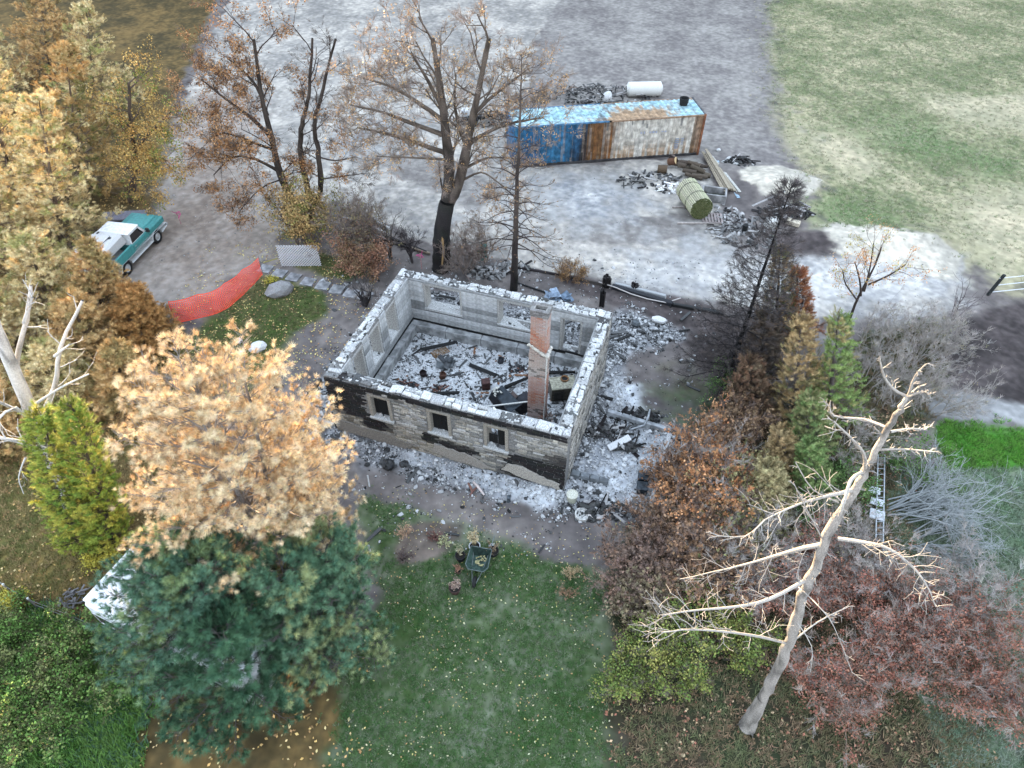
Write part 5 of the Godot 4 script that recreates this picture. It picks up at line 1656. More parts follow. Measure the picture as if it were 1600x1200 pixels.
	tag(obj("dark_plank_stack", ld, M.wood, self, turned(Vector3(-21.54, 0, -32.97), 0.1)), "dark grey planks lying behind the pickup's cab on the far side", "planks")

func make_trailer() -> void:
	# roof corners seen between the branches; local x along the long side toward the right, z toward the viewer
	var a := Vector3(-12.38, 2.6, -9.1)
	var b := Vector3(-8.43, 2.6, -7.36)
	var dir := (b - a).normalized()
	var yaw := atan2(-dir.z, dir.x)
	var t := thing("camping_trailer", "white camping trailer with dark side windows half hidden under the green pine", "trailer", Vector3(a.x, 0, a.z), yaw)
	var L := 5.6
	var W := 2.1
	var m := Mesher.new()
	m.cbox(T(Vector3(L / 2, 1.55, -W / 2)), Vector3(L, 2.1, W), 0.12, col(0.60, 0.61, 0.63))
	obj("trailer_body", m, M.truck, t)
	m = Mesher.new()
	m.cbox(T(Vector3(L / 2, 2.64, -W / 2)), Vector3(L - 0.1, 0.07, W - 0.1), 0.03, col(0.66, 0.67, 0.69))
	obj("trailer_roof", m, M.truck, t)
	for q in [[0.7, 0.9], [2.2, 1.1], [4.3, 1.0]]:
		m = Mesher.new()
		m.cbox(T(Vector3(q[0], 1.8, 0.01)), Vector3(q[1], 0.6, 0.03), 0.008, col(1, 1, 1))
		var w := obj("window", m, M.glass, t)
		m = Mesher.new()
		for y in [1.48, 2.12]:
			m.cbox(T(Vector3(q[0], y, 0.02)), Vector3(q[1] + 0.12, 0.05, 0.04), 0.008, col(0.5, 0.5, 0.5))
		for x in [-1, 1]:
			m.cbox(T(Vector3(q[0] + x * (q[1] / 2 + 0.03), 1.8, 0.02)), Vector3(0.05, 0.58, 0.04), 0.008, col(0.5, 0.5, 0.5))
		obj("window_frame", m, M.metal, w)
	m = Mesher.new()
	m.cbox(T(Vector3(L / 2, 1.15, 0.006)), Vector3(L - 0.3, 0.16, 0.02), 0.004, col(0.06, 0.07, 0.09))
	obj("side_stripe", m, M.plain, t)
	m = Mesher.new()
	m.cbox(T(Vector3(3.3, 1.5, 0.012)), Vector3(0.66, 1.8, 0.03), 0.01, col(0.55, 0.56, 0.58))
	obj("door", m, M.truck, t)
	m = Mesher.new()
	m.cbox(T(Vector3(L / 2, 0.45, -W / 2)), Vector3(L - 0.2, 0.12, 0.9), 0.02, col(0.06, 0.06, 0.06))
	obj("chassis", m, M.metal, t)
	for z in [-0.12, -W + 0.12]:
		wheel(t, Vector3(2.9, 0.34, z), 0.34, 0.2, 1.0 if z > -1 else -1.0)
	m = Mesher.new()
	m.cbox(T(Vector3(1.2, 2.72, -1.1)), Vector3(0.5, 0.12, 0.5), 0.03, col(0.55, 0.55, 0.55))
	obj("roof_vent", m, M.plain, t)
	# small things near it
	m = Mesher.new()
	m.cbox(T(Vector3.ZERO), Vector3(0.9, 0.06, 0.55), 0.02, col(0.02, 0.28, 0.24), 0.05, R)
	tag(obj("teal_tarp", m, M.cloth, self, T(t.transform * Vector3(4.3, 2.76, -0.9), Basis.from_euler(Vector3(0.06, 0.7, 0.05)))), "small teal tarp on the trailer roof glimpsed between the green pine branches", "tarp")
	m = Mesher.new()
	for k in 40:
		var p := Vector3(R.randf_range(-.35, .35), R.randf_range(0, .35), R.randf_range(-.3, .3))
		m.box(T(p, rot(0.8)), Vector3(R.randf_range(.1, .4), 0.03, 0.04), col(0.12, 0.11, 0.11), 0.01, R)
	tag(obj("brush_heap", m, M.twig, self, T(Vector3(-14.32, 0, -10.43))), "small grey heap of sticks beside the trailer's left end", "sticks", "", "stuff")

func make_left() -> void:
	M.truck = mat(noise_tex(512, 0.02, 0.8, 1.0, 4, 21), 0.5, 0.4)
	M.truck.clearcoat_enabled = true
	M.truck.clearcoat = 0.3
	make_truck()
	make_trailer()
	# wire fence at the lower left
	var pts := [Vector3(-18.35, 0, -11.78), Vector3(-16.43, 0, -10.65), Vector3(-15.39, 0, -10.16), Vector3(-13.97, 0, -9.69), Vector3(-12.95, 0, -9.31), Vector3(-11.7, 0, -8.7), Vector3(-10.39, 0, -7.88)]
	var t := thing("wire_fence", "low wire fence with small pale posts along the brush at lower left", "fence", Vector3.ZERO)
	for i in pts.size():
		var m := Mesher.new()
		m.rod(gp(pts[i]), gp(pts[i]) + Vector3(0, 0.62, 0), 0.03, 6, col(0.30, 0.28, 0.26))
		m.lathe(T(gp(pts[i]) + Vector3(0, 0.62, 0)), [Vector2(0.035, 0), Vector2(0.035, 0.07), Vector2(0, 0.08)], 6, col(0.6, 0.6, 0.58))
		obj("fence_post", m, M.wood, t)
		if i > 0:
			for h in [0.25, 0.55]:
				m = Mesher.new()
				m.rod(gp(pts[i - 1]) + Vector3(0, h, 0), gp(pts[i]) + Vector3(0, h, 0), 0.012, 4, col(0.22, 0.21, 0.2))
				obj("wire", m, M.metal, t)

# ---------------------------------------------------------------- right: porch ruins, ladder, rail fence
func make_right() -> void:
	# low foundations of the burnt porch at the right of the house
	for q in [[Vector3(3.88, 0, -18.53), Vector3(6.15, 0, -17.57), 0.18, 0.3, col(0.36, 0.37, 0.38), "grey concrete kerb along the far side of the burnt porch"], [Vector3(2.23, 0, -15.49), Vector3(3.6, 0, -15.05), 0.22, 0.25, col(0.20, 0.21, 0.22), "dark concrete step edge inside the burnt porch near the house corner"], [Vector3(-8.74, 0, -18.67), Vector3(-7.17, 0, -17.84), 0.14, 0.22, col(0.30, 0.30, 0.30), "low concrete edge round the ash pit at the front left corner"], [Vector3(-8.77, 0, -18.81), Vector3(-8.19, 0, -20.43), 0.14, 0.22, col(0.05, 0.05, 0.05), "blackened concrete edge left of the ash pit at the front left corner"]]:
		var m := Mesher.new()
		var n := 4
		for k in n:
			var a: Vector3 = q[0].lerp(q[1], float(k) / n)
			var b: Vector3 = q[0].lerp(q[1], float(k + 1) / n)
			m.cbox(along(a + Vector3(0, q[3] / 2, 0), b + Vector3(0, q[3] / 2, 0)), Vector3(a.distance_to(b) - 0.01, q[3], q[2]), 0.02, q[4] * R.randf_range(0.8, 1.1), 0.015, R)
		tag(obj("porch_foundation", m, M.concrete, self), q[5], "foundation")
	for q in [[Vector3(6.28, 0, -17.44), Vector3(5.68, 0, -15.97), "upper pale board edging the right side of the burnt porch"], [Vector3(5.53, 0, -15.49), Vector3(5.05, 0, -14.11), "lower pale board edging the right side of the burnt porch"]]:
		var m := Mesher.new()
		m.cbox(T(Vector3.ZERO), Vector3(q[0].distance_to(q[1]), 0.12, 0.17), 0.015, col(0.48, 0.47, 0.46), 0.01, R)
		tag(obj("edge_board", m, M.wood, self, along(q[0] + Vector3(0, 0.1, 0), q[1] + Vector3(0, 0.1, 0))), q[2], "board")
	for q in [[Vector3(4.91, 0, -15.19), "upper of two black cast boxes on the white porch ash"], [Vector3(4.8, 0, -14.73), "lower of two black cast boxes on the white porch ash"]]:
		var m := Mesher.new()
		m.cbox(T(Vector3(0, 0.17, 0)), Vector3(0.38, 0.34, 0.34), 0.03, col(0.035, 0.042, 0.05), 0.015, R)
		m.cbox(T(Vector3(0, 0.35, 0)), Vector3(0.42, 0.04, 0.38), 0.01, col(0.05, 0.058, 0.066), 0.01, R)
		tag(obj("cast_box", m, M.metal, self, turned(q[0], -0.15)), q[1], "box")
	# bent blackened pipe and gutter
	var m := Mesher.new()
	m.tube(PackedVector3Array([Vector3(4.74, 0, -17.61) + Vector3(0, .15, 0), Vector3(5.27, 0, -17.71) + Vector3(0, .3, 0), Vector3(5.44, 0, -17.98) + Vector3(0, .5, 0), Vector3(5.53, 0, -18.28) + Vector3(0, .6, 0)]), PackedFloat32Array([0.04, 0.05, 0.05, 0.04]), 7, col(0.34, 0.35, 0.36))
	tag(obj("bent_pipe", m, M.metal, self), "bent grey pipe rising from the far kerb of the burnt porch", "pipe")
	m = Mesher.new()
	m.tube(PackedVector3Array([Vector3(5.07, 0, -17.57) + Vector3(0, .1, 0), Vector3(4.94, 0, -17.11) + Vector3(0, .5, 0), Vector3(4.76, 0, -16.69) + Vector3(0, .15, 0)]), PackedFloat32Array([0.035, 0.03, 0.03]), 6, col(0.02, 0.02, 0.02))
	tag(obj("charred_branch", m, M.char, self), "thin black charred branch hooked over the porch ash", "branch")
	m = Mesher.new()
	m.cbox(T(Vector3.ZERO), Vector3(0.95, 0.07, 0.28), 0.015, col(0.62, 0.61, 0.6), 0.015, R)
	tag(obj("white_slab", m, M.plain, self, Transform3D(Basis.from_euler(Vector3(0.1, 0.45, 0.25)), Vector3(4.18, 0, -16.85) + Vector3(0, .25, 0))), "white broken slab tilted on rusty scrap in the burnt porch", "slab")
	debris("porch_scrap", "rust-brown scrap heap on the ash of the burnt porch beside the wall", Vector3(3.72, 0, -17.61), 1.0, 0.45, 90, 0.06, 0.7, 0.3)
	debris("porch_scrap", "dark rusty scrap under the white slab in the burnt porch", Vector3(4.42, 0, -16.79), 0.5, 0.35, 50, 0.05, 0.5, 0.3)
	debris("black_rubble", "black rubble along the near edge of the burnt porch", Vector3(3.36, 0, -13.83), 1.2, 0.4, 110, 0.04, 0.4, 0.25)
	debris("black_rubble", "black rubble at the far edge of the burnt porch", Vector3(5.1, 0, -18.39), 1.1, 0.3, 80, 0.03, 0.4, 0.2)
	debris("ash_pit_rubble", "white and black rubble in the small pit at the house's front left corner", Vector3(-8.04, 0, -18.99), 0.6, 0.7, 90, 0.4, 0.3, 0.2)
	# tyre-like coil of burnt wire
	var t := thing("burnt_tyre_heap", "black burnt tyre tangled in charred twigs right of the porch boards", "tyre", Vector3(5.97, 0, -15.49), 0.4)
	m = Mesher.new()
	var p := PackedVector3Array()
	var rr := PackedFloat32Array()
	for k in 25:
		p.append(Vector3(cos(TAU * k / 24) * 0.42, 0.14, sin(TAU * k / 24) * 0.42))
		rr.append(0.12)
	m.tube(p, rr, 8, col(0.014, 0.014, 0.015))
	obj("tyre_ring", m, M.rubber, t)
	m = Mesher.new()
	for k in 40:
		var a := Vector3(R.randf_range(-.8, .8), R.randf_range(0, .2), R.randf_range(-.5, .5))
		m.tube(PackedVector3Array([a, a + Vector3(R.randf_range(-.4, .4), R.randf_range(.05, .4), R.randf_range(-.3, .3))]), PackedFloat32Array([0.015, 0.008]), 4, col(0.03, 0.025, 0.02))
	var tw := obj("charred_twigs", m, M.char, t)
	tw.set_meta("kind", "stuff")
	# bucket, lid and pipe in front of the porch
	t = thing("paint_bucket", "cream plastic bucket with its lid on at the house's front right corner", "bucket", Vector3(2.19, 0, -14.33), 0)
	m = Mesher.new()
	m.lathe(T(Vector3.ZERO), [Vector2(0, 0), Vector2(0.17, 0), Vector2(0.20, 0.38), Vector2(0, 0.38)], 18, col(0.42, 0.42, 0.34))
	obj("bucket_body", m, M.plain, t)
	m = Mesher.new()
	m.lathe(T(Vector3(0, 0.375, 0)), [Vector2(0.215, 0), Vector2(0.215, 0.035), Vector2(0.18, 0.04), Vector2(0.17, 0.025), Vector2(0, 0.025)], 18, col(0.55, 0.53, 0.44))
	obj("bucket_lid", m, M.plain, t)
	t = thing("steel_wheel", "whitish rusty wheel rim lying flat beside the cream bucket", "wheel rim", Vector3(2.52, 0, -13.67), 0)
	m = Mesher.new()
	m.lathe(T(Vector3.ZERO), [Vector2(0.27, 0), Vector2(0.27, 0.14), Vector2(0.22, 0.15), Vector2(0.19, 0.09), Vector2(0.10, 0.10), Vector2(0.07, 0.14), Vector2(0, 0.14)], 20, col(0.50, 0.48, 0.45))
	obj("rim", m, M.steel, t)
	m = Mesher.new()
	m.lathe(T(Vector3(0, 0.141, 0)), [Vector2(0.05, 0), Vector2(0.05, 0.05), Vector2(0, 0.05)], 10, col(0.03, 0.03, 0.03))
	obj("hub", m, M.metal, t)
	m = Mesher.new()
	m.tube(PackedVector3Array([Vector3(2.66, 0, -13.7) + Vector3(0, .08, 0), Vector3(2.88, 0, -13.56) + Vector3(0, .12, 0), Vector3(3.1, 0, -13.51) + Vector3(0, .1, 0), Vector3(3.37, 0, -13.67) + Vector3(0, .14, 0), Vector3(3.43, 0, -13.83) + Vector3(0, .2, 0)]), PackedFloat32Array([0.05, 0.055, 0.05, 0.055, 0.05]), 8, col(0.52, 0.46, 0.43))
	tag(obj("drain_pipe", m, M.plain, self), "bent whitish pipe lying right of the wheel rim", "pipe")
	m = Mesher.new()
	m.cbox(T(Vector3.ZERO), Vector3(1.0, 0.12, 0.14), 0.02, col(0.34, 0.32, 0.31), 0.02, R)
	tag(obj("charred_beam", m, M.wood, self, along(Vector3(2.7, 0, -14.22) + Vector3(0, .08, 0), Vector3(3.45, 0, -14.05) + Vector3(0, .08, 0))), "grey charred beam between the porch ash and the bent pipe", "beam")
	m = Mesher.new()
	m.rod(Vector3(2.28, 0, -13.67) + Vector3(0, .05, 0), Vector3(2.39, 0, -13.46) + Vector3(0, .05, 0), 0.03, 7, col(0.55, 0.55, 0.55))
	tag(obj("white_tube", m, M.plain, self), "short white tube lying left of the wheel rim", "tube")
	m = Mesher.new()
	m.cbox(T(Vector3.ZERO), Vector3(0.14, 0.3, 0.16), 0.02, col(0.12, 0.14, 0.16))
	tag(obj("grey_canister", m, M.metal, self, T(Vector3(-0.12, 0, -14.3) + Vector3(0, .15, 0))), "small blue-grey canister standing at the foot of the front wall's rubble", "canister")
	m = Mesher.new()
	m.rock(T(Vector3.ZERO), Vector3(0.5, 0.45, 0.45), 0.12, R, col(0.012, 0.012, 0.013), true)
	tag(obj("black_bag", m, M.char, self, T(Vector3(-4.7, 0, -15.85) + Vector3(0, .15, 0))), "round black charred lump on the rubble below the left front window", "lump")
	m = Mesher.new()
	m.rock(T(Vector3.ZERO), Vector3(0.42, 0.25, 0.3), 0.15, R, col(0.015, 0.015, 0.016), true)
	tag(obj("black_bag", m, M.char, self, T(Vector3(-4.13, 0, -15.94) + Vector3(0, .08, 0))), "smaller flat black lump right of the round one on the rubble", "lump")
	m = Mesher.new()
	m.rod(Vector3(-5.33, 0, -14.96), Vector3(-5.33, 0, -14.96) + Vector3(0.0, 0.55, -0.1), 0.03, 7, col(0.6, 0.6, 0.6))
	tag(obj("white_peg", m, M.plain, self), "white peg sticking up at the pine's right edge below the rubble", "peg")
	# stake by the pine
	t = thing("metal_stake", "grey metal stake with a black foot standing right of the brown pine", "stake", Vector3(-4.78, 0, -11.87), 0)
	m = Mesher.new()
	m.rod(Vector3(0, 0.25, 0), Vector3(0.02, 1.0, 0), 0.035, 7, col(0.42, 0.42, 0.44))
	obj("stake_pole", m, M.plain, t)
	m = Mesher.new()
	m.lathe(T(Vector3.ZERO), [Vector2(0, 0), Vector2(0.11, 0), Vector2(0.07, 0.28), Vector2(0, 0.28)], 8, col(0.015, 0.015, 0.015))
	obj("stake_foot", m, M.char, t)
	# aluminium ladder and white panels in the thicket
	t = thing("aluminium_ladder", "long aluminium ladder lying in the grass beside white panels in the right thicket", "ladder", Vector3.ZERO)
	var l0 := Vector3(12.75, 0, -12.17) + Vector3(0, .14, 0)
	var l1 := Vector3(14.35, 0, -16.28) + Vector3(0, .2, 0)
	var sx := Vector3(0.26, 0, 0)
	for s in [0.0, 1.0]:
		m = Mesher.new()
		m.box(along(l0 - sx * s, l1 - sx * s), Vector3(l0.distance_to(l1), 0.07, 0.03), col(0.55, 0.57, 0.58))
		obj("rail", m, M.plain, t)
	for k in 16:
		var q := l0.lerp(l1, (k + 0.5) / 16.0)
		m = Mesher.new()
		m.rod(q, q - sx, 0.014, 6, col(0.5, 0.52, 0.53))
		obj("rung", m, M.plain, t)
	for q in [[Vector3(13.09, 0, -13.62), 0.5, 0.42, "lowest of three white panels beside the ladder"], [Vector3(13.29, 0, -14.16), 0.45, 0.3, "middle of three white panels beside the ladder"], [Vector3(13.38, 0, -14.67), 0.4, 0.3, "topmost of three white panels beside the ladder"]]:
		m = Mesher.new()
		m.cbox(T(Vector3.ZERO), Vector3(q[1], 0.03, q[2]), 0.008, col(0.62, 0.63, 0.64))
		tag(obj("white_board", m, M.plain, self, Transform3D(Basis.from_euler(Vector3(0.12, -0.4, 0.05)), q[0] + Vector3(0, .16, 0))), q[3], "panel")
	# white rail fence at the right edge
	t = thing("rail_fence", "black post with three thin white rails running off the right edge", "fence", Vector3(23.22, 0, -26.33), 0)
	m = Mesher.new()
	m.cbox(T(Vector3(0.15, 0.62, 0), Basis(Vector3.BACK, -0.16)), Vector3(0.13, 1.25, 0.13), 0.02, col(0.025, 0.028, 0.03), 0.01, R)
	obj("post", m, M.char, t)
	for k in 3:
		m = Mesher.new()
		m.rod(Vector3(0.12, 0.18 + k * 0.42, 0), Vector3(9.0, 0.25 + k * 0.42, -1.25), 0.022, 6, col(0.62, 0.63, 0.65))
		obj("rail", m, M.plain, t)
	m = Mesher.new()
	m.cbox(T(Vector3(8.9, 0.6, -1.24)), Vector3(0.12, 1.2, 0.12), 0.02, col(0.03, 0.03, 0.03))
	obj("post", m, M.char, t)

# ---------------------------------------------------------------- lawn: wheelbarrow and pots
func dry_plant(m: Mesher, p: Vector3, h: float, n: int, spread: float, c: Color) -> void:
	for k in n:
		var a := R.randf() * TAU
		var tip := p + Vector3(cos(a) * spread * R.randf(), h * R.randf_range(0.55, 1.0), sin(a) * spread * R.randf())
		var mid := p.lerp(tip, 0.5) + Vector3(R.randf_range(-.03, .03), 0.05, R.randf_range(-.03, .03))
		m.tube(PackedVector3Array([p, mid, tip]), PackedFloat32Array([0.008, 0.006, 0.003]), 3, c)
		for j in 5:
			var q := mid.lerp(tip, R.randf()) + Vector3(R.randf_range(-.05, .05), R.randf_range(-.03, .03), R.randf_range(-.05, .05))
			m.box(T(q, rot(1.2)), Vector3(0.055, 0.005, 0.018), vary(c, 0.35))

func pot(label: String, at: Vector3, r: float, h: float, c: Color, plant_h: float, plant_n: int, pc: Color, spread: float) -> void:
	var t := thing("plant_pot", label, "plant pot", at, R.randf() * TAU)
	var m := Mesher.new()
	m.lathe(T(Vector3.ZERO), [Vector2(0, 0), Vector2(r * 0.78, 0), Vector2(r, h), Vector2(r * 1.06, h), Vector2(r * 1.06, h + 0.03), Vector2(r * 0.92, h + 0.03), Vector2(r * 0.9, h * 0.86), Vector2(0, h * 0.88)], 16, c)
	obj("pot", m, M.plain, t)
	m = Mesher.new()
	m.lathe(T(Vector3(0, h * 0.9, 0)), [Vector2(r * 0.9, 0), Vector2(r * 0.5, 0.02), Vector2(0, 0.03)], 12, col(0.02, 0.016, 0.012))
	obj("soil", m, M.char, t)
	m = Mesher.new()
	dry_plant(m, Vector3(0, h * 0.9, 0), plant_h, plant_n, spread, pc)
	var o := obj("dry_plant", m, M.leaf, t)
	o.set_meta("kind", "stuff")

func make_lawn_things() -> void:
	# nose (wheel) toward the viewer, handles away
	var t := thing("wheelbarrow", "green wheelbarrow with thin metal handles standing on the lawn among pots", "wheelbarrow", Vector3(-1.11, 0, -11.63), -0.2)
	var m := Mesher.new()
	var rim := [Vector2(-0.36, -0.40), Vector2(0.36, -0.40), Vector2(0.38, 0.30), Vector2(0.26, 0.46), Vector2(-0.26, 0.46), Vector2(-0.38, 0.30)]
	var bot := [Vector2(-0.22, -0.22), Vector2(0.22, -0.22), Vector2(0.22, 0.2), Vector2(0.14, 0.3), Vector2(-0.14, 0.3), Vector2(-0.22, 0.2)]
	var g := col(0.04, 0.072, 0.055)
	for k in 6:
		var j := (k + 1) % 6
		var a := Vector3(rim[k].x, 0.60, rim[k].y)
		var b := Vector3(rim[j].x, 0.60, rim[j].y)
		var c := Vector3(bot[j].x, 0.34, bot[j].y)
		var d := Vector3(bot[k].x, 0.34, bot[k].y)
		m.quad(a, b, c, d, g)
		m.quad(b, a, d, c, g)
	for k in [1, 2, 3, 4]:
		m.tri(Vector3(bot[0].x, 0.341, bot[0].y), Vector3(bot[k + 1].x, 0.341, bot[k + 1].y), Vector3(bot[k].x, 0.341, bot[k].y), g)
	obj("tray", m, M.steel, t)
	m = Mesher.new()
	for k in 6:
		var j := (k + 1) % 6
		m.rod(Vector3(rim[k].x, 0.60, rim[k].y), Vector3(rim[j].x, 0.60, rim[j].y), 0.016, 6, col(0.11, 0.14, 0.13))
	obj("tray_rim", m, M.metal, t)
	for s in [-1, 1]:
		m = Mesher.new()
		m.tube(PackedVector3Array([Vector3(s * 0.06, 0.22, 0.72), Vector3(s * 0.2, 0.32, 0.2), Vector3(s * 0.27, 0.42, -0.4), Vector3(s * 0.33, 0.58, -0.95)]), PackedFloat32Array([0.018, 0.018, 0.018, 0.02]), 6, col(0.14, 0.16, 0.15))
		obj("handle", m, M.metal, t)
		m = Mesher.new()
		m.rod(Vector3(s * 0.24, 0.36, -0.15), Vector3(s * 0.26, 0.0, -0.25), 0.016, 6, col(0.2, 0.2, 0.2))
		obj("leg", m, M.metal, t)
	wheelb(t)
	m = Mesher.new()
	for k in 34:
		var a := R.randf() * TAU
		var d := sqrt(R.randf()) * 0.2
		m.box(T(Vector3(cos(a) * d + 0.05, 0.36 + R.randf() * 0.05, sin(a) * d - 0.05), rot(0.6)), Vector3(0.07, 0.004, 0.04), vary(col(0.22, 0.20, 0.10), 0.4))
	tag(obj("fallen_leaves", m, M.leaf, self, t.transform), "pale yellow leaves lying in the wheelbarrow's tray", "leaves", "", "stuff")
	pot("white pot with a tall dry pale plant standing at the wheelbarrow's handles", Vector3(-1.28, 0, -12.22), 0.19, 0.36, col(0.62, 0.62, 0.64), 1.0, 40, col(0.30, 0.24, 0.14), 0.28)
	pot("black pot with a thin pale plant left of the wheelbarrow", Vector3(-1.76, 0, -11.92), 0.17, 0.26, col(0.018, 0.018, 0.02), 0.75, 14, col(0.24, 0.22, 0.14), 0.2)
	pot("black pot with wilted stems lying right of the wheelbarrow", Vector3(-0.64, 0, -12.12), 0.18, 0.22, col(0.018, 0.016, 0.018), 0.4, 16, col(0.16, 0.11, 0.07), 0.4)
	pot("dark brown pot with a pinkish dry plant below the wheelbarrow's left", Vector3(-1.88, 0, -10.74), 0.19, 0.24, col(0.06, 0.035, 0.03), 0.55, 28, col(0.24, 0.17, 0.135), 0.3)
	pot("small pot with reddish dry stems between the left pots", Vector3(-1.82, 0, -11.42), 0.10, 0.12, col(0.1, 0.07, 0.05), 0.3, 18, col(0.22, 0.12, 0.08), 0.18)
	for q in [[Vector3(-3.75, 0, -12.88), 0.5, 0.45, col(0.30, 0.19, 0.12), "orange-brown dry clump on the bare oval bed"], [Vector3(-2.65, 0, -12.72), 0.35, 0.3, col(0.12, 0.06, 0.05), "dark red dry clump on the right of the bare oval bed"], [Vector3(-2.39, 0, -12.47), 0.3, 0.3, col(0.30, 0.30, 0.16), "pale yellow-green clump at the right edge of the bare oval bed"], [Vector3(-3.69, 0, -11.97), 0.4, 0.45, col(0.07, 0.05, 0.045), "dark brown withered clump at the lower left of the bare bed"], [Vector3(1.98, 0, -11.25), 0.6, 0.3, col(0.26, 0.19, 0.11), "tan dry tuft on the lawn near the rust thicket"], [Vector3(1.77, 0, -10.65), 0.3, 0.4, col(0.16, 0.10, 0.06), "low brown leafy patch on the lawn below the tan tuft"]]:
		m = Mesher.new()
		for k in 4:
			dry_plant(m, Vector3(R.randf_range(-.15, .15), 0, R.randf_range(-.15, .15)), q[1], 9, q[2], q[3])
		tag(obj("dry_clump", m, M.leaf, self, T(q[0])), q[4], "dry plant")

func wheelb(t: Node3D) -> void:
	var m := Mesher.new()
	m.lathe(Transform3D(Basis(Vector3.BACK, PI / 2), Vector3(0, 0.19, 0.66)), [Vector2(0, -0.04), Vector2(0.12, -0.04), Vector2(0.18, -0.045), Vector2(0.19, 0), Vector2(0.18, 0.045), Vector2(0.12, 0.04), Vector2(0, 0.04)], 18, col(0.02, 0.02, 0.02))
	obj("wheel", m, M.rubber, t)

# ---------------------------------------------------------------- plants
var kit := {}

func make_kit() -> void:
	# a spray of small leaves
	for k in 3:
		var m := Mesher.new()
		for i in 7:
			var p := Vector3(R.randf_range(-1, 1), R.randf_range(-1, 1), R.randf_range(-1, 1)) * 0.55
			var b := rot(1.1)
			var s := R.randf_range(0.3, 0.55)
			var t := R.randf_range(0.7, 1.15)
			var c := col(t, t, t)
			m.quad(p, p + b * Vector3(s * 0.32, 0.08, s * 0.5), p + b * Vector3(0, 0, s), p + b * Vector3(-s * 0.32, 0.08, s * 0.5), c)
		kit["leaf%d" % k] = m.mesh()
	# a brush of needles round a shoot that points up
	for k in 2:
		var m := Mesher.new()
		for i in 52:
			var h := R.randf()
			var a := R.randf() * TAU
			var out := R.randf_range(0.35, 1.0)
			var p := Vector3(0, h * 0.55 - 0.2, 0)
			var tip := p + Vector3(cos(a) * out, R.randf_range(0.25, 0.9), sin(a) * out).normalized() * R.randf_range(0.7, 1.0)
			var w := Vector3(-sin(a), 0.2, cos(a)) * 0.021
			var t := R.randf_range(0.7, 1.2)
			m.tri(p - w, p + w, tip, col(t, t, t))
		kit["tuft%d" % k] = m.mesh()
	# a short twig with side twigs, hung with dead needles or fine leaves
	for k in 2:
		var m := Mesher.new()
		for i in 60:
			var h := R.randf()
			var a := R.randf() * TAU
			var p := Vector3(0, h * 1.1 - 0.2, 0)
			var tip := p + Vector3(cos(a), R.randf_range(0.1, 0.8), sin(a)) * R.randf_range(0.2, 0.5) * (1.15 - h * 0.5)
			var w := Vector3(-sin(a), 0.3, cos(a)) * 0.03
			var t := R.randf_range(0.65, 1.25)
			m.tri(p - w, p + w, tip, col(t, t, t))
		kit["spray%d" % k] = m.mesh()
	# bare twigs
	for k in 3:
		var m := Mesher.new()
		for i in 7:
			var d := Vector3(R.randf_range(-.8, .8), 1, R.randf_range(-.8, .8)).normalized()
			var a := Vector3(0, R.randf() * 0.3, 0)
			var b := a + d * R.randf_range(0.35, 0.75) + Vector3(R.randf_range(-.1, .1), 0, R.randf_range(-.1, .1))
			m.tube(PackedVector3Array([a, a.lerp(b, 0.5) + Vector3(R.randf_range(-.06, .06), .03, R.randf_range(-.06, .06)), b]), PackedFloat32Array([0.014, 0.010, 0.005]), 3, col(1, 1, 1))
			for j in 3:
				var q := a.lerp(b, R.randf_range(0.3, 0.95))
				var e := q + (d + Vector3(R.randf_range(-1, 1), R.randf_range(-.2, .6), R.randf_range(-1, 1))).normalized() * R.randf_range(0.12, 0.32)
				m.tube(PackedVector3Array([q, e]), PackedFloat32Array([0.007, 0.003]), 3, col(0.9, 0.9, 0.9))
		kit["twig%d" % k] = m.mesh()

func smooth(pts: Array, sub := 3) -> PackedVector3Array:
	var o := PackedVector3Array()
	for i in pts.size() - 1:
		var a: Vector3 = pts[maxi(i - 1, 0)]
		var b: Vector3 = pts[i]
		var c: Vector3 = pts[i + 1]
		var d: Vector3 = pts[mini(i + 2, pts.size() - 1)]
		for k in sub:
			o.append(b.cubic_interpolate(c, a, d, float(k) / sub))
	o.append(pts[-1])
	return o

func limb(m: Mesher, pts: Array, r0: float, r1: float, c: Color, c2 = null, depth := 0.0, sides := 8) -> PackedVector3Array:
	var p := smooth(pts, 6 if r0 > 0.12 else 3)
	var first := m.c.size()
	var rr := PackedFloat32Array()
	for i in p.size():
		var t := float(i) / (p.size() - 1)
		p[i].z += depth * t
		if i > 0 and i < p.size() - 1 and r0 < 0.24:
			p[i] += Vector3(R.randf_range(-1, 1), R.randf_range(-1, 1), R.randf_range(-1, 1)) * r0 * 0.15
		rr.append(lerpf(r0, r1, t) * (R.randf_range(0.92, 1.08) if r0 < 0.14 or r0 > 0.17 else R.randf_range(0.88, 1.12)))
	m.tube(p, rr, sides if r0 < 0.12 else 11, c, c2)
	if r0 > 0.05:  # blotched bark
		for i in range(first, m.c.size()):
			var nz := hn.get_noise_3d(m.v[i].x * 9.0, m.v[i].y * 4.0, m.v[i].z * 9.0)
			var k := 1.0 - clampf(nz * 1.6, -0.12, 0.55)
			m.c[i] = Color(m.c[i].r * k, m.c[i].g * k, m.c[i].b * k)
	return p

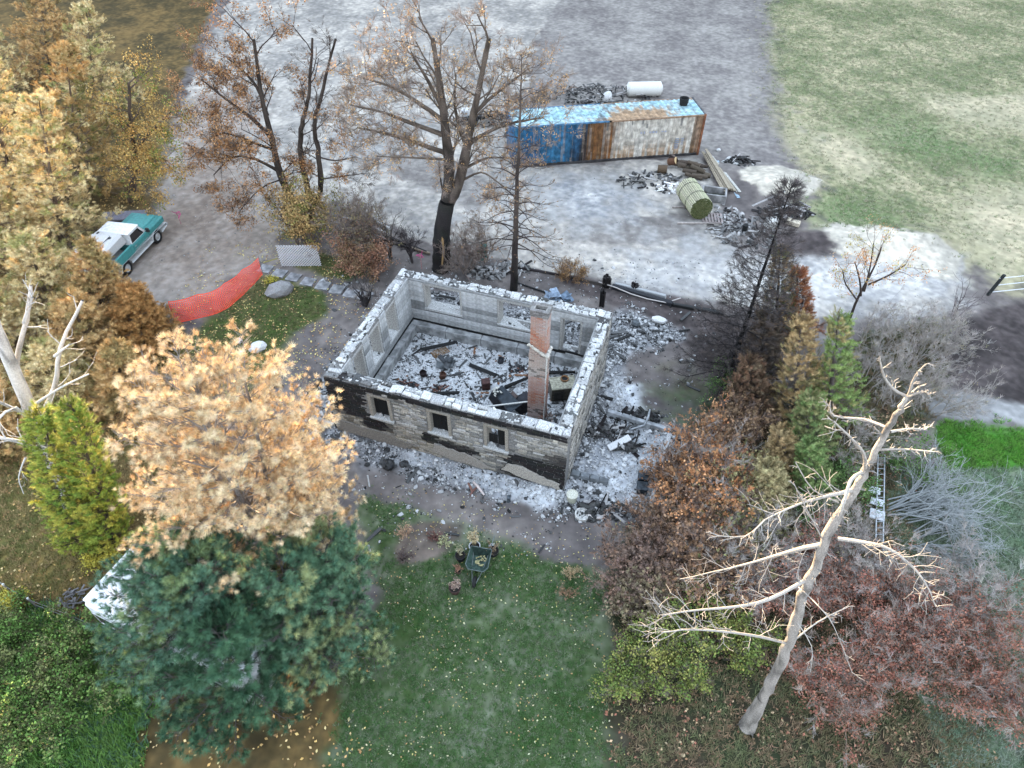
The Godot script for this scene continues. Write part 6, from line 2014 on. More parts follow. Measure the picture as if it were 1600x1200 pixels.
# recursive branching; tips receives [place, direction]
func grow(m: Mesher, p: Vector3, d: Vector3, len: float, r: float, lev: int, o: Dictionary, tips: Array) -> void:
	var segs := 3
	var pts := PackedVector3Array([p])
	var rr := PackedFloat32Array([r])
	var q := p
	var dd := d
	var wob: float = o.get("wob", 0.25)
	for i in segs:
		dd = (dd + Vector3(R.randf_range(-wob, wob), R.randf_range(-wob, wob) + o.get("up", 0.05), R.randf_range(-wob, wob))).normalized()
		q += dd * len / segs
		if q.y < 0.05:
			q.y = 0.05
		pts.append(q)
		rr.append(maxf(0.004, lerpf(r, r * 0.45, float(i + 1) / segs)))
	m.tube(pts, rr, 6 if r > 0.06 else (4 if r > 0.02 else 3), o.col)
	if lev <= 0:
		for i in range(1, segs + 1):
			tips.append([pts[i], dd])
		return
	var n: int = o.get("n", 3)
	for k in n:
		var t := lerpf(0.3, 1.0, (k + R.randf()) / n)
		var f := t * segs
		var i := mini(int(f), segs - 1)
		var pos := pts[i].lerp(pts[i + 1], f - i)
		var side := dd.cross(Vector3(R.randf_range(-1, 1), R.randf_range(-1, 1), R.randf_range(-1, 1))).normalized()
		var a: float = o.get("spread", 0.8) * R.randf_range(0.6, 1.3)
		grow(m, pos, (dd * cos(a) + side * sin(a)).normalized(), len * o.get("ratio", 0.62) * R.randf_range(0.75, 1.15), maxf(0.006, r * 0.5), lev - 1, o, tips)

func crown(called: String, t: Node3D, kinds: Array, tips: Array, per: int, size: float, pal: Array, mt: Material, jit := 0.08, limit := 100000) -> void:
	# one MultiMesh for each leaf form, thrown round the shoots
	var n := kinds.size()
	for k in n:
		var xs := []
		var cs := PackedColorArray()
		for i in tips.size():
			if xs.size() >= limit:
				break
			for j in per:
				if (i + j) % n != k:
					continue
				var d: Vector3 = tips[i][1]
				d = (d + Vector3(R.randf_range(-.5, .5), R.randf_range(-.2, .5), R.randf_range(-.5, .5))).normalized()
				var x := d.cross(Vector3(0.3, 0.1, 0.95)).normalized()
				var b := Basis(x, d, x.cross(d)) * Basis(Vector3.UP, R.randf() * TAU)
				var s := size * R.randf_range(0.65, 1.3)
				xs.append(Transform3D(b.scaled(Vector3(s, s, s)), tips[i][0] + Vector3(R.randf_range(-jit, jit), R.randf_range(-jit, jit), R.randf_range(-jit, jit))))
				var c: Color = pal[0].lerp(pal[1], R.randf())
				if pal.size() > 2 and hn.get_noise_3d(tips[i][0].x * 2.2 + t.position.x * 5, tips[i][0].y * 2.2, tips[i][0].z * 2.2) > 0.18:
					c = c.lerp(pal[2], R.randf_range(0.5, 1.0))
				cs.append(vary(c, 0.18))
		if xs.size():
			scatter(called, kit[kinds[k]], xs, cs, mt, t)

# needle tree: axis from base to top (world), widest radius, shape exponent, where the branches begin
func conifer(called: String, label: String, base: Vector3, top: Vector3, o: Dictionary, group := "", cat := "tree") -> Node3D:
	var t := thing(called, label, cat, base, 0.0, group)
	var m := Mesher.new()
	var tips := []
	var ax := top - base
	var H := ax.length()
	var r0: float = o.get("r", 0.16)
	var tc: Color = o.get("bark", col(0.16, 0.12, 0.10))
	for lead in o.get("leaders", [[0.0, 0.0]]):
		var tp := ax + Vector3(lead[0], -absf(lead[0]) * 0.25, lead[1])
		var tr := limb(m, [Vector3.ZERO, ax * 0.25 + Vector3(lead[0], 0, lead[1]) * 0.15, ax * 0.55 + Vector3(lead[0], 0, lead[1]) * 0.6, tp], r0, 0.015, tc, o.get("bark2", tc))
		var nb: int = o.get("branches", 60)
		var st: float = o.get("start", 0.15)
		for i in nb:
			var f := lerpf(st, 0.99, (i + R.randf()) / nb)
			var g := (f - st) / (1.0 - st)
			var prof: float = pow(1.0 - g, o.get("taper", 0.8)) if not o.has("round") else sqrt(maxf(0.02, 1.0 - pow(absf(g - o.round) / maxf(o.round, 1.0 - o.round), 2.0)))
			var len: float = o.rad * prof * R.randf_range(0.7, 1.12) + 0.12
			var idx := f * (tr.size() - 1)
			var p := tr[int(idx)].lerp(tr[mini(int(idx) + 1, tr.size() - 1)], idx - int(idx))
			var a := i * 2.4 + R.randf_range(-.4, .4)
			var rise: float = o.get("rise", 0.1) + R.randf_range(-.2, .2) + g * 0.5
			var d := Vector3(cos(a), rise, sin(a)).normalized()
			var droop: float = o.get("droop", 0.0)
			var pts := [p, p + d * len * 0.35, p + d * len * 0.7 - Vector3(0, droop * len * 0.25, 0), p + d * len + Vector3(0, o.get("tipup", 0.1) * len - droop * len * 0.6, 0)]
			var br := limb(m, pts, clampf(len * 0.014, 0.008, 0.06), 0.004, o.get("twig", tc), null, 0.0, 4)
			var sub: int = o.get("sub", 6)
			for k in sub:
				var q := R.randf_range(o.get("inner", 0.35), 1.0)
				var bi := q * (br.size() - 1)
				var bp := br[int(bi)].lerp(br[mini(int(bi) + 1, br.size() - 1)], bi - int(bi))
				var side := Vector3(-sin(a), 0, cos(a)) * (1.0 if k % 2 else -1.0)
				var sd := (d * 0.6 + side * R.randf_range(0.3, 1.0) + Vector3(0, R.randf_range(-.1, .4) - droop * 0.5, 0)).normalized()
				var sl := len * R.randf_range(0.12, 0.32) * (1.2 - q * 0.6) + 0.06
				var e := bp + sd * sl
				m.tube(PackedVector3Array([bp, e]), PackedFloat32Array([0.008, 0.003]), 3, o.get("twig", tc))
				tips.append([e, sd])
				if sl > 0.45:
					tips.append([bp + sd * sl * 0.55, sd])
			tips.append([br[br.size() - 1], d])
	obj("trunk", m, M.bark, t)
	if o.get("size", 0.0) > 0.0:
		if o.has("gap"):  # thin places where boughs have dropped their needles
			tips = tips.filter(func(q): return hn.get_noise_3d(q[0].x * 3.0 + base.x, q[0].y * 4.0, q[0].z * 3.0) > o.gap or R.randf() < 0.15)
		crown("crown", t, o.get("kit", ["tuft0", "tuft1"]), tips, o.get("per", 1), o.size, o.pal, o.get("mat", M.needle), o.get("jit", 0.06))
	return t

# many-stemmed shrub
func shrub(called: String, label: String, base: Vector3, o: Dictionary, group := "", cat := "shrub") -> Node3D:
	var t := thing(called, label, cat, base, 0.0, group)
	var m := Mesher.new()
	var tips := []
	var o2 := {"col": o.bark, "n": o.get("n", 3), "spread": o.get("spread", 0.7), "ratio": o.get("ratio", 0.62), "wob": o.get("wob", 0.25), "up": o.get("up", 0.08)}
	for k in o.stems:
		var a := R.randf() * TAU
		var lean: float = R.randf_range(0.05, o.get("lean", 0.8))
		var d: Vector3 = (Vector3(cos(a) * lean, 1.0, sin(a) * lean) + o.get("dir", Vector3.ZERO)).normalized()
		var off: Vector3 = Vector3(cos(a), 0, sin(a)) * R.randf() * o.get("foot", 0.2)
		grow(m, off, d, o.len * R.randf_range(0.7, 1.15), o.get("r", 0.03), o.get("lev", 2), o2, tips)
	obj("stems", m, M.twig, t)
	if o.get("twig", 0.0) > 0.0:
		crown("twigs", t, ["twig0", "twig1", "twig2"], tips.filter(func(_q): return R.randf() < o.get("tshare", 0.6)), o.get("tper", 1), o.twig, [o.bark, o.get("bark2", o.bark)], M.twig, 0.05)
	if o.get("size", 0.0) > 0.0:
		var some := []
		for q in tips:
			if R.randf() < o.get("share", 1.0):
				some.append(q)
		crown("leaves", t, o.get("kit", ["leaf0", "leaf1", "leaf2"]), some, o.get("per", 1), o.size, o.pal, o.get("mat", M.leaf), o.get("jit", 0.12))
	return t

func leafy_tree(t: Node3D, limbs: Array, o: Dictionary) -> void:
	# limbs: [[world points], r0, r1, twigs along it, length of twigs, colour, colour at its end]
	var m := Mesher.new()
	var tips := []
	for l in limbs:
		var pts := []
		for p in l[0]:
			pts.append(p - t.position)
		var c2: Color = l[6] if l.size() > 6 else l[5]
		var p := limb(m, pts, l[1], l[2], l[5], c2, R.randf_range(-1, 1) * o.get("depth", 0.0) * (1.0 if l[1] < 0.16 else 0.2))
		for k in l[3]:
			var f := lerpf(o.get("from", 0.25), 1.0, (k + R.randf()) / l[3])
			var idx := f * (p.size() - 1)
			var i := mini(int(idx), p.size() - 2)
			var d := (p[i + 1] - p[i]).normalized()
			var side := d.cross(Vector3(R.randf_range(-1, 1), R.randf_range(-1, 1), R.randf_range(-1, 1))).normalized()
			var a := R.randf_range(0.4, 1.1)
			grow(m, p[i].lerp(p[i + 1], idx - i), (d * cos(a) + side * sin(a)).normalized(), l[4] * R.randf_range(0.6, 1.2), clampf(l[2] * 0.6, 0.01, 0.05), o.get("lev", 2), o, tips)
	obj("trunk", m, M.bark, t)
	if o.get("twig", 0.0) > 0.0:
		crown("twigs", t, ["twig0", "twig1", "twig2"], tips.filter(func(_q): return R.randf() < 0.5), 1, o.twig, [o.col, o.col * 1.4], M.twig, 0.04)
	if o.get("size", 0.0) > 0.0:
		var some := []
		for q in tips:
			if R.randf() < o.get("share", 1.0) and (not o.has("leaf_x") or hn.get_noise_3d(q[0].x, q[0].y, q[0].z) + (o.leaf_x - q[0].x) * 0.12 > 0.0):
				some.append(q)
		crown("crown", t, o.get("kit", ["leaf0", "leaf1", "leaf2"]), some, o.get("per", 1), o.size, o.pal, o.get("mat", M.leaf), o.get("jit", 0.15))

func make_vegetation() -> void:
	make_kit()
	var bone := col(0.47, 0.42, 0.37)
	var grey := col(0.20, 0.18, 0.17)
	# --- the big dead-needled pine and the green pines under it
	conifer("brown_pine", "broad pine with dead tan needles, left of the house front", Vector3(-7.78, 0, -11.42), Vector3(-7.84, 9.51, -11.42), {"rad": 2.85, "branches": 52, "start": 0.14, "round": 0.34, "rise": 0.28, "sub": 34, "gap": -0.14, "inner": 0.3, "size": 0.15, "per": 2, "jit": 0.09, "pal": [col(0.50, 0.36, 0.20), col(0.62, 0.50, 0.32), col(0.42, 0.27, 0.13)], "bark": col(0.26, 0.24, 0.23), "twig": col(0.30, 0.26, 0.23), "r": 0.17, "leaders": [[0.0, 0.0], [1.3, -0.3], [0.5, 0.9]]})
	conifer("green_pine", "blue-green pine at lower left hanging over the white trailer", Vector3(-9.18, 0, -8.74), Vector3(-8.04, 5.36, -8.74), {"rad": 2.4, "branches": 60, "start": 0.42, "taper": 0.55, "rise": 0.0, "sub": 30, "gap": -0.2, "inner": 0.25, "size": 0.17, "per": 2, "jit": 0.12, "pal": [col(0.045, 0.105, 0.065), col(0.11, 0.185, 0.11), col(0.17, 0.22, 0.09)], "bark": col(0.14, 0.12, 0.11), "mat": M.green, "leaders": [[0.0, 0.0], [-1.0, -0.4]]})
	conifer("green_pine", "green pine with yellowish shoots, right of the trailer's pine beside the lawn", Vector3(-6.75, 0, -8.9), Vector3(-5.98, 4.97, -8.9), {"rad": 2.45, "branches": 66, "start": 0.18, "taper": 0.5, "rise": 0.02, "sub": 30, "gap": -0.2, "inner": 0.25, "size": 0.17, "per": 2, "jit": 0.12, "pal": [col(0.045, 0.105, 0.06), col(0.11, 0.18, 0.10), col(0.28, 0.30, 0.13)], "bark": col(0.14, 0.12, 0.11), "mat": M.green, "leaders": [[0.0, 0.0], [1.0, -0.8]]})
	conifer("green_pine", "low green pine between the two larger ones at the bottom left", Vector3(-8.16, 0, -7.36), Vector3(-7.14, 4.58, -7.36), {"rad": 2.2, "branches": 40, "start": 0.2, "taper": 0.5, "rise": 0.05, "sub": 22, "inner": 0.3, "size": 0.2, "per": 2, "jit": 0.12, "pal": [col(0.03, 0.075, 0.04), col(0.06, 0.12, 0.06)], "bark": col(0.14, 0.12, 0.11), "mat": M.green})
	# --- the two columnar cedars
	for q in [[Vector3(-14.78, 0, -12.52), Vector3(-13.14, 6.7, -12.52), "left one of two yellow-green columnar cedars beside the white dead tree"], [Vector3(-13.84, 0, -12.52), Vector3(-12.04, 7.08, -12.52), "right one of two yellow-green columnar cedars, touching the brown pine"]]:
		conifer("columnar_cedar", q[2], q[0], q[1], {"rad": 0.72, "branches": 170, "start": 0.03, "round": 0.36, "rise": 0.55, "sub": 9, "inner": 0.3, "size": 0.2, "per": 1, "kit": ["spray0", "spray1"], "pal": [col(0.12, 0.19, 0.03), col(0.28, 0.29, 0.04), col(0.42, 0.36, 0.06)], "bark": col(0.10, 0.08, 0.06), "mat": M.green, "r": 0.1}, "columnar cedars")
	# --- white dead tree at the left edge
	var t := thing("white_dead_tree", "bare white dead tree rising off the left edge behind the cedars", "tree", Vector3(-16.12, 0, -14.11))
	var w := col(0.68, 0.64, 0.59)
	leafy_tree(t, [
		[[Vector3(-16.12, 0, -14.11), Vector3(-15.3, 3.35, -14.11), Vector3(-14.77, 5.83, -14.11), Vector3(-14.24, 8.19, -14.11), Vector3(-13.77, 10.19, -14.11)], 0.24, 0.14, 0, 0.8, w],
		[[Vector3(-14.67, 6.39, -14.11), Vector3(-14.5, 7.12, -14.31), Vector3(-13.67, 8.43, -14.51), Vector3(-13.12, 9.48, -14.61)], 0.10, 0.04, 4, 0.7, w],
		[[Vector3(-13.67, 8.43, -14.51), Vector3(-13.11, 9.23, -15.01)], 0.06, 0.03, 3, 0.6, w],
		[[Vector3(-14.97, 4.64, -14.11), Vector3(-13.64, 6.27, -13.91), Vector3(-12.77, 7.83, -13.81), Vector3(-11.48, 9.43, -13.81)], 0.09, 0.035, 5, 0.6, w],
		[[Vector3(-14.67, 5.48, -14.11), Vector3(-13.02, 6.78, -13.61), Vector3(-11.64, 7.68, -13.31)], 0.05, 0.02, 4, 0.5, w],
		[[Vector3(-12.77, 7.83, -13.81), Vector3(-11.95, 8.48, -13.61)], 0.05, 0.02, 2, 0.4, w],
		[[Vector3(-15.1, 4.8, -14.11), Vector3(-14.78, 6.14, -13.51), Vector3(-14.87, 7.12, -13.11)], 0.06, 0.03, 4, 0.7, w],
		[[Vector3(-15.32, 3.69, -14.11), Vector3(-14.55, 6.11, -13.21), Vector3(-15.61, 5.4, -12.71)], 0.06, 0.03, 4, 0.7, w],
		[[Vector3(-15.57, 2.67, -14.11), Vector3(-15.42, 4.1, -13.51), Vector3(-15.85, 4.67, -13.11)], 0.08, 0.05, 4, 0.7, w],
		[[Vector3(-15.61, 3.61, -13.51), Vector3(-16.11, 2.85, -13.31), Vector3(-16.28, 2.09, -13.21)], 0.03, 0.012, 3, 0.4, w],
	], {"col": w, "depth": 0.5, "n": 2, "lev": 1, "spread": 0.7, "up": 0.08})
	# --- golden conifers and oaks at the upper left
	var gold := [col(0.54, 0.40, 0.18), col(0.66, 0.54, 0.30), col(0.28, 0.28, 0.09)]
	var rust := [col(0.46, 0.27, 0.10), col(0.56, 0.38, 0.18), col(0.26, 0.20, 0.08)]
	for q in [
		[Vector3(-25.52, 0, -28.47), Vector3(-23.89, 7.32, -28.47), 3.0, gold, "tall golden conifer at the upper left edge of the grove"],
		[Vector3(-23.41, 0, -29.58), Vector3(-20.57, 8.38, -29.58), 2.9, gold, "tallest golden conifer in the middle of the upper left grove"],
		[Vector3(-27.91, 0, -33.89), Vector3(-25.4, 8.38, -33.89), 3.4, gold, "golden conifer in the far corner of the upper left grove"],
		[Vector3(-25.2, 0, -35.96), Vector3(-22.44, 8.22, -35.96), 3.2, [col(0.34, 0.22, 0.08), col(0.44, 0.30, 0.13), col(0.12, 0.13, 0.04)], "olive and gold conifer farthest back in the upper left grove"],
		[Vector3(-18.88, 0, -24.1), Vector3(-17.82, 4.38, -24.1), 1.9, rust, "rust-orange conifer just below the parked truck's tail"],
		[Vector3(-21.17, 0, -24.01), Vector3(-20.14, 4.91, -24.01), 2.4, gold, "golden conifer below the grove, left of the rust-orange one"],
		[Vector3(-22.16, 0, -21.86), Vector3(-21.61, 4.87, -21.86), 2.4, gold, "golden conifer at the left edge behind the white dead tree"],
		[Vector3(-18.3, 0, -21.45), Vector3(-17.67, 3.76, -21.45), 2.0, rust, "rust and gold conifer above the brown pine's top"],
		[Vector3(-16.65, 0, -22.7), Vector3(-15.98, 3.11, -22.7), 1.6, [col(0.30, 0.15, 0.05), col(0.40, 0.22, 0.08)], "small rust conifer beside the gravel, left of the orange fence"],
		[Vector3(-18.24, 0, -18.81), Vector3(-17.6, 3.43, -18.81), 1.9, gold, "golden conifer between the white dead tree and the brown pine"],
		[Vector3(-15.86, 0, -18.81), Vector3(-14.95, 3.43, -18.81), 1.6, rust, "low rust-gold conifer half behind the brown pine"],
		[Vector3(-28.32, 0, -45.11), Vector3(-25.75, 7.18, -45.11), 3.0, gold, "golden conifer beyond the grove at the top left of the drive"],
		[Vector3(-36.79, 0, -47.1), Vector3(-34.53, 7.66, -47.1), 3.4, gold, "golden conifer at the far top left corner"],
		[Vector3(-34.89, 0, -52.61), Vector3(-32.62, 6.49, -52.61), 3.2, rust, "rust-gold conifer farthest away at the top left"],
		[Vector3(-20, 0, -17.11), Vector3(-19.45, 3.61, -17.11), 1.8, rust, "rust-gold conifer under the white dead tree's trunk"],
	]:
		conifer("golden_conifer", q[4], q[0], q[1], {"rad": q[2], "branches": 80, "start": 0.06, "taper": 0.7, "rise": 0.0, "droop": 0.15, "tipup": 0.15, "sub": 20, "gap": -0.2, "inner": 0.2, "size": 0.21, "per": 2, "jit": 0.12, "kit": ["tuft0", "spray0", "spray1"], "pal": q[3], "bark": col(0.16, 0.12, 0.09), "twig": col(0.22, 0.16, 0.11)}, "golden conifers of the upper left grove")
	t = thing("green_gold_oak", "oak with mixed green and orange leaves over the parked truck", "tree", Vector3(-21.97, 0, -34.91))
	leafy_tree(t, [
		[[Vector3(-21.97, 0, -34.91), Vector3(-20.91, 2.2, -34.91), Vector3(-20.2, 4.4, -34.91), Vector3(-19.42, 6.75, -34.91)], 0.2, 0.06, 12, 1.5, col(0.12, 0.09, 0.07)],
		[[Vector3(-21.06, 1.81, -34.91), Vector3(-19.22, 3.26, -34.31), Vector3(-17.75, 3.65, -33.91)], 0.08, 0.03, 9, 1.2, col(0.12, 0.09, 0.07)],
		[[Vector3(-20.68, 2.95, -34.91), Vector3(-18.9, 4.5, -34.71), Vector3(-17.25, 5.74, -34.61)], 0.08, 0.03, 9, 1.2, col(0.12, 0.09, 0.07)],
		[[Vector3(-21.05, 2, -34.91), Vector3(-20.87, 2.84, -33.71), Vector3(-19.35, 2.28, -32.71)], 0.06, 0.03, 8, 1.2, col(0.12, 0.09, 0.07)],
	], {"col": col(0.14, 0.10, 0.08), "depth": 1.2, "n": 3, "lev": 2, "spread": 0.8, "size": 0.22, "per": 2, "share": 0.75, "jit": 0.25, "pal": [col(0.40, 0.22, 0.06), col(0.34, 0.24, 0.08), col(0.10, 0.16, 0.03)]})
	# --- brown-leaved oak with three stems
	var db := col(0.075, 0.058, 0.048)
	t = thing("brown_oak", "three-stemmed oak with brown leaves behind the lattice panel and ochre bush", "tree", Vector3(-11.68, 0, -32.9))
	leafy_tree(t, [
		[[Vector3(-11.82, 0, -32.9), Vector3(-11.85, 0.81, -32.9), Vector3(-12.18, 2.91, -32.9), Vector3(-12.12, 5.02, -32.9), Vector3(-12.06, 6.96, -32.9), Vector3(-11.72, 9.58, -32.9)], 0.26, 0.06, 12, 1.6, db],
		[[Vector3(-11.54, 0, -32.9), Vector3(-10.97, 1.32, -32.9), Vector3(-10.9, 3.81, -32.9), Vector3(-10.4, 5.61, -32.7), Vector3(-9.77, 7.04, -32.7), Vector3(-9.04, 9.65, -32.7)], 0.2, 0.05, 10, 1.4, db],
		[[Vector3(-11.4, 0, -32.9), Vector3(-10.32, 1.79, -32.9), Vector3(-9.94, 3.99, -32.9), Vector3(-9.85, 5.52, -32.9), Vector3(-9.21, 6.96, -32.9), Vector3(-8.02, 9.58, -32.9)], 0.18, 0.05, 8, 1.3, db],
		[[Vector3(-12.16, 4.85, -32.9), Vector3(-12.98, 5.85, -32.9), Vector3(-13.95, 6.64, -32.9), Vector3(-14.95, 7.57, -32.9)], 0.12, 0.03, 13, 1.5, db],
		[[Vector3(-12.23, 2.98, -32.9), Vector3(-13.08, 3.83, -32.4), Vector3(-14.17, 4.06, -32.1), Vector3(-15.45, 3.1, -31.9)], 0.09, 0.025, 12, 1.3, db],
		[[Vector3(-12.2, 4.16, -32.9), Vector3(-13.03, 4.91, -32.1), Vector3(-14.04, 5.59, -31.4), Vector3(-15.09, 5.03, -31.2)], 0.08, 0.025, 12, 1.3, db],
		[[Vector3(-12.06, 6.01, -32.9), Vector3(-12.2, 7.57, -32.9), Vector3(-13.07, 8.74, -32.9)], 0.09, 0.03, 9, 1.5, db],
		[[Vector3(-12.2, 2.54, -32.9), Vector3(-12.91, 2.74, -31.9), Vector3(-13.87, 2.1, -31.1)], 0.05, 0.02, 8, 1.0, db],
		[[Vector3(-9.98, 3.81, -32.9), Vector3(-9.12, 3.63, -32.9), Vector3(-8.05, 3.88, -32.9)], 0.05, 0.02, 4, 0.9, db],
		[[Vector3(-10.24, 2.54, -32.9), Vector3(-8.99, 3.06, -32.5), Vector3(-7.39, 3.53, -32.3)], 0.05, 0.018, 6, 0.9, db],
	], {"col": db, "depth": 0.8, "n": 3, "lev": 2, "spread": 0.8, "twig": 0.35, "size": 0.19, "per": 2, "share": 0.95, "leaf_x": 2.0, "jit": 0.2, "pal": [col(0.24, 0.11, 0.045), col(0.36, 0.20, 0.09), col(0.14, 0.07, 0.04)]})
	shrub("ochre_bush", "dense ochre and green leafy bush behind the lattice panel", Vector3(-10.91, 0, -30.27), {"stems": 20, "len": 2.0, "lean": 0.75, "foot": 0.9, "lev": 2, "n": 4, "bark": col(0.12, 0.09, 0.07), "size": 0.22, "per": 2, "jit": 0.2, "pal": [col(0.34, 0.20, 0.08), col(0.26, 0.19, 0.07), col(0.12, 0.14, 0.03)]})
	shrub("red_brown_bush", "red-brown leafy bush between the lattice panel and the house", Vector3(-7.36, 0, -27.82), {"stems": 16, "len": 1.3, "lean": 0.7, "foot": 0.8, "lev": 2, "n": 4, "bark": col(0.10, 0.07, 0.06), "size": 0.18, "per": 2, "jit": 0.18, "pal": [col(0.22, 0.10, 0.06), col(0.28, 0.16, 0.10), col(0.14, 0.10, 0.05)]})
	shrub("twiggy_bush", "tall grey-brown twiggy bush behind the red-brown one", Vector3(-7.76, 0, -29.13), {"stems": 18, "len": 2.2, "lean": 0.35, "foot": 0.6, "lev": 2, "n": 4, "bark": col(0.13, 0.10, 0.085), "twig": 0.4, "size": 0.16, "share": 0.5, "pal": [col(0.24, 0.17, 0.11), col(0.16, 0.14, 0.06)]})
	shrub("bare_sapling", "bare dark sapling with fine twigs left of the twin-trunk tree", Vector3(-6.26, 0, -29.35), {"stems": 5, "len": 2.0, "lean": 0.5, "foot": 0.15, "lev": 3, "n": 3, "r": 0.05, "bark": col(0.07, 0.055, 0.05)})
	shrub("bare_sapling", "smaller bare sapling on a black stem between the dark sapling and twin-trunk tree", Vector3(-5.16, 0, -29.02), {"stems": 4, "len": 1.3, "lean": 0.45, "foot": 0.1, "lev": 3, "n": 3, "r": 0.06, "bark": col(0.05, 0.04, 0.04), "twig": 0.25})
	shrub("bare_shrub", "tangled bare brown shrub right of the twin-trunk tree", Vector3(-2.36, 0, -28.47), {"stems": 16, "len": 1.2, "lean": 0.8, "foot": 0.5, "lev": 2, "n": 4, "bark": col(0.17, 0.13, 0.11), "twig": 0.4})
	shrub("bare_shrub", "tall thin bare shrub behind the teal cloth", Vector3(-1.39, 0, -29.02), {"stems": 8, "len": 1.7, "lean": 0.6, "foot": 0.3, "lev": 2, "n": 3, "bark": col(0.20, 0.16, 0.13), "twig": 0.35})
	shrub("orange_tuft", "small burnt-orange bush at the yard edge left of the jagged stump", Vector3(2.89, 0, -27.51), {"stems": 14, "len": 0.7, "lean": 0.9, "foot": 0.35, "lev": 2, "n": 3, "bark": col(0.14, 0.09, 0.06), "twig": 0.25, "size": 0.12, "pal": [col(0.24, 0.13, 0.05), col(0.30, 0.18, 0.08)]})
	shrub("charred_sapling", "blackened low stem with pale twigs left of the house's back corner", Vector3(-7.05, 0, -25.5), {"stems": 6, "len": 1.0, "lean": 0.7, "foot": 0.1, "lev": 2, "n": 2, "r": 0.07, "bark": col(0.03, 0.025, 0.025), "twig": 0.3, "bark2": col(0.25, 0.22, 0.2)})
	# --- twin-trunk tree
	var tb := col(0.15, 0.115, 0.09)
	var soots := col(0.02, 0.018, 0.017)
	t = thing("twin_trunk_tree", "big half-burnt tree with two trunks and few orange leaves behind the house", "tree", Vector3(-3.61, 0, -28.58))
	leafy_tree(t, [
		[[Vector3(-3.6, 0, -28.47), Vector3(-3.55, 0.71, -28.58), Vector3(-3.41, 2.22, -28.58), Vector3(-3.05, 3.91, -28.58)], 0.50, 0.36, 0, 1.0, soots, soots * 1.6],
		[[Vector3(-3.14, 3.46, -28.58), Vector3(-2.85, 5.45, -28.58), Vector3(-2.9, 7.27, -28.58), Vector3(-2.95, 8.8, -28.58), Vector3(-3.14, 11.09, -28.58)], 0.30, 0.09, 10, 1.6, col(0.07, 0.058, 0.052), tb],
		[[Vector3(-3.14, 3.46, -28.58), Vector3(-2.49, 4.71, -28.58), Vector3(-2.09, 6.16, -28.58), Vector3(-1.77, 7.55, -28.58), Vector3(-1.45, 8.8, -28.58), Vector3(-0.91, 11.09, -28.58)], 0.30, 0.09, 10, 1.6, col(0.12, 0.095, 0.08), tb],
		[[Vector3(-2.86, 6.23, -28.58), Vector3(-4.09, 6.77, -28.58), Vector3(-5.44, 7.27, -28.58), Vector3(-6.63, 7.64, -28.58)], 0.12, 0.03, 12, 1.3, tb],
		[[Vector3(-2.89, 7.06, -28.58), Vector3(-4.15, 7.55, -28.58), Vector3(-5.46, 8.12, -28.58), Vector3(-6.82, 8.48, -28.58)], 0.12, 0.03, 12, 1.4, tb],
		[[Vector3(-2.93, 7.7, -28.58), Vector3(-3.78, 8.53, -28.58), Vector3(-4.77, 9.33, -28.58), Vector3(-6.01, 9.85, -28.58)], 0.11, 0.03, 12, 1.5, tb],
		[[Vector3(-2.92, 8.12, -28.58), Vector3(-3.45, 9.5, -28.18), Vector3(-4.01, 10.65, -27.78)], 0.10, 0.03, 9, 1.5, tb],
		[[Vector3(-2.09, 5.54, -28.58), Vector3(-1.01, 5.92, -28.58), Vector3(0.29, 5.73, -28.58)], 0.08, 0.02, 8, 1.0, tb],
		[[Vector3(-2.3, 4.9, -28.58), Vector3(-1.38, 5.67, -28.18), Vector3(-0.63, 5.46, -27.98), Vector3(0, 5.04, -27.88)], 0.06, 0.018, 8, 0.9, tb],
		[[Vector3(-1.83, 6.77, -28.58), Vector3(-0.89, 7.32, -28.58), Vector3(0.14, 7.7, -28.58), Vector3(1.37, 7.92, -28.58)], 0.10, 0.03, 12, 1.2, tb],
		[[Vector3(-1.64, 8.04, -28.58), Vector3(-0.67, 8.8, -28.58), Vector3(0.53, 9.59, -28.58)], 0.10, 0.03, 10, 1.4, tb],
		[[Vector3(-2.04, 6.59, -28.58), Vector3(-2.33, 7.33, -29.38), Vector3(-2.49, 8.16, -30.08), Vector3(-2.36, 9.34, -30.58)], 0.10, 0.03, 9, 1.4, tb],
		[[Vector3(-3.11, 3.81, -28.58), Vector3(-3.26, 4.93, -28.08), Vector3(-3.29, 5.83, -27.88)], 0.06, 0.02, 5, 0.8, col(0.06, 0.05, 0.045)],
		[[Vector3(-2.79, 5.92, -28.58), Vector3(-3.89, 6.54, -27.68), Vector3(-5.69, 7, -27.08)], 0.07, 0.02, 9, 1.1, tb],
	], {"col": col(0.17, 0.13, 0.105), "depth": 1.2, "n": 3, "lev": 2, "spread": 0.75, "twig": 0.42, "size": 0.15, "per": 1, "share": 0.55, "jit": 0.2, "pal": [col(0.38, 0.20, 0.09), col(0.42, 0.28, 0.13)]})
	var m := Mesher.new()
	var sp := PackedVector3Array([Vector3(-3.5, 0.54, -28.06), Vector3(-3.38, 1.26, -28.08), Vector3(-3.38, 2.16, -28.12), Vector3(-3.17, 2.94, -28.14)])
	for i in sp.size():
		sp[i] -= t.position
	m.tube(sp, PackedFloat32Array([0.04, 0.07, 0.06, 0.015]), 6, col(0.36, 0.22, 0.10))
	obj("split_wood", m, M.wood, t)
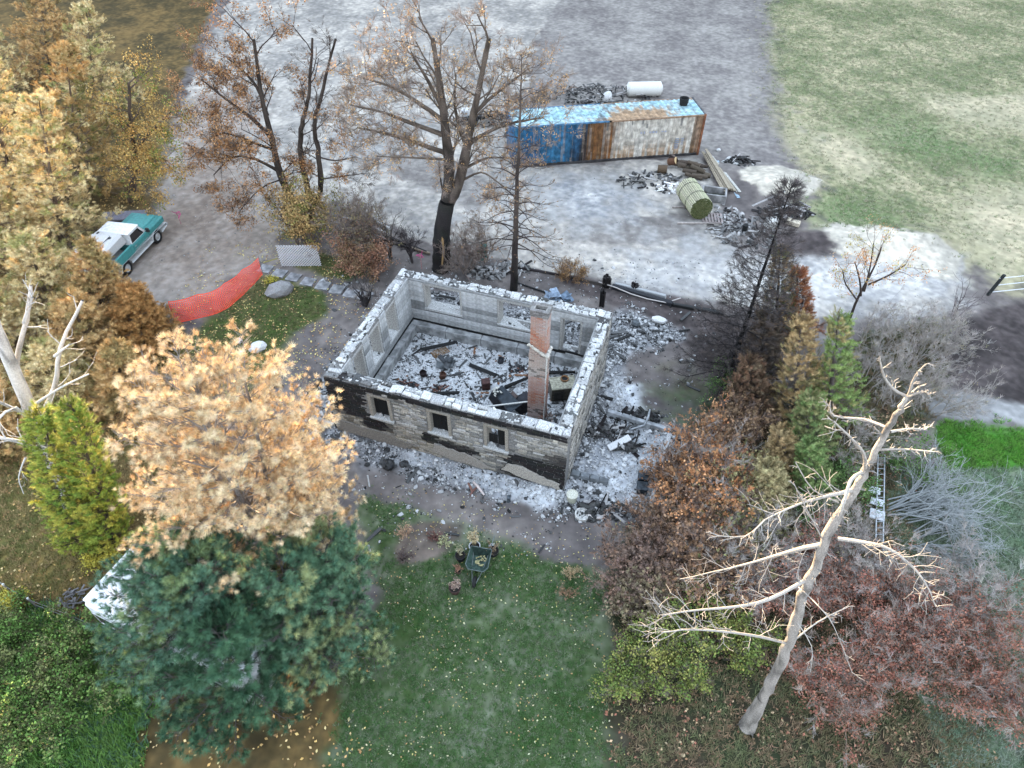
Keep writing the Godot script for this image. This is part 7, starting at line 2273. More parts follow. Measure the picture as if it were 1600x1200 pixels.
	# --- slim burnt conifer in front of the yard
	conifer("burnt_pole_conifer", "tall slim burnt conifer with black trunk and drooping bare branches behind the house", Vector3(0.09, 0, -26.74), Vector3(0.36, 11.16, -26.74), {"rad": 2.3, "branches": 74, "start": 0.30, "taper": 0.45, "rise": -0.05, "droop": 0.5, "tipup": 0.2, "sub": 7, "inner": 0.25, "size": 0.14, "per": 1, "kit": ["twig0", "spray0", "twig1", "spray1"], "pal": [col(0.14, 0.08, 0.05), col(0.26, 0.17, 0.10)], "bark": col(0.018, 0.016, 0.016), "bark2": col(0.16, 0.12, 0.10), "twig": col(0.06, 0.045, 0.04), "r": 0.20, "mat": M.twig})
	# --- burnt conifer and the bank of shrubs right of the house
	conifer("black_conifer", "black burnt leaning conifer with bare curved branches right of the house", Vector3(9.21, 0, -20.43), Vector3(9.27, 9.31, -20.43), {"rad": 2.4, "branches": 150, "start": 0.06, "taper": 0.75, "rise": 0.05, "droop": 0.3, "tipup": 0.25, "sub": 12, "inner": 0.2, "size": 0.32, "per": 1, "kit": ["twig0", "twig1", "twig2"], "pal": [col(0.035, 0.03, 0.03), col(0.075, 0.06, 0.055)], "bark": col(0.014, 0.013, 0.013), "twig": col(0.03, 0.026, 0.025), "r": 0.15, "mat": M.twig})
	for q in [[Vector3(11.87, 0, -22.48), Vector3(10.58, 5.19, -22.48), 1.0, [col(0.12, 0.085, 0.04), col(0.16, 0.10, 0.05), col(0.07, 0.08, 0.03)], "dark brown scorched cypress right behind the black conifer"], [Vector3(12.87, 0, -23.12), Vector3(11.9, 3.78, -23.12), 0.9, [col(0.20, 0.065, 0.03), col(0.24, 0.10, 0.04), col(0.10, 0.06, 0.03)], "deep rust-red scorched cypress beside the dark brown one"], [Vector3(10.45, 0, -19.9), Vector3(9.68, 3.92, -19.9), 1.3, [col(0.075, 0.06, 0.045), col(0.11, 0.075, 0.05)], "dark scorched cypress at the foot of the black conifer"], [Vector3(9.48, 0, -18.11), Vector3(8.84, 3.27, -18.11), 1.1, [col(0.14, 0.075, 0.045), col(0.11, 0.08, 0.05)], "brown scorched cypress in front of the black conifer"]]:
		conifer("scorched_cypress", q[4], q[0], q[1], {"rad": q[2], "branches": 90, "start": 0.04, "taper": 0.6, "rise": 0.4, "sub": 8, "inner": 0.25, "size": 0.26, "per": 1, "kit": ["spray0", "spray1", "twig0"], "pal": q[3], "bark": col(0.06, 0.05, 0.045)}, "scorched cypresses right of the house")
	for q in [[Vector3(11.43, 0, -18.11), Vector3(10.12, 5.31, -18.11), 1.3, [col(0.30, 0.20, 0.09), col(0.34, 0.24, 0.12), col(0.16, 0.15, 0.06)], "tall tan-browned juniper in the middle of the right bank"], [Vector3(12.69, 0, -17.84), Vector3(11.2, 5.69, -17.84), 1.15, [col(0.14, 0.21, 0.06), col(0.20, 0.25, 0.08), col(0.28, 0.21, 0.09)], "tall green juniper right of the tan-browned one"], [Vector3(11.24, 0, -16.16), Vector3(10.42, 3.46, -16.16), 1.0, [col(0.12, 0.19, 0.06), col(0.22, 0.20, 0.09)], "small green juniper below the two tall ones"], [Vector3(9.85, 0, -14.96), Vector3(9.16, 2.99, -14.96), 0.9, [col(0.28, 0.19, 0.09), col(0.22, 0.16, 0.08)], "small tan juniper left of the dead tree's branches"], [Vector3(10.79, 0, -14.25), Vector3(9.91, 3.18, -14.25), 0.9, [col(0.10, 0.17, 0.05), col(0.16, 0.19, 0.07)], "small dark green juniper under the dead tree's upper branches"], [Vector3(9.09, 0, -13.56), Vector3(8.43, 2.86, -13.56), 0.9, [col(0.26, 0.20, 0.10), col(0.30, 0.26, 0.13)], "straw-tan juniper beside the rust thicket"]]:
		conifer("juniper", q[4], q[0], q[1], {"rad": q[2], "branches": 80, "start": 0.04, "taper": 0.55, "rise": 0.6, "sub": 8, "inner": 0.25, "size": 0.25, "per": 1, "kit": ["spray0", "spray1"], "pal": q[3], "bark": col(0.16, 0.13, 0.12), "twig": col(0.24, 0.2, 0.18), "mat": M.green}, "junipers of the right bank")
	t = thing("orange_maple", "small maple with sparse orange leaves beside the right end of the yard", "tree", Vector3(15.84, 0, -24.47))
	leafy_tree(t, [
		[[Vector3(15.81, 0, -24.37), Vector3(15.88, 1.45, -24.47), Vector3(16.04, 2.78, -24.47), Vector3(16.04, 3.8, -24.47)], 0.07, 0.025, 8, 1.1, db],
		[[Vector3(15.88, 1.45, -24.47), Vector3(15.31, 2.6, -24.47), Vector3(14.66, 3.63, -24.47)], 0.05, 0.02, 7, 1.0, db],
		[[Vector3(15.97, 2.07, -24.47), Vector3(16.6, 2.78, -24.47), Vector3(16.94, 3.46, -24.47)], 0.05, 0.02, 7, 1.0, db],
		[[Vector3(15.93, 1.71, -24.47), Vector3(15.63, 3.12, -24.47), Vector3(15.24, 4.45, -24.47)], 0.05, 0.02, 7, 1.0, db],
		[[Vector3(15.84, 1.15, -24.47), Vector3(14.99, 2.07, -24.47), Vector3(14.63, 2.78, -24.47)], 0.04, 0.02, 6, 0.9, db],
	], {"col": col(0.16, 0.11, 0.09), "depth": 0.8, "n": 3, "lev": 1, "spread": 0.6, "size": 0.17, "per": 1, "share": 0.75, "jit": 0.15, "pal": [col(0.44, 0.20, 0.09), col(0.46, 0.28, 0.14), col(0.30, 0.28, 0.08)]})
	shrub("bare_sapling", "bare slender sapling at the yard's right end near the rail fence", Vector3(20.78, 0, -24.47), {"stems": 5, "len": 1.6, "lean": 0.8, "foot": 0.15, "lev": 2, "n": 3, "r": 0.035, "bark": col(0.12, 0.10, 0.10)})
	var greys := [[1370, 545, 1.5, "grey twiggy thicket just below the orange maple"], [1425, 560, 1.5, "grey twiggy thicket right of the green juniper"], [1462, 545, 1.2, "grey twiggy thicket at the edge of the dark soil"], [1345, 600, 1.2, "low grey twiggy thicket right of the tan juniper"], [1400, 630, 1.4, "grey twiggy thicket behind the dead tree's tip"], [1450, 640, 1.3, "grey twiggy thicket right of the dead tree's tip"], [1330, 700, 1.2, "grey twiggy thicket behind the dead tree's middle"], [1300, 850, 1.2, "grey twiggy thicket left of the dead tree's trunk"]]
	var gb := [Vector3(16.38, 0, -22.36), Vector3(17.73, 0, -21.78), Vector3(19.03, 0, -22.36), Vector3(14.98, 0, -20.2), Vector3(15.97, 0, -19.1), Vector3(17.18, 0, -18.81), Vector3(13.05, 0, -16.63), Vector3(10.94, 0, -12.52)]
	for i in greys.size():
		shrub("bare_thicket", greys[i][3], gb[i], {"stems": 18, "len": greys[i][2], "lean": 1.1, "foot": 0.9, "lev": 2, "n": 3, "r": 0.022, "bark": col(0.25, 0.22, 0.195), "bark2": col(0.32, 0.28, 0.25), "twig": 0.3, "size": 0.1, "share": 0.12, "pal": [col(0.25, 0.2, 0.1), col(0.2, 0.2, 0.12)]}, "grey bare thickets of the right bank")
	for q in [[Vector3(7.31, 0, -12.27), "grey bare thicket among the rust bushes above the yellow-green ones"], [Vector3(8.15, 0, -11.18), "grey bare thicket behind the dead tree's longest left branch"], [Vector3(7.41, 0, -14.96), "grey bare thicket between the two bright rust bushes"], [Vector3(11.63, 0, -11.3), "grey bare thicket between dead trunk and straw clump"], [Vector3(14.45, 0, -10.38), "grey bare thicket above the red shrub farthest to the right"]]:
		shrub("bare_thicket", q[1], q[0], {"stems": 18, "len": 1.5, "lean": 0.9, "foot": 0.7, "lev": 2, "n": 3, "r": 0.022, "bark": col(0.24, 0.21, 0.19), "bark2": col(0.33, 0.29, 0.26), "twig": 0.34}, "grey bare thickets of the right bank")
	for q in [[Vector3(11.96, 0, -14.96), 0.9, "dark green undergrowth just left of the dead tree's upper trunk"], [Vector3(9.97, 0, -13.03), 0.9, "dark green undergrowth under the dead tree's left branches"], [Vector3(9.41, 0, -19.53), 0.8, "dark green undergrowth at the foot of the scorched cypresses"], [Vector3(15.07, 0, -15.55), 0.8, "green undergrowth above the ladder"]]:
		shrub("green_undergrowth", q[2], q[0], {"stems": 18, "len": q[1], "lean": 1.0, "foot": 0.9, "lev": 2, "n": 3, "r": 0.015, "bark": col(0.12, 0.11, 0.08), "size": 0.16, "per": 1, "pal": [col(0.06, 0.13, 0.03), col(0.12, 0.17, 0.06)], "mat": M.green})
	for q in [[Vector3(-15.28, 0, -9.1), 0.8, "green brush just below the small yellow bush at lower left"], [Vector3(-13.69, 0, -8.7), 0.8, "green brush below the wire fence, left of the pine"], [Vector3(-14.89, 0, -7.54), 0.9, "green brush in the lower left corner"], [Vector3(-13.28, 0, -7.36), 0.9, "bright green brush at the bottom left beside the pines"], [Vector3(-11.98, 0, -7.92), 0.8, "green brush at the foot of the trailer's pine"], [Vector3(-13.53, 0, -6.3), 0.9, "green brush lowest in the left corner"]]:
		shrub("green_brush", q[2], q[0], {"stems": 22, "len": q[1], "lean": 1.0, "foot": 1.0, "lev": 2, "n": 3, "r": 0.014, "bark": col(0.10, 0.10, 0.05), "twig": 0.2, "size": 0.17, "per": 1, "pal": [col(0.07, 0.15, 0.03), col(0.13, 0.20, 0.05), col(0.18, 0.18, 0.07)], "mat": M.green}, "green brush at the lower left")
	shrub("fan_shrub", "wide grey-green bare shrub fanning out right of the ladder", Vector3(13.96, 0, -13.83), {"stems": 30, "len": 2.0, "lean": 0.9, "foot": 0.6, "dir": Vector3(1.1, -0.2, 0.15), "lev": 3, "n": 3, "r": 0.035, "up": 0.0, "bark": col(0.24, 0.25, 0.245)})
	shrub("fan_shrub", "grey bare shrub spreading right, above the red bushes", Vector3(14.29, 0, -12.52), {"stems": 18, "len": 1.6, "lean": 0.9, "foot": 0.6, "dir": Vector3(0.9, -0.1, 0.3), "lev": 3, "n": 3, "r": 0.03, "up": 0.0, "bark": col(0.22, 0.23, 0.225)})
	# rust thickets between lawn and right bank
	for q in [[Vector3(7.61, 0, -15.7), 1.4, [col(0.38, 0.16, 0.07), col(0.44, 0.24, 0.12)], "bright rust bush right of the burnt porch's far corner"], [Vector3(6.99, 0, -13.43), 1.5, [col(0.36, 0.15, 0.06), col(0.44, 0.23, 0.11)], "bright rust bush below the burnt tyre"], [Vector3(8.54, 0, -16.79), 1.3, [col(0.20, 0.12, 0.07), col(0.26, 0.17, 0.10)], "dull rust bush behind the bright rust bushes"], [Vector3(8.29, 0, -14.11), 1.3, [col(0.22, 0.20, 0.08), col(0.34, 0.29, 0.14)], "straw-olive bush in the middle of the right bank"], [Vector3(5.58, 0, -12.52), 1.1, [col(0.18, 0.11, 0.075), col(0.25, 0.15, 0.09)], "brown bush at the lower edge of the porch ash"], [Vector3(4.09, 0, -11.3), 1.1, [col(0.20, 0.12, 0.08), col(0.16, 0.11, 0.09)], "brown bush reaching farthest into the lawn"], [Vector3(4.38, 0, -10.27), 0.9, [col(0.16, 0.14, 0.08), col(0.24, 0.18, 0.11)], "low dull olive-brown bush above the yellow-green one"], [Vector3(6.14, 0, -11.3), 1.5, [col(0.17, 0.10, 0.065), col(0.26, 0.15, 0.08)], "rust-brown bush above the yellow-green bushes"], [Vector3(7.76, 0, -12.27), 1.2, [col(0.12, 0.13, 0.05), col(0.20, 0.17, 0.08)], "dark olive bush left of the dead tree's lower branches"], [Vector3(6.17, 0, -14.67), 1.0, [col(0.30, 0.15, 0.07), col(0.22, 0.13, 0.08)], "small rust bush beside the lower porch board"]]:
		shrub("rust_bush", q[3], q[0], {"stems": 24, "len": q[1], "lean": 0.8, "foot": 0.8, "lev": 2, "n": 4, "r": 0.02, "bark": col(0.15, 0.10, 0.08), "bark2": col(0.22, 0.17, 0.14), "twig": 0.26, "tshare": 0.35, "share": 0.8, "size": 0.2, "per": 1, "jit": 0.16, "kit": ["spray0", "leaf0", "spray1", "leaf1"], "pal": q[2]}, "rust bushes of the right bank")
	for q in [[Vector3(4.32, 0, -8.7), 1.0, "bright yellow-green bush at the lower right corner of the lawn"], [Vector3(5.35, 0, -8.11), 0.9, "yellow-green bush right of the brightest one"], [Vector3(6.34, 0, -10.16), 0.8, "yellow-green bush behind the dead tree's long left branch"], [Vector3(3.55, 0, -7.73), 0.85, "green bush at the very bottom beside the lawn"], [Vector3(7.24, 0, -9.1), 0.6, "small olive bush left of the dead tree's foot"]]:
		shrub("yellow_green_bush", q[2], q[0], {"stems": 16, "len": q[1], "lean": 0.85, "foot": 0.6, "lev": 2, "n": 3, "r": 0.018, "bark": col(0.12, 0.10, 0.08), "twig": 0.25, "tshare": 0.4, "size": 0.16, "per": 2, "share": 0.85, "jit": 0.18, "pal": [col(0.08, 0.13, 0.03), col(0.19, 0.20, 0.05), col(0.28, 0.25, 0.07)], "mat": M.green}, "yellow-green bushes beside the lawn")
	# red-leaved shrubs at the lower right
	for q in [[Vector3(9.15, 0, -11.3), 1.3, "red-leaved shrub left of the dead tree's trunk"], [Vector3(10.33, 0, -9.94), 1.2, "dark red shrub just right of the dead tree's lower trunk"], [Vector3(11.57, 0, -9.41), 1.4, "red shrub in the middle of the lower right"], [Vector3(13.08, 0, -9.62), 1.4, "red shrub right of the straw clump"], [Vector3(14.18, 0, -8.9), 1.4, "red shrub farthest to the right at the bottom"], [Vector3(10.63, 0, -7.92), 1.3, "red shrub at the bottom edge right of the dead tree"], [Vector3(12.37, 0, -7.92), 1.3, "red shrub at the bottom edge in the middle of the group"], [Vector3(14.12, 0, -7.54), 1.2, "red shrub in the bottom right corner"], [Vector3(8.05, 0, -9.94), 1.0, "dark red low shrub behind the dead tree's foot"], [Vector3(9.07, 0, -7.54), 1.1, "dark red shrub at the bottom right beside the dead tree's foot"]]:
		shrub("red_shrub", q[2], q[0], {"stems": 14, "len": q[1], "lean": 0.9, "foot": 0.8, "lev": 2, "n": 3, "r": 0.022, "bark": col(0.20, 0.15, 0.12), "bark2": col(0.32, 0.27, 0.24), "twig": 0.36, "tshare": 0.5, "size": 0.14, "per": 2, "share": 1.0, "jit": 0.22, "pal": [col(0.20, 0.07, 0.05), col(0.30, 0.14, 0.09), col(0.15, 0.075, 0.05)]}, "red shrubs at the lower right")
	shrub("straw_clump", "pale straw-coloured clump below the dead tree's right branch", Vector3(12.54, 0, -10.61), {"stems": 40, "len": 0.8, "lean": 0.7, "foot": 0.3, "lev": 1, "n": 3, "r": 0.01, "bark": col(0.40, 0.36, 0.26), "twig": 0.3})
	for q in [[Vector3(-16.03, 0, -10.21), 0.5, "small bright yellow bush on the wire fence at lower left"], [Vector3(-13.91, 0, -11.92), 0.55, "small yellow bush between the cedar's foot and the trailer"]]:
		shrub("yellow_bush", q[2], q[0], {"stems": 14, "len": q[1], "lean": 0.8, "foot": 0.25, "lev": 1, "n": 4, "r": 0.012, "bark": col(0.12, 0.09, 0.05), "size": 0.14, "per": 2, "pal": [col(0.42, 0.34, 0.04), col(0.34, 0.30, 0.06)], "mat": M.green})
	shrub("yellow_flower", "small yellow flower clump beside the grey boulder", Vector3(-11.95, 0, -27.3), {"stems": 8, "len": 0.25, "lean": 0.9, "foot": 0.1, "lev": 1, "n": 3, "r": 0.008, "bark": col(0.1, 0.12, 0.04), "size": 0.1, "pal": [col(0.5, 0.42, 0.04), col(0.4, 0.34, 0.06)], "mat": M.green}, "", "flower")
	# --- the big dead tree leaning over the right
	t = thing("leaning_dead_tree", "tall bare bone-white dead tree leaning over the right of the picture", "tree", Vector3(6.85, 0, -6.65))
	var k := bone
	leafy_tree(t, [
		[[Vector3(6.71, 0, -6.47), Vector3(6.72, 2.03, -6.65), Vector3(6.56, 3.99, -6.65), Vector3(6.31, 6.17, -6.65), Vector3(6, 7.84, -6.65), Vector3(5.9, 9.02, -6.65), Vector3(5.71, 10.67, -6.65), Vector3(5.73, 11.7, -6.65), Vector3(5.68, 12.44, -6.65), Vector3(5.66, 13.32, -6.65), Vector3(5.66, 13.88, -6.65)], 0.155, 0.032, 24, 0.22, k * 0.72, k * 0.95],
		[[Vector3(6.59, 0, -6.34), Vector3(6.74, 0, -6.51), Vector3(6.79, 0.8, -6.65), Vector3(6.72, 2.03, -6.65)], 0.30, 0.15, 0, 0.1, k * 0.6, k * 0.72],
		[[Vector3(5.98, 10.03, -6.65), Vector3(6.33, 10.23, -6.45), Vector3(6.64, 10.35, -6.25), Vector3(7.06, 10.1, -6.05), Vector3(7.37, 9.79, -5.85), Vector3(7.76, 9.18, -5.75)], 0.040, 0.008, 24, 0.40, k],
		[[Vector3(5.79, 9.85, -6.65), Vector3(5.52, 9.11, -6.95), Vector3(5.34, 8.06, -7.35), Vector3(4.94, 6.96, -7.75), Vector3(4.1, 5.7, -8.15)], 0.050, 0.008, 24, 0.57, k],
		[[Vector3(5.73, 11.56, -6.65), Vector3(5.19, 11.68, -6.45), Vector3(4.64, 11.76, -6.25), Vector3(4, 11.75, -5.95)], 0.036, 0.010, 19, 0.52, k],
		[[Vector3(4, 11.75, -5.95), Vector3(3.68, 11.59, -5.75), Vector3(3.09, 11.95, -5.55)], 0.014, 0.006, 9, 0.21, k],
		[[Vector3(5.86, 8.46, -6.65), Vector3(5.02, 8.45, -6.25), Vector3(4.18, 8.74, -5.95), Vector3(3.19, 9.2, -5.65), Vector3(2.65, 9.45, -5.45)], 0.043, 0.008, 24, 0.46, k],
		[[Vector3(6.36, 5.49, -6.65), Vector3(4.8, 7.52, -5.95), Vector3(3.33, 9.1, -5.35), Vector3(2.55, 9.66, -5.05)], 0.036, 0.008, 22, 0.46, k],
		[[Vector3(5.69, 12.14, -6.65), Vector3(5.35, 12.8, -6.45), Vector3(4.89, 13.38, -6.25), Vector3(4.34, 14.02, -6.05)], 0.032, 0.010, 11, 0.21, k],
		[[Vector3(5.65, 13.16, -6.65), Vector3(5.46, 13.01, -6.95), Vector3(5.1, 12.87, -7.15), Vector3(5.01, 13.06, -7.25)], 0.025, 0.010, 12, 0.18, k],
		[[Vector3(5.65, 13.85, -6.65), Vector3(5.36, 14.04, -6.65), Vector3(5.1, 14.36, -6.65), Vector3(4.95, 14.66, -6.65)], 0.025, 0.008, 5, 0.11, k],
		[[Vector3(5.66, 13.87, -6.65), Vector3(5.51, 14.38, -6.55), Vector3(5.48, 14.71, -6.45)], 0.022, 0.007, 5, 0.11, k],
		[[Vector3(5.65, 13.84, -6.65), Vector3(5.65, 14.17, -6.45), Vector3(5.7, 14.21, -6.35)], 0.022, 0.007, 9, 0.11, k],
		[[Vector3(5.69, 12.64, -6.65), Vector3(5.86, 13.02, -6.35), Vector3(6.11, 13.22, -6.15)], 0.022, 0.007, 12, 0.14, k],
		[[Vector3(5.72, 13.07, -6.65), Vector3(6.15, 12.91, -6.85), Vector3(6.54, 12.76, -6.95)], 0.022, 0.007, 12, 0.14, k],
		[[Vector3(5.68, 12.06, -6.65), Vector3(5.15, 12.54, -6.15), Vector3(5.01, 12.3, -5.85), Vector3(5.05, 12.02, -5.85)], 0.029, 0.021, 5, 0.14, k],
		[[Vector3(5.82, 8.17, -6.65), Vector3(5.92, 8.56, -6.05), Vector3(6.19, 8.32, -5.75), Vector3(7.1, 6.57, -5.55)], 0.014, 0.006, 8, 0.21, k],
		[[Vector3(6.46, 5.56, -6.65), Vector3(7.02, 5.94, -6.95), Vector3(7.78, 6.09, -7.25)], 0.025, 0.008, 9, 0.21, k],
		[[Vector3(5.58, 11.2, -6.65), Vector3(4.8, 12, -6.35), Vector3(4.17, 12.98, -6.15)], 0.014, 0.007, 5, 0.14, k],
		[[Vector3(5.69, 10.03, -6.65), Vector3(4.61, 11.97, -5.95), Vector3(3.95, 13.15, -5.65)], 0.014, 0.006, 6, 0.14, k],
		[[Vector3(6.12, 6.81, -6.65), Vector3(6.46, 6.49, -6.15), Vector3(6.65, 5.6, -5.95)], 0.014, 0.006, 5, 0.18, k],
	], {"col": col(0.40, 0.37, 0.34), "depth": 0.0, "n": 3, "lev": 1, "spread": 0.85, "up": 0.0, "from": 0.12})

# ---------------------------------------------------------------- ground cover
func make_cover() -> void:
	var blade := Mesher.new()
	for i in 9:
		var a := R.randf() * TAU
		var p := Vector3(R.randf_range(-.4, .4), 0, R.randf_range(-.4, .4))
		var d := Vector3(cos(a), 0, sin(a))
		var w := Vector3(-d.z, 0, d.x) * 0.06
		var t := R.randf_range(0.7, 1.2)
		blade.tri(p - w, p + w, p + d * R.randf_range(0.2, 0.7) + Vector3(0, R.randf_range(0.5, 1.0), 0), col(t, t, t))
	var bm := blade.mesh()
	var jobs := [["lawn_grass", "short dark green grass of the front lawn", ["lawn"], 26000, 0.085, [col(0.03, 0.075, 0.018), col(0.065, 0.11, 0.038), col(0.13, 0.14, 0.09)], Vector3(-5.3, 0, -5.8), Vector3(4.25, 0, -15.55)],
		["side_grass", "mown green and brown grass left of the house", ["lawn_side"], 14000, 0.08, [col(0.05, 0.08, 0.02), col(0.085, 0.085, 0.035), col(0.14, 0.11, 0.06)], Vector3(-13.28, 0, -17.44), Vector3(-8.16, 0, -30.44)],
		["bright_grass", "bright green grass strip at the right edge", ["grass_bright"], 9000, 0.14, [col(0.05, 0.16, 0.015), col(0.09, 0.20, 0.03), col(0.07, 0.12, 0.03)], Vector3(15.62, 0, -15.7), Vector3(23.48, 0, -18.28)],
		["rough_grass", "grey-green rough grass at the right below the bright strip", ["grass_grey"], 15000, 0.13, [col(0.10, 0.15, 0.085), col(0.18, 0.20, 0.15), col(0.07, 0.10, 0.05)], Vector3(10.17, 0, -5.64), Vector3(22.58, 0, -15.91)],
		["weed_grass", "lush green weeds at the lower left beyond the wire fence", ["grass_left"], 14000, 0.28, [col(0.05, 0.12, 0.02), col(0.10, 0.17, 0.04), col(0.05, 0.09, 0.05)], Vector3(-16.42, 0, -5.64), Vector3(-11.89, 0, -10.83)],
		["dry_grass", "brown and olive grass with leaf litter at the left", ["litter", "forest"], 16000, 0.12, [col(0.18, 0.13, 0.055), col(0.10, 0.10, 0.03), col(0.26, 0.17, 0.08)], Vector3(-18.49, 0, -9.1), Vector3(-15.38, 0, -28.47)],
		["field_grass", "thin yellow-green grass of the open field", ["field"], 60000, 0.11, [col(0.20, 0.205, 0.125), col(0.29, 0.26, 0.175), col(0.16, 0.195, 0.095)], Vector3(12.23, 0, -26.38), Vector3(57.71, 0, -66.81)],
		["green_weeds", "patch of bright green weeds beside the sand heap", ["field_green"], 5000, 0.13, [col(0.09, 0.165, 0.055), col(0.15, 0.20, 0.09)], Vector3(14.96, 0, -30.44), Vector3(36.79, 0, -47.1)],
		["thicket_litter", "dead leaves and stalks under the shrubs of the right bank", ["thicket"], 20000, 0.15, [col(0.12, 0.085, 0.05), col(0.09, 0.10, 0.045), col(0.20, 0.13, 0.08)], Vector3(2.5, 0, -5.64), Vector3(22.12, 0, -25.41)]]
	for j in jobs:
		var xs := []
		var cs := PackedColorArray()
		var lo := Vector2(minf(j[6].x, j[7].x) - 3, minf(j[6].z, j[7].z) - 3)
		var hi := Vector2(maxf(j[6].x, j[7].x) + 3, maxf(j[6].z, j[7].z) + 3)
		for i in j[3] * 3:
			if xs.size() >= j[3]:
				break
			var x := R.randf_range(lo.x, hi.x)
			var z := R.randf_range(lo.y, hi.y)
			var w := 0.0
			for k in j[2]:
				w = maxf(w, at_mask(k, x, z))
			var n := hn.get_noise_2d(x * 2.3, z * 2.3)
			if j[0] == "lawn_grass" or j[0] == "side_grass":
				w -= maxf(maxf(at_mask("lawn_bare", x, z) * 0.8, at_mask("side_bare", x, z) * 0.8), at_mask("oval", x, z))
				w -= maxf(0.0, hn.get_noise_2d(x * 0.8 + 9, z * 0.8)) * 0.9
			if j[0] == "field_grass":
				w -= at_mask("field_bare", x, z) * 0.5
			if R.randf() > (w - 0.35) * 1.6 + n * 0.9:
				continue
			var s: float = j[4] * R.randf_range(0.6, 1.4)
			xs.append(Transform3D(Basis(Vector3.UP, R.randf() * TAU).scaled(Vector3(s * 1.3, s, s * 1.3)), Vector3(x, gh(x, z) - 0.005, z)))
			var c: Color = j[5][0].lerp(j[5][1], clampf(0.5 + n * 1.2 + R.randf_range(-.4, .4), 0, 1))
			if R.randf() < 0.2:
				c = j[5][-1]
			cs.append(vary(c, 0.2))
		var o := scatter(j[0], bm, xs, cs, M.green, self)
		tag(o, j[1], "grass", "", "stuff")
	# fallen leaves
	var lf := Mesher.new()
	lf.quad(Vector3(-.5, 0, 0), Vector3(0, .12, .35), Vector3(.6, .03, 0), Vector3(0, .1, -.35), col(1, 1, 1))
	var lm := lf.mesh()
	for j in [["fallen_leaves", "yellow fallen leaves strewn over the front lawn", Vector3(-5, 0, -5.64), Vector3(4.31, 0, -14.96), 2300, [col(0.30, 0.26, 0.10), col(0.24, 0.15, 0.07), col(0.36, 0.33, 0.20)], 0.055],
		["fallen_leaves", "brown and yellow fallen leaves left of the house", Vector3(-16.32, 0, -16.79), Vector3(-6.84, 0, -30.74), 6000, [col(0.32, 0.22, 0.09), col(0.22, 0.12, 0.06), col(0.42, 0.36, 0.14)], 0.075],
		["leaf_litter", "thick golden leaf litter under the left grove", Vector3(-40, 0, -46), Vector3(-2, 0, -4), 40000, [col(0.40, 0.25, 0.09), col(0.24, 0.14, 0.06), col(0.46, 0.34, 0.16)], 0.09],
		["leaf_litter", "red and brown leaf litter under the right bank's shrubs", Vector3(2.68, 0, -5.64), Vector3(21.14, 0, -18.81), 12000, [col(0.26, 0.11, 0.07), col(0.20, 0.12, 0.07), col(0.34, 0.24, 0.14)], 0.085]]:
		var xs := []
		var cs := PackedColorArray()
		var lo := Vector2(minf(j[2].x, j[3].x), minf(j[2].z, j[3].z))
		var hi := Vector2(maxf(j[2].x, j[3].x), maxf(j[2].z, j[3].z))
		for i in j[4]:
			var x := R.randf_range(lo.x, hi.x)
			var z := R.randf_range(lo.y, hi.y)
			if in_house(x, z) or at_mask("ash", x, z) > 0.4 or hn.get_noise_2d(x * 1.2 + 50, z * 1.2) < R.randf_range(-.35, 0.35):
				continue
			if j[0] == "leaf_litter" and x < 0 and at_mask("forest", x, z) + at_mask("litter", x, z) < 0.3 + at_mask("grass_left", x, z):
				continue
			if j[0] == "leaf_litter" and x > 0 and at_mask("thicket", x, z) < 0.3:
				continue
			var s: float = j[6] * R.randf_range(0.6, 1.4)
			xs.append(Transform3D(rot(0.4).scaled(Vector3(s, s, s)), Vector3(x, gh(x, z) + 0.035, z)))
			cs.append(vary(j[5][R.randi() % 3], 0.25))
		var o := scatter(j[0], lm, xs, cs, M.leaf, self)
		tag(o, j[1], "leaves", "", "stuff")
	# loose stones on the yard
	var gs := []
	var gcol := PackedColorArray()
	var pm := Mesher.new()
	pm.rock(Transform3D(), Vector3(1.2, 0.6, 1.0), 0.25, R, col(1, 1, 1))
	for i in 30000:
		var x := R.randf_range(-22, 26)
		var z := R.randf_range(-48, -24)
		if at_mask("drive", x, z) < 0.5 or hn.get_noise_2d(x * 1.4, z * 1.4) < R.randf_range(-0.2, 0.6):
			continue
		var s := R.randf_range(0.02, 0.05) if R.randf() < 0.92 else R.randf_range(0.05, 0.11)
		gs.append(Transform3D(rot(0.4).scaled(Vector3(s, s, s)), Vector3(x, gh(x, z), z)))
		var t := R.randf_range(0.08, 0.5)
		gcol.append(col(t, t * 0.96, t * 0.92))
	tag(scatter("loose_gravel", pm.mesh(), gs, gcol, M.rubble, self), "loose stones strewn over the dusty yard and driveway", "gravel", "", "stuff")
	# broken ash and rubble
	var rm := []
	for k in 3:
		var m := Mesher.new()
		m.rock(Transform3D(), Vector3(1.2, 0.7, 1.0), 0.3, R, col(1, 1, 1))
		rm.append(m.mesh())
	var sticks := Mesher.new()
	sticks.box(Transform3D(), Vector3(1, 0.09, 0.13), col(1, 1, 1), 0.03, R)
	rm.append(sticks.mesh())
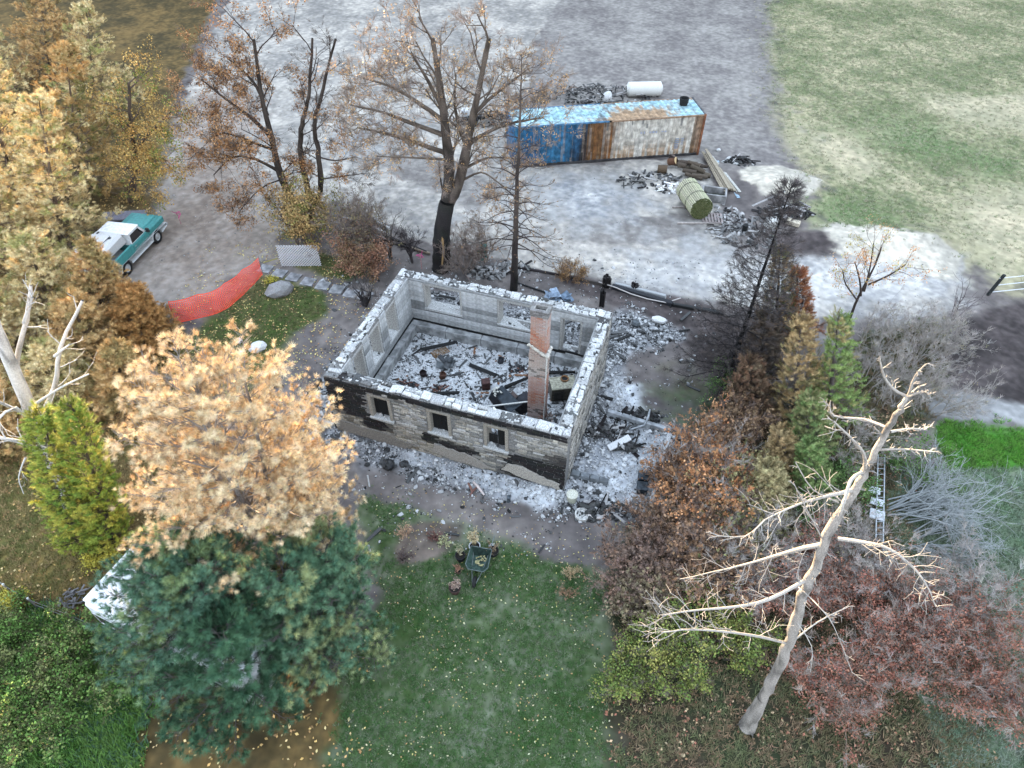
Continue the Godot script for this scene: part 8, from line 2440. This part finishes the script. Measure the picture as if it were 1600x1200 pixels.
	for kind in 4:
		var xs := []
		var cs := PackedColorArray()
		for i in (5200 if kind < 3 else 170):  # inside the walls
			var x := R.randf_range(-HL / 2 + TH, HL / 2 - TH)
			var z := R.randf_range(-HWD / 2 + TH, HWD / 2 - TH)
			var n := hn.get_noise_2d(x * 3.0, z * 3.0)
			var s := R.randf_range(0.015, 0.055) if R.randf() < 0.93 else R.randf_range(0.055, 0.15)
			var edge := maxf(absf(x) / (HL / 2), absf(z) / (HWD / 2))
			var y := ash_height(x, z) + s * 0.12
			if kind == 3:
				s = R.randf_range(0.2, 0.7)
			xs.append(Transform3D(rot(0.5 if kind < 3 else 0.2).scaled(Vector3(s, s, s)), inside(x, y, z)))
			var t := R.randf_range(0.5, 0.72)
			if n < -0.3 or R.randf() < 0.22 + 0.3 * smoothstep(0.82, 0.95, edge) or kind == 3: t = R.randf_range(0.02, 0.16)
			var c := col(t, t * 1.0, t * 1.0)
			if R.randf() < 0.03: c = col(0.22, 0.11, 0.06)
			cs.append(c)
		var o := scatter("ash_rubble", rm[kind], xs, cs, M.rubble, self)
		tag(o, ["loose grey and white ash lumps covering the floor inside the house", "flat ash flakes mixed over the floor inside the house", "small ash crumbs scattered over the floor inside the house", "charred sticks lying on the ash inside the house"][kind], "ash", "", "stuff")
		xs = []
		cs = PackedColorArray()
		var lo := Vector2(-9.5, -29.5)
		var hi := Vector2(9.5, -12.0)
		var want := 14000 if kind < 3 else 330
		for i in want * 4:
			if xs.size() >= want:
				break
			var x := R.randf_range(lo.x, hi.x)
			var z := R.randf_range(lo.y, hi.y)
			if in_house(x, z):
				continue
			var w := at_mask("ash", x, z)
			var wh := at_mask("ash_white", x, z)
			var n := hn.get_noise_2d(x * 2.6, z * 2.6)
			if R.randf() > (w - 0.25) * 0.9 + wh * 0.5 + n * 0.7:
				if R.randf() > 0.03 * (1.0 - absf(x) / 12.0):
					continue
			if wh > 0.4 and (kind == 3 or R.randf() < 0.55):
				continue
			var s := R.randf_range(0.015, 0.065) if R.randf() < 0.92 else R.randf_range(0.065, 0.2)
			if kind == 3:
				s = R.randf_range(0.2, 0.9)
			xs.append(Transform3D(rot(0.5 if kind < 3 else 0.15).scaled(Vector3(s, s, s)), Vector3(x, gh(x, z) + 0.02 + R.randf() * 0.05 * w, z)))
			var t := R.randf_range(0.26, 0.62) + wh * 0.1
			if R.randf() < 0.40 - wh * 0.36 or kind == 3: t = R.randf_range(0.015, 0.12)
			cs.append(col(t, t * 0.99, t * 0.98))
		o = scatter("ash_rubble", rm[kind], xs, cs, M.rubble, self)
		tag(o, ["grey and white rubble heaped round the outside of the house walls", "broken flat rubble strewn round the outside of the house", "crumbs of burnt rubble round the outside of the house", "charred sticks among the rubble outside the house"][kind], "rubble", "", "stuff")

func in_house(x: float, z: float) -> bool:
	var p := Transform3D(Basis(Vector3.UP, -0.3205), Vector3(-1.44, 0, -19.55)).affine_inverse() * Vector3(x, 0, z)
	return absf(p.x) < HL / 2 + 0.05 and absf(p.z) < HWD / 2 + 0.05
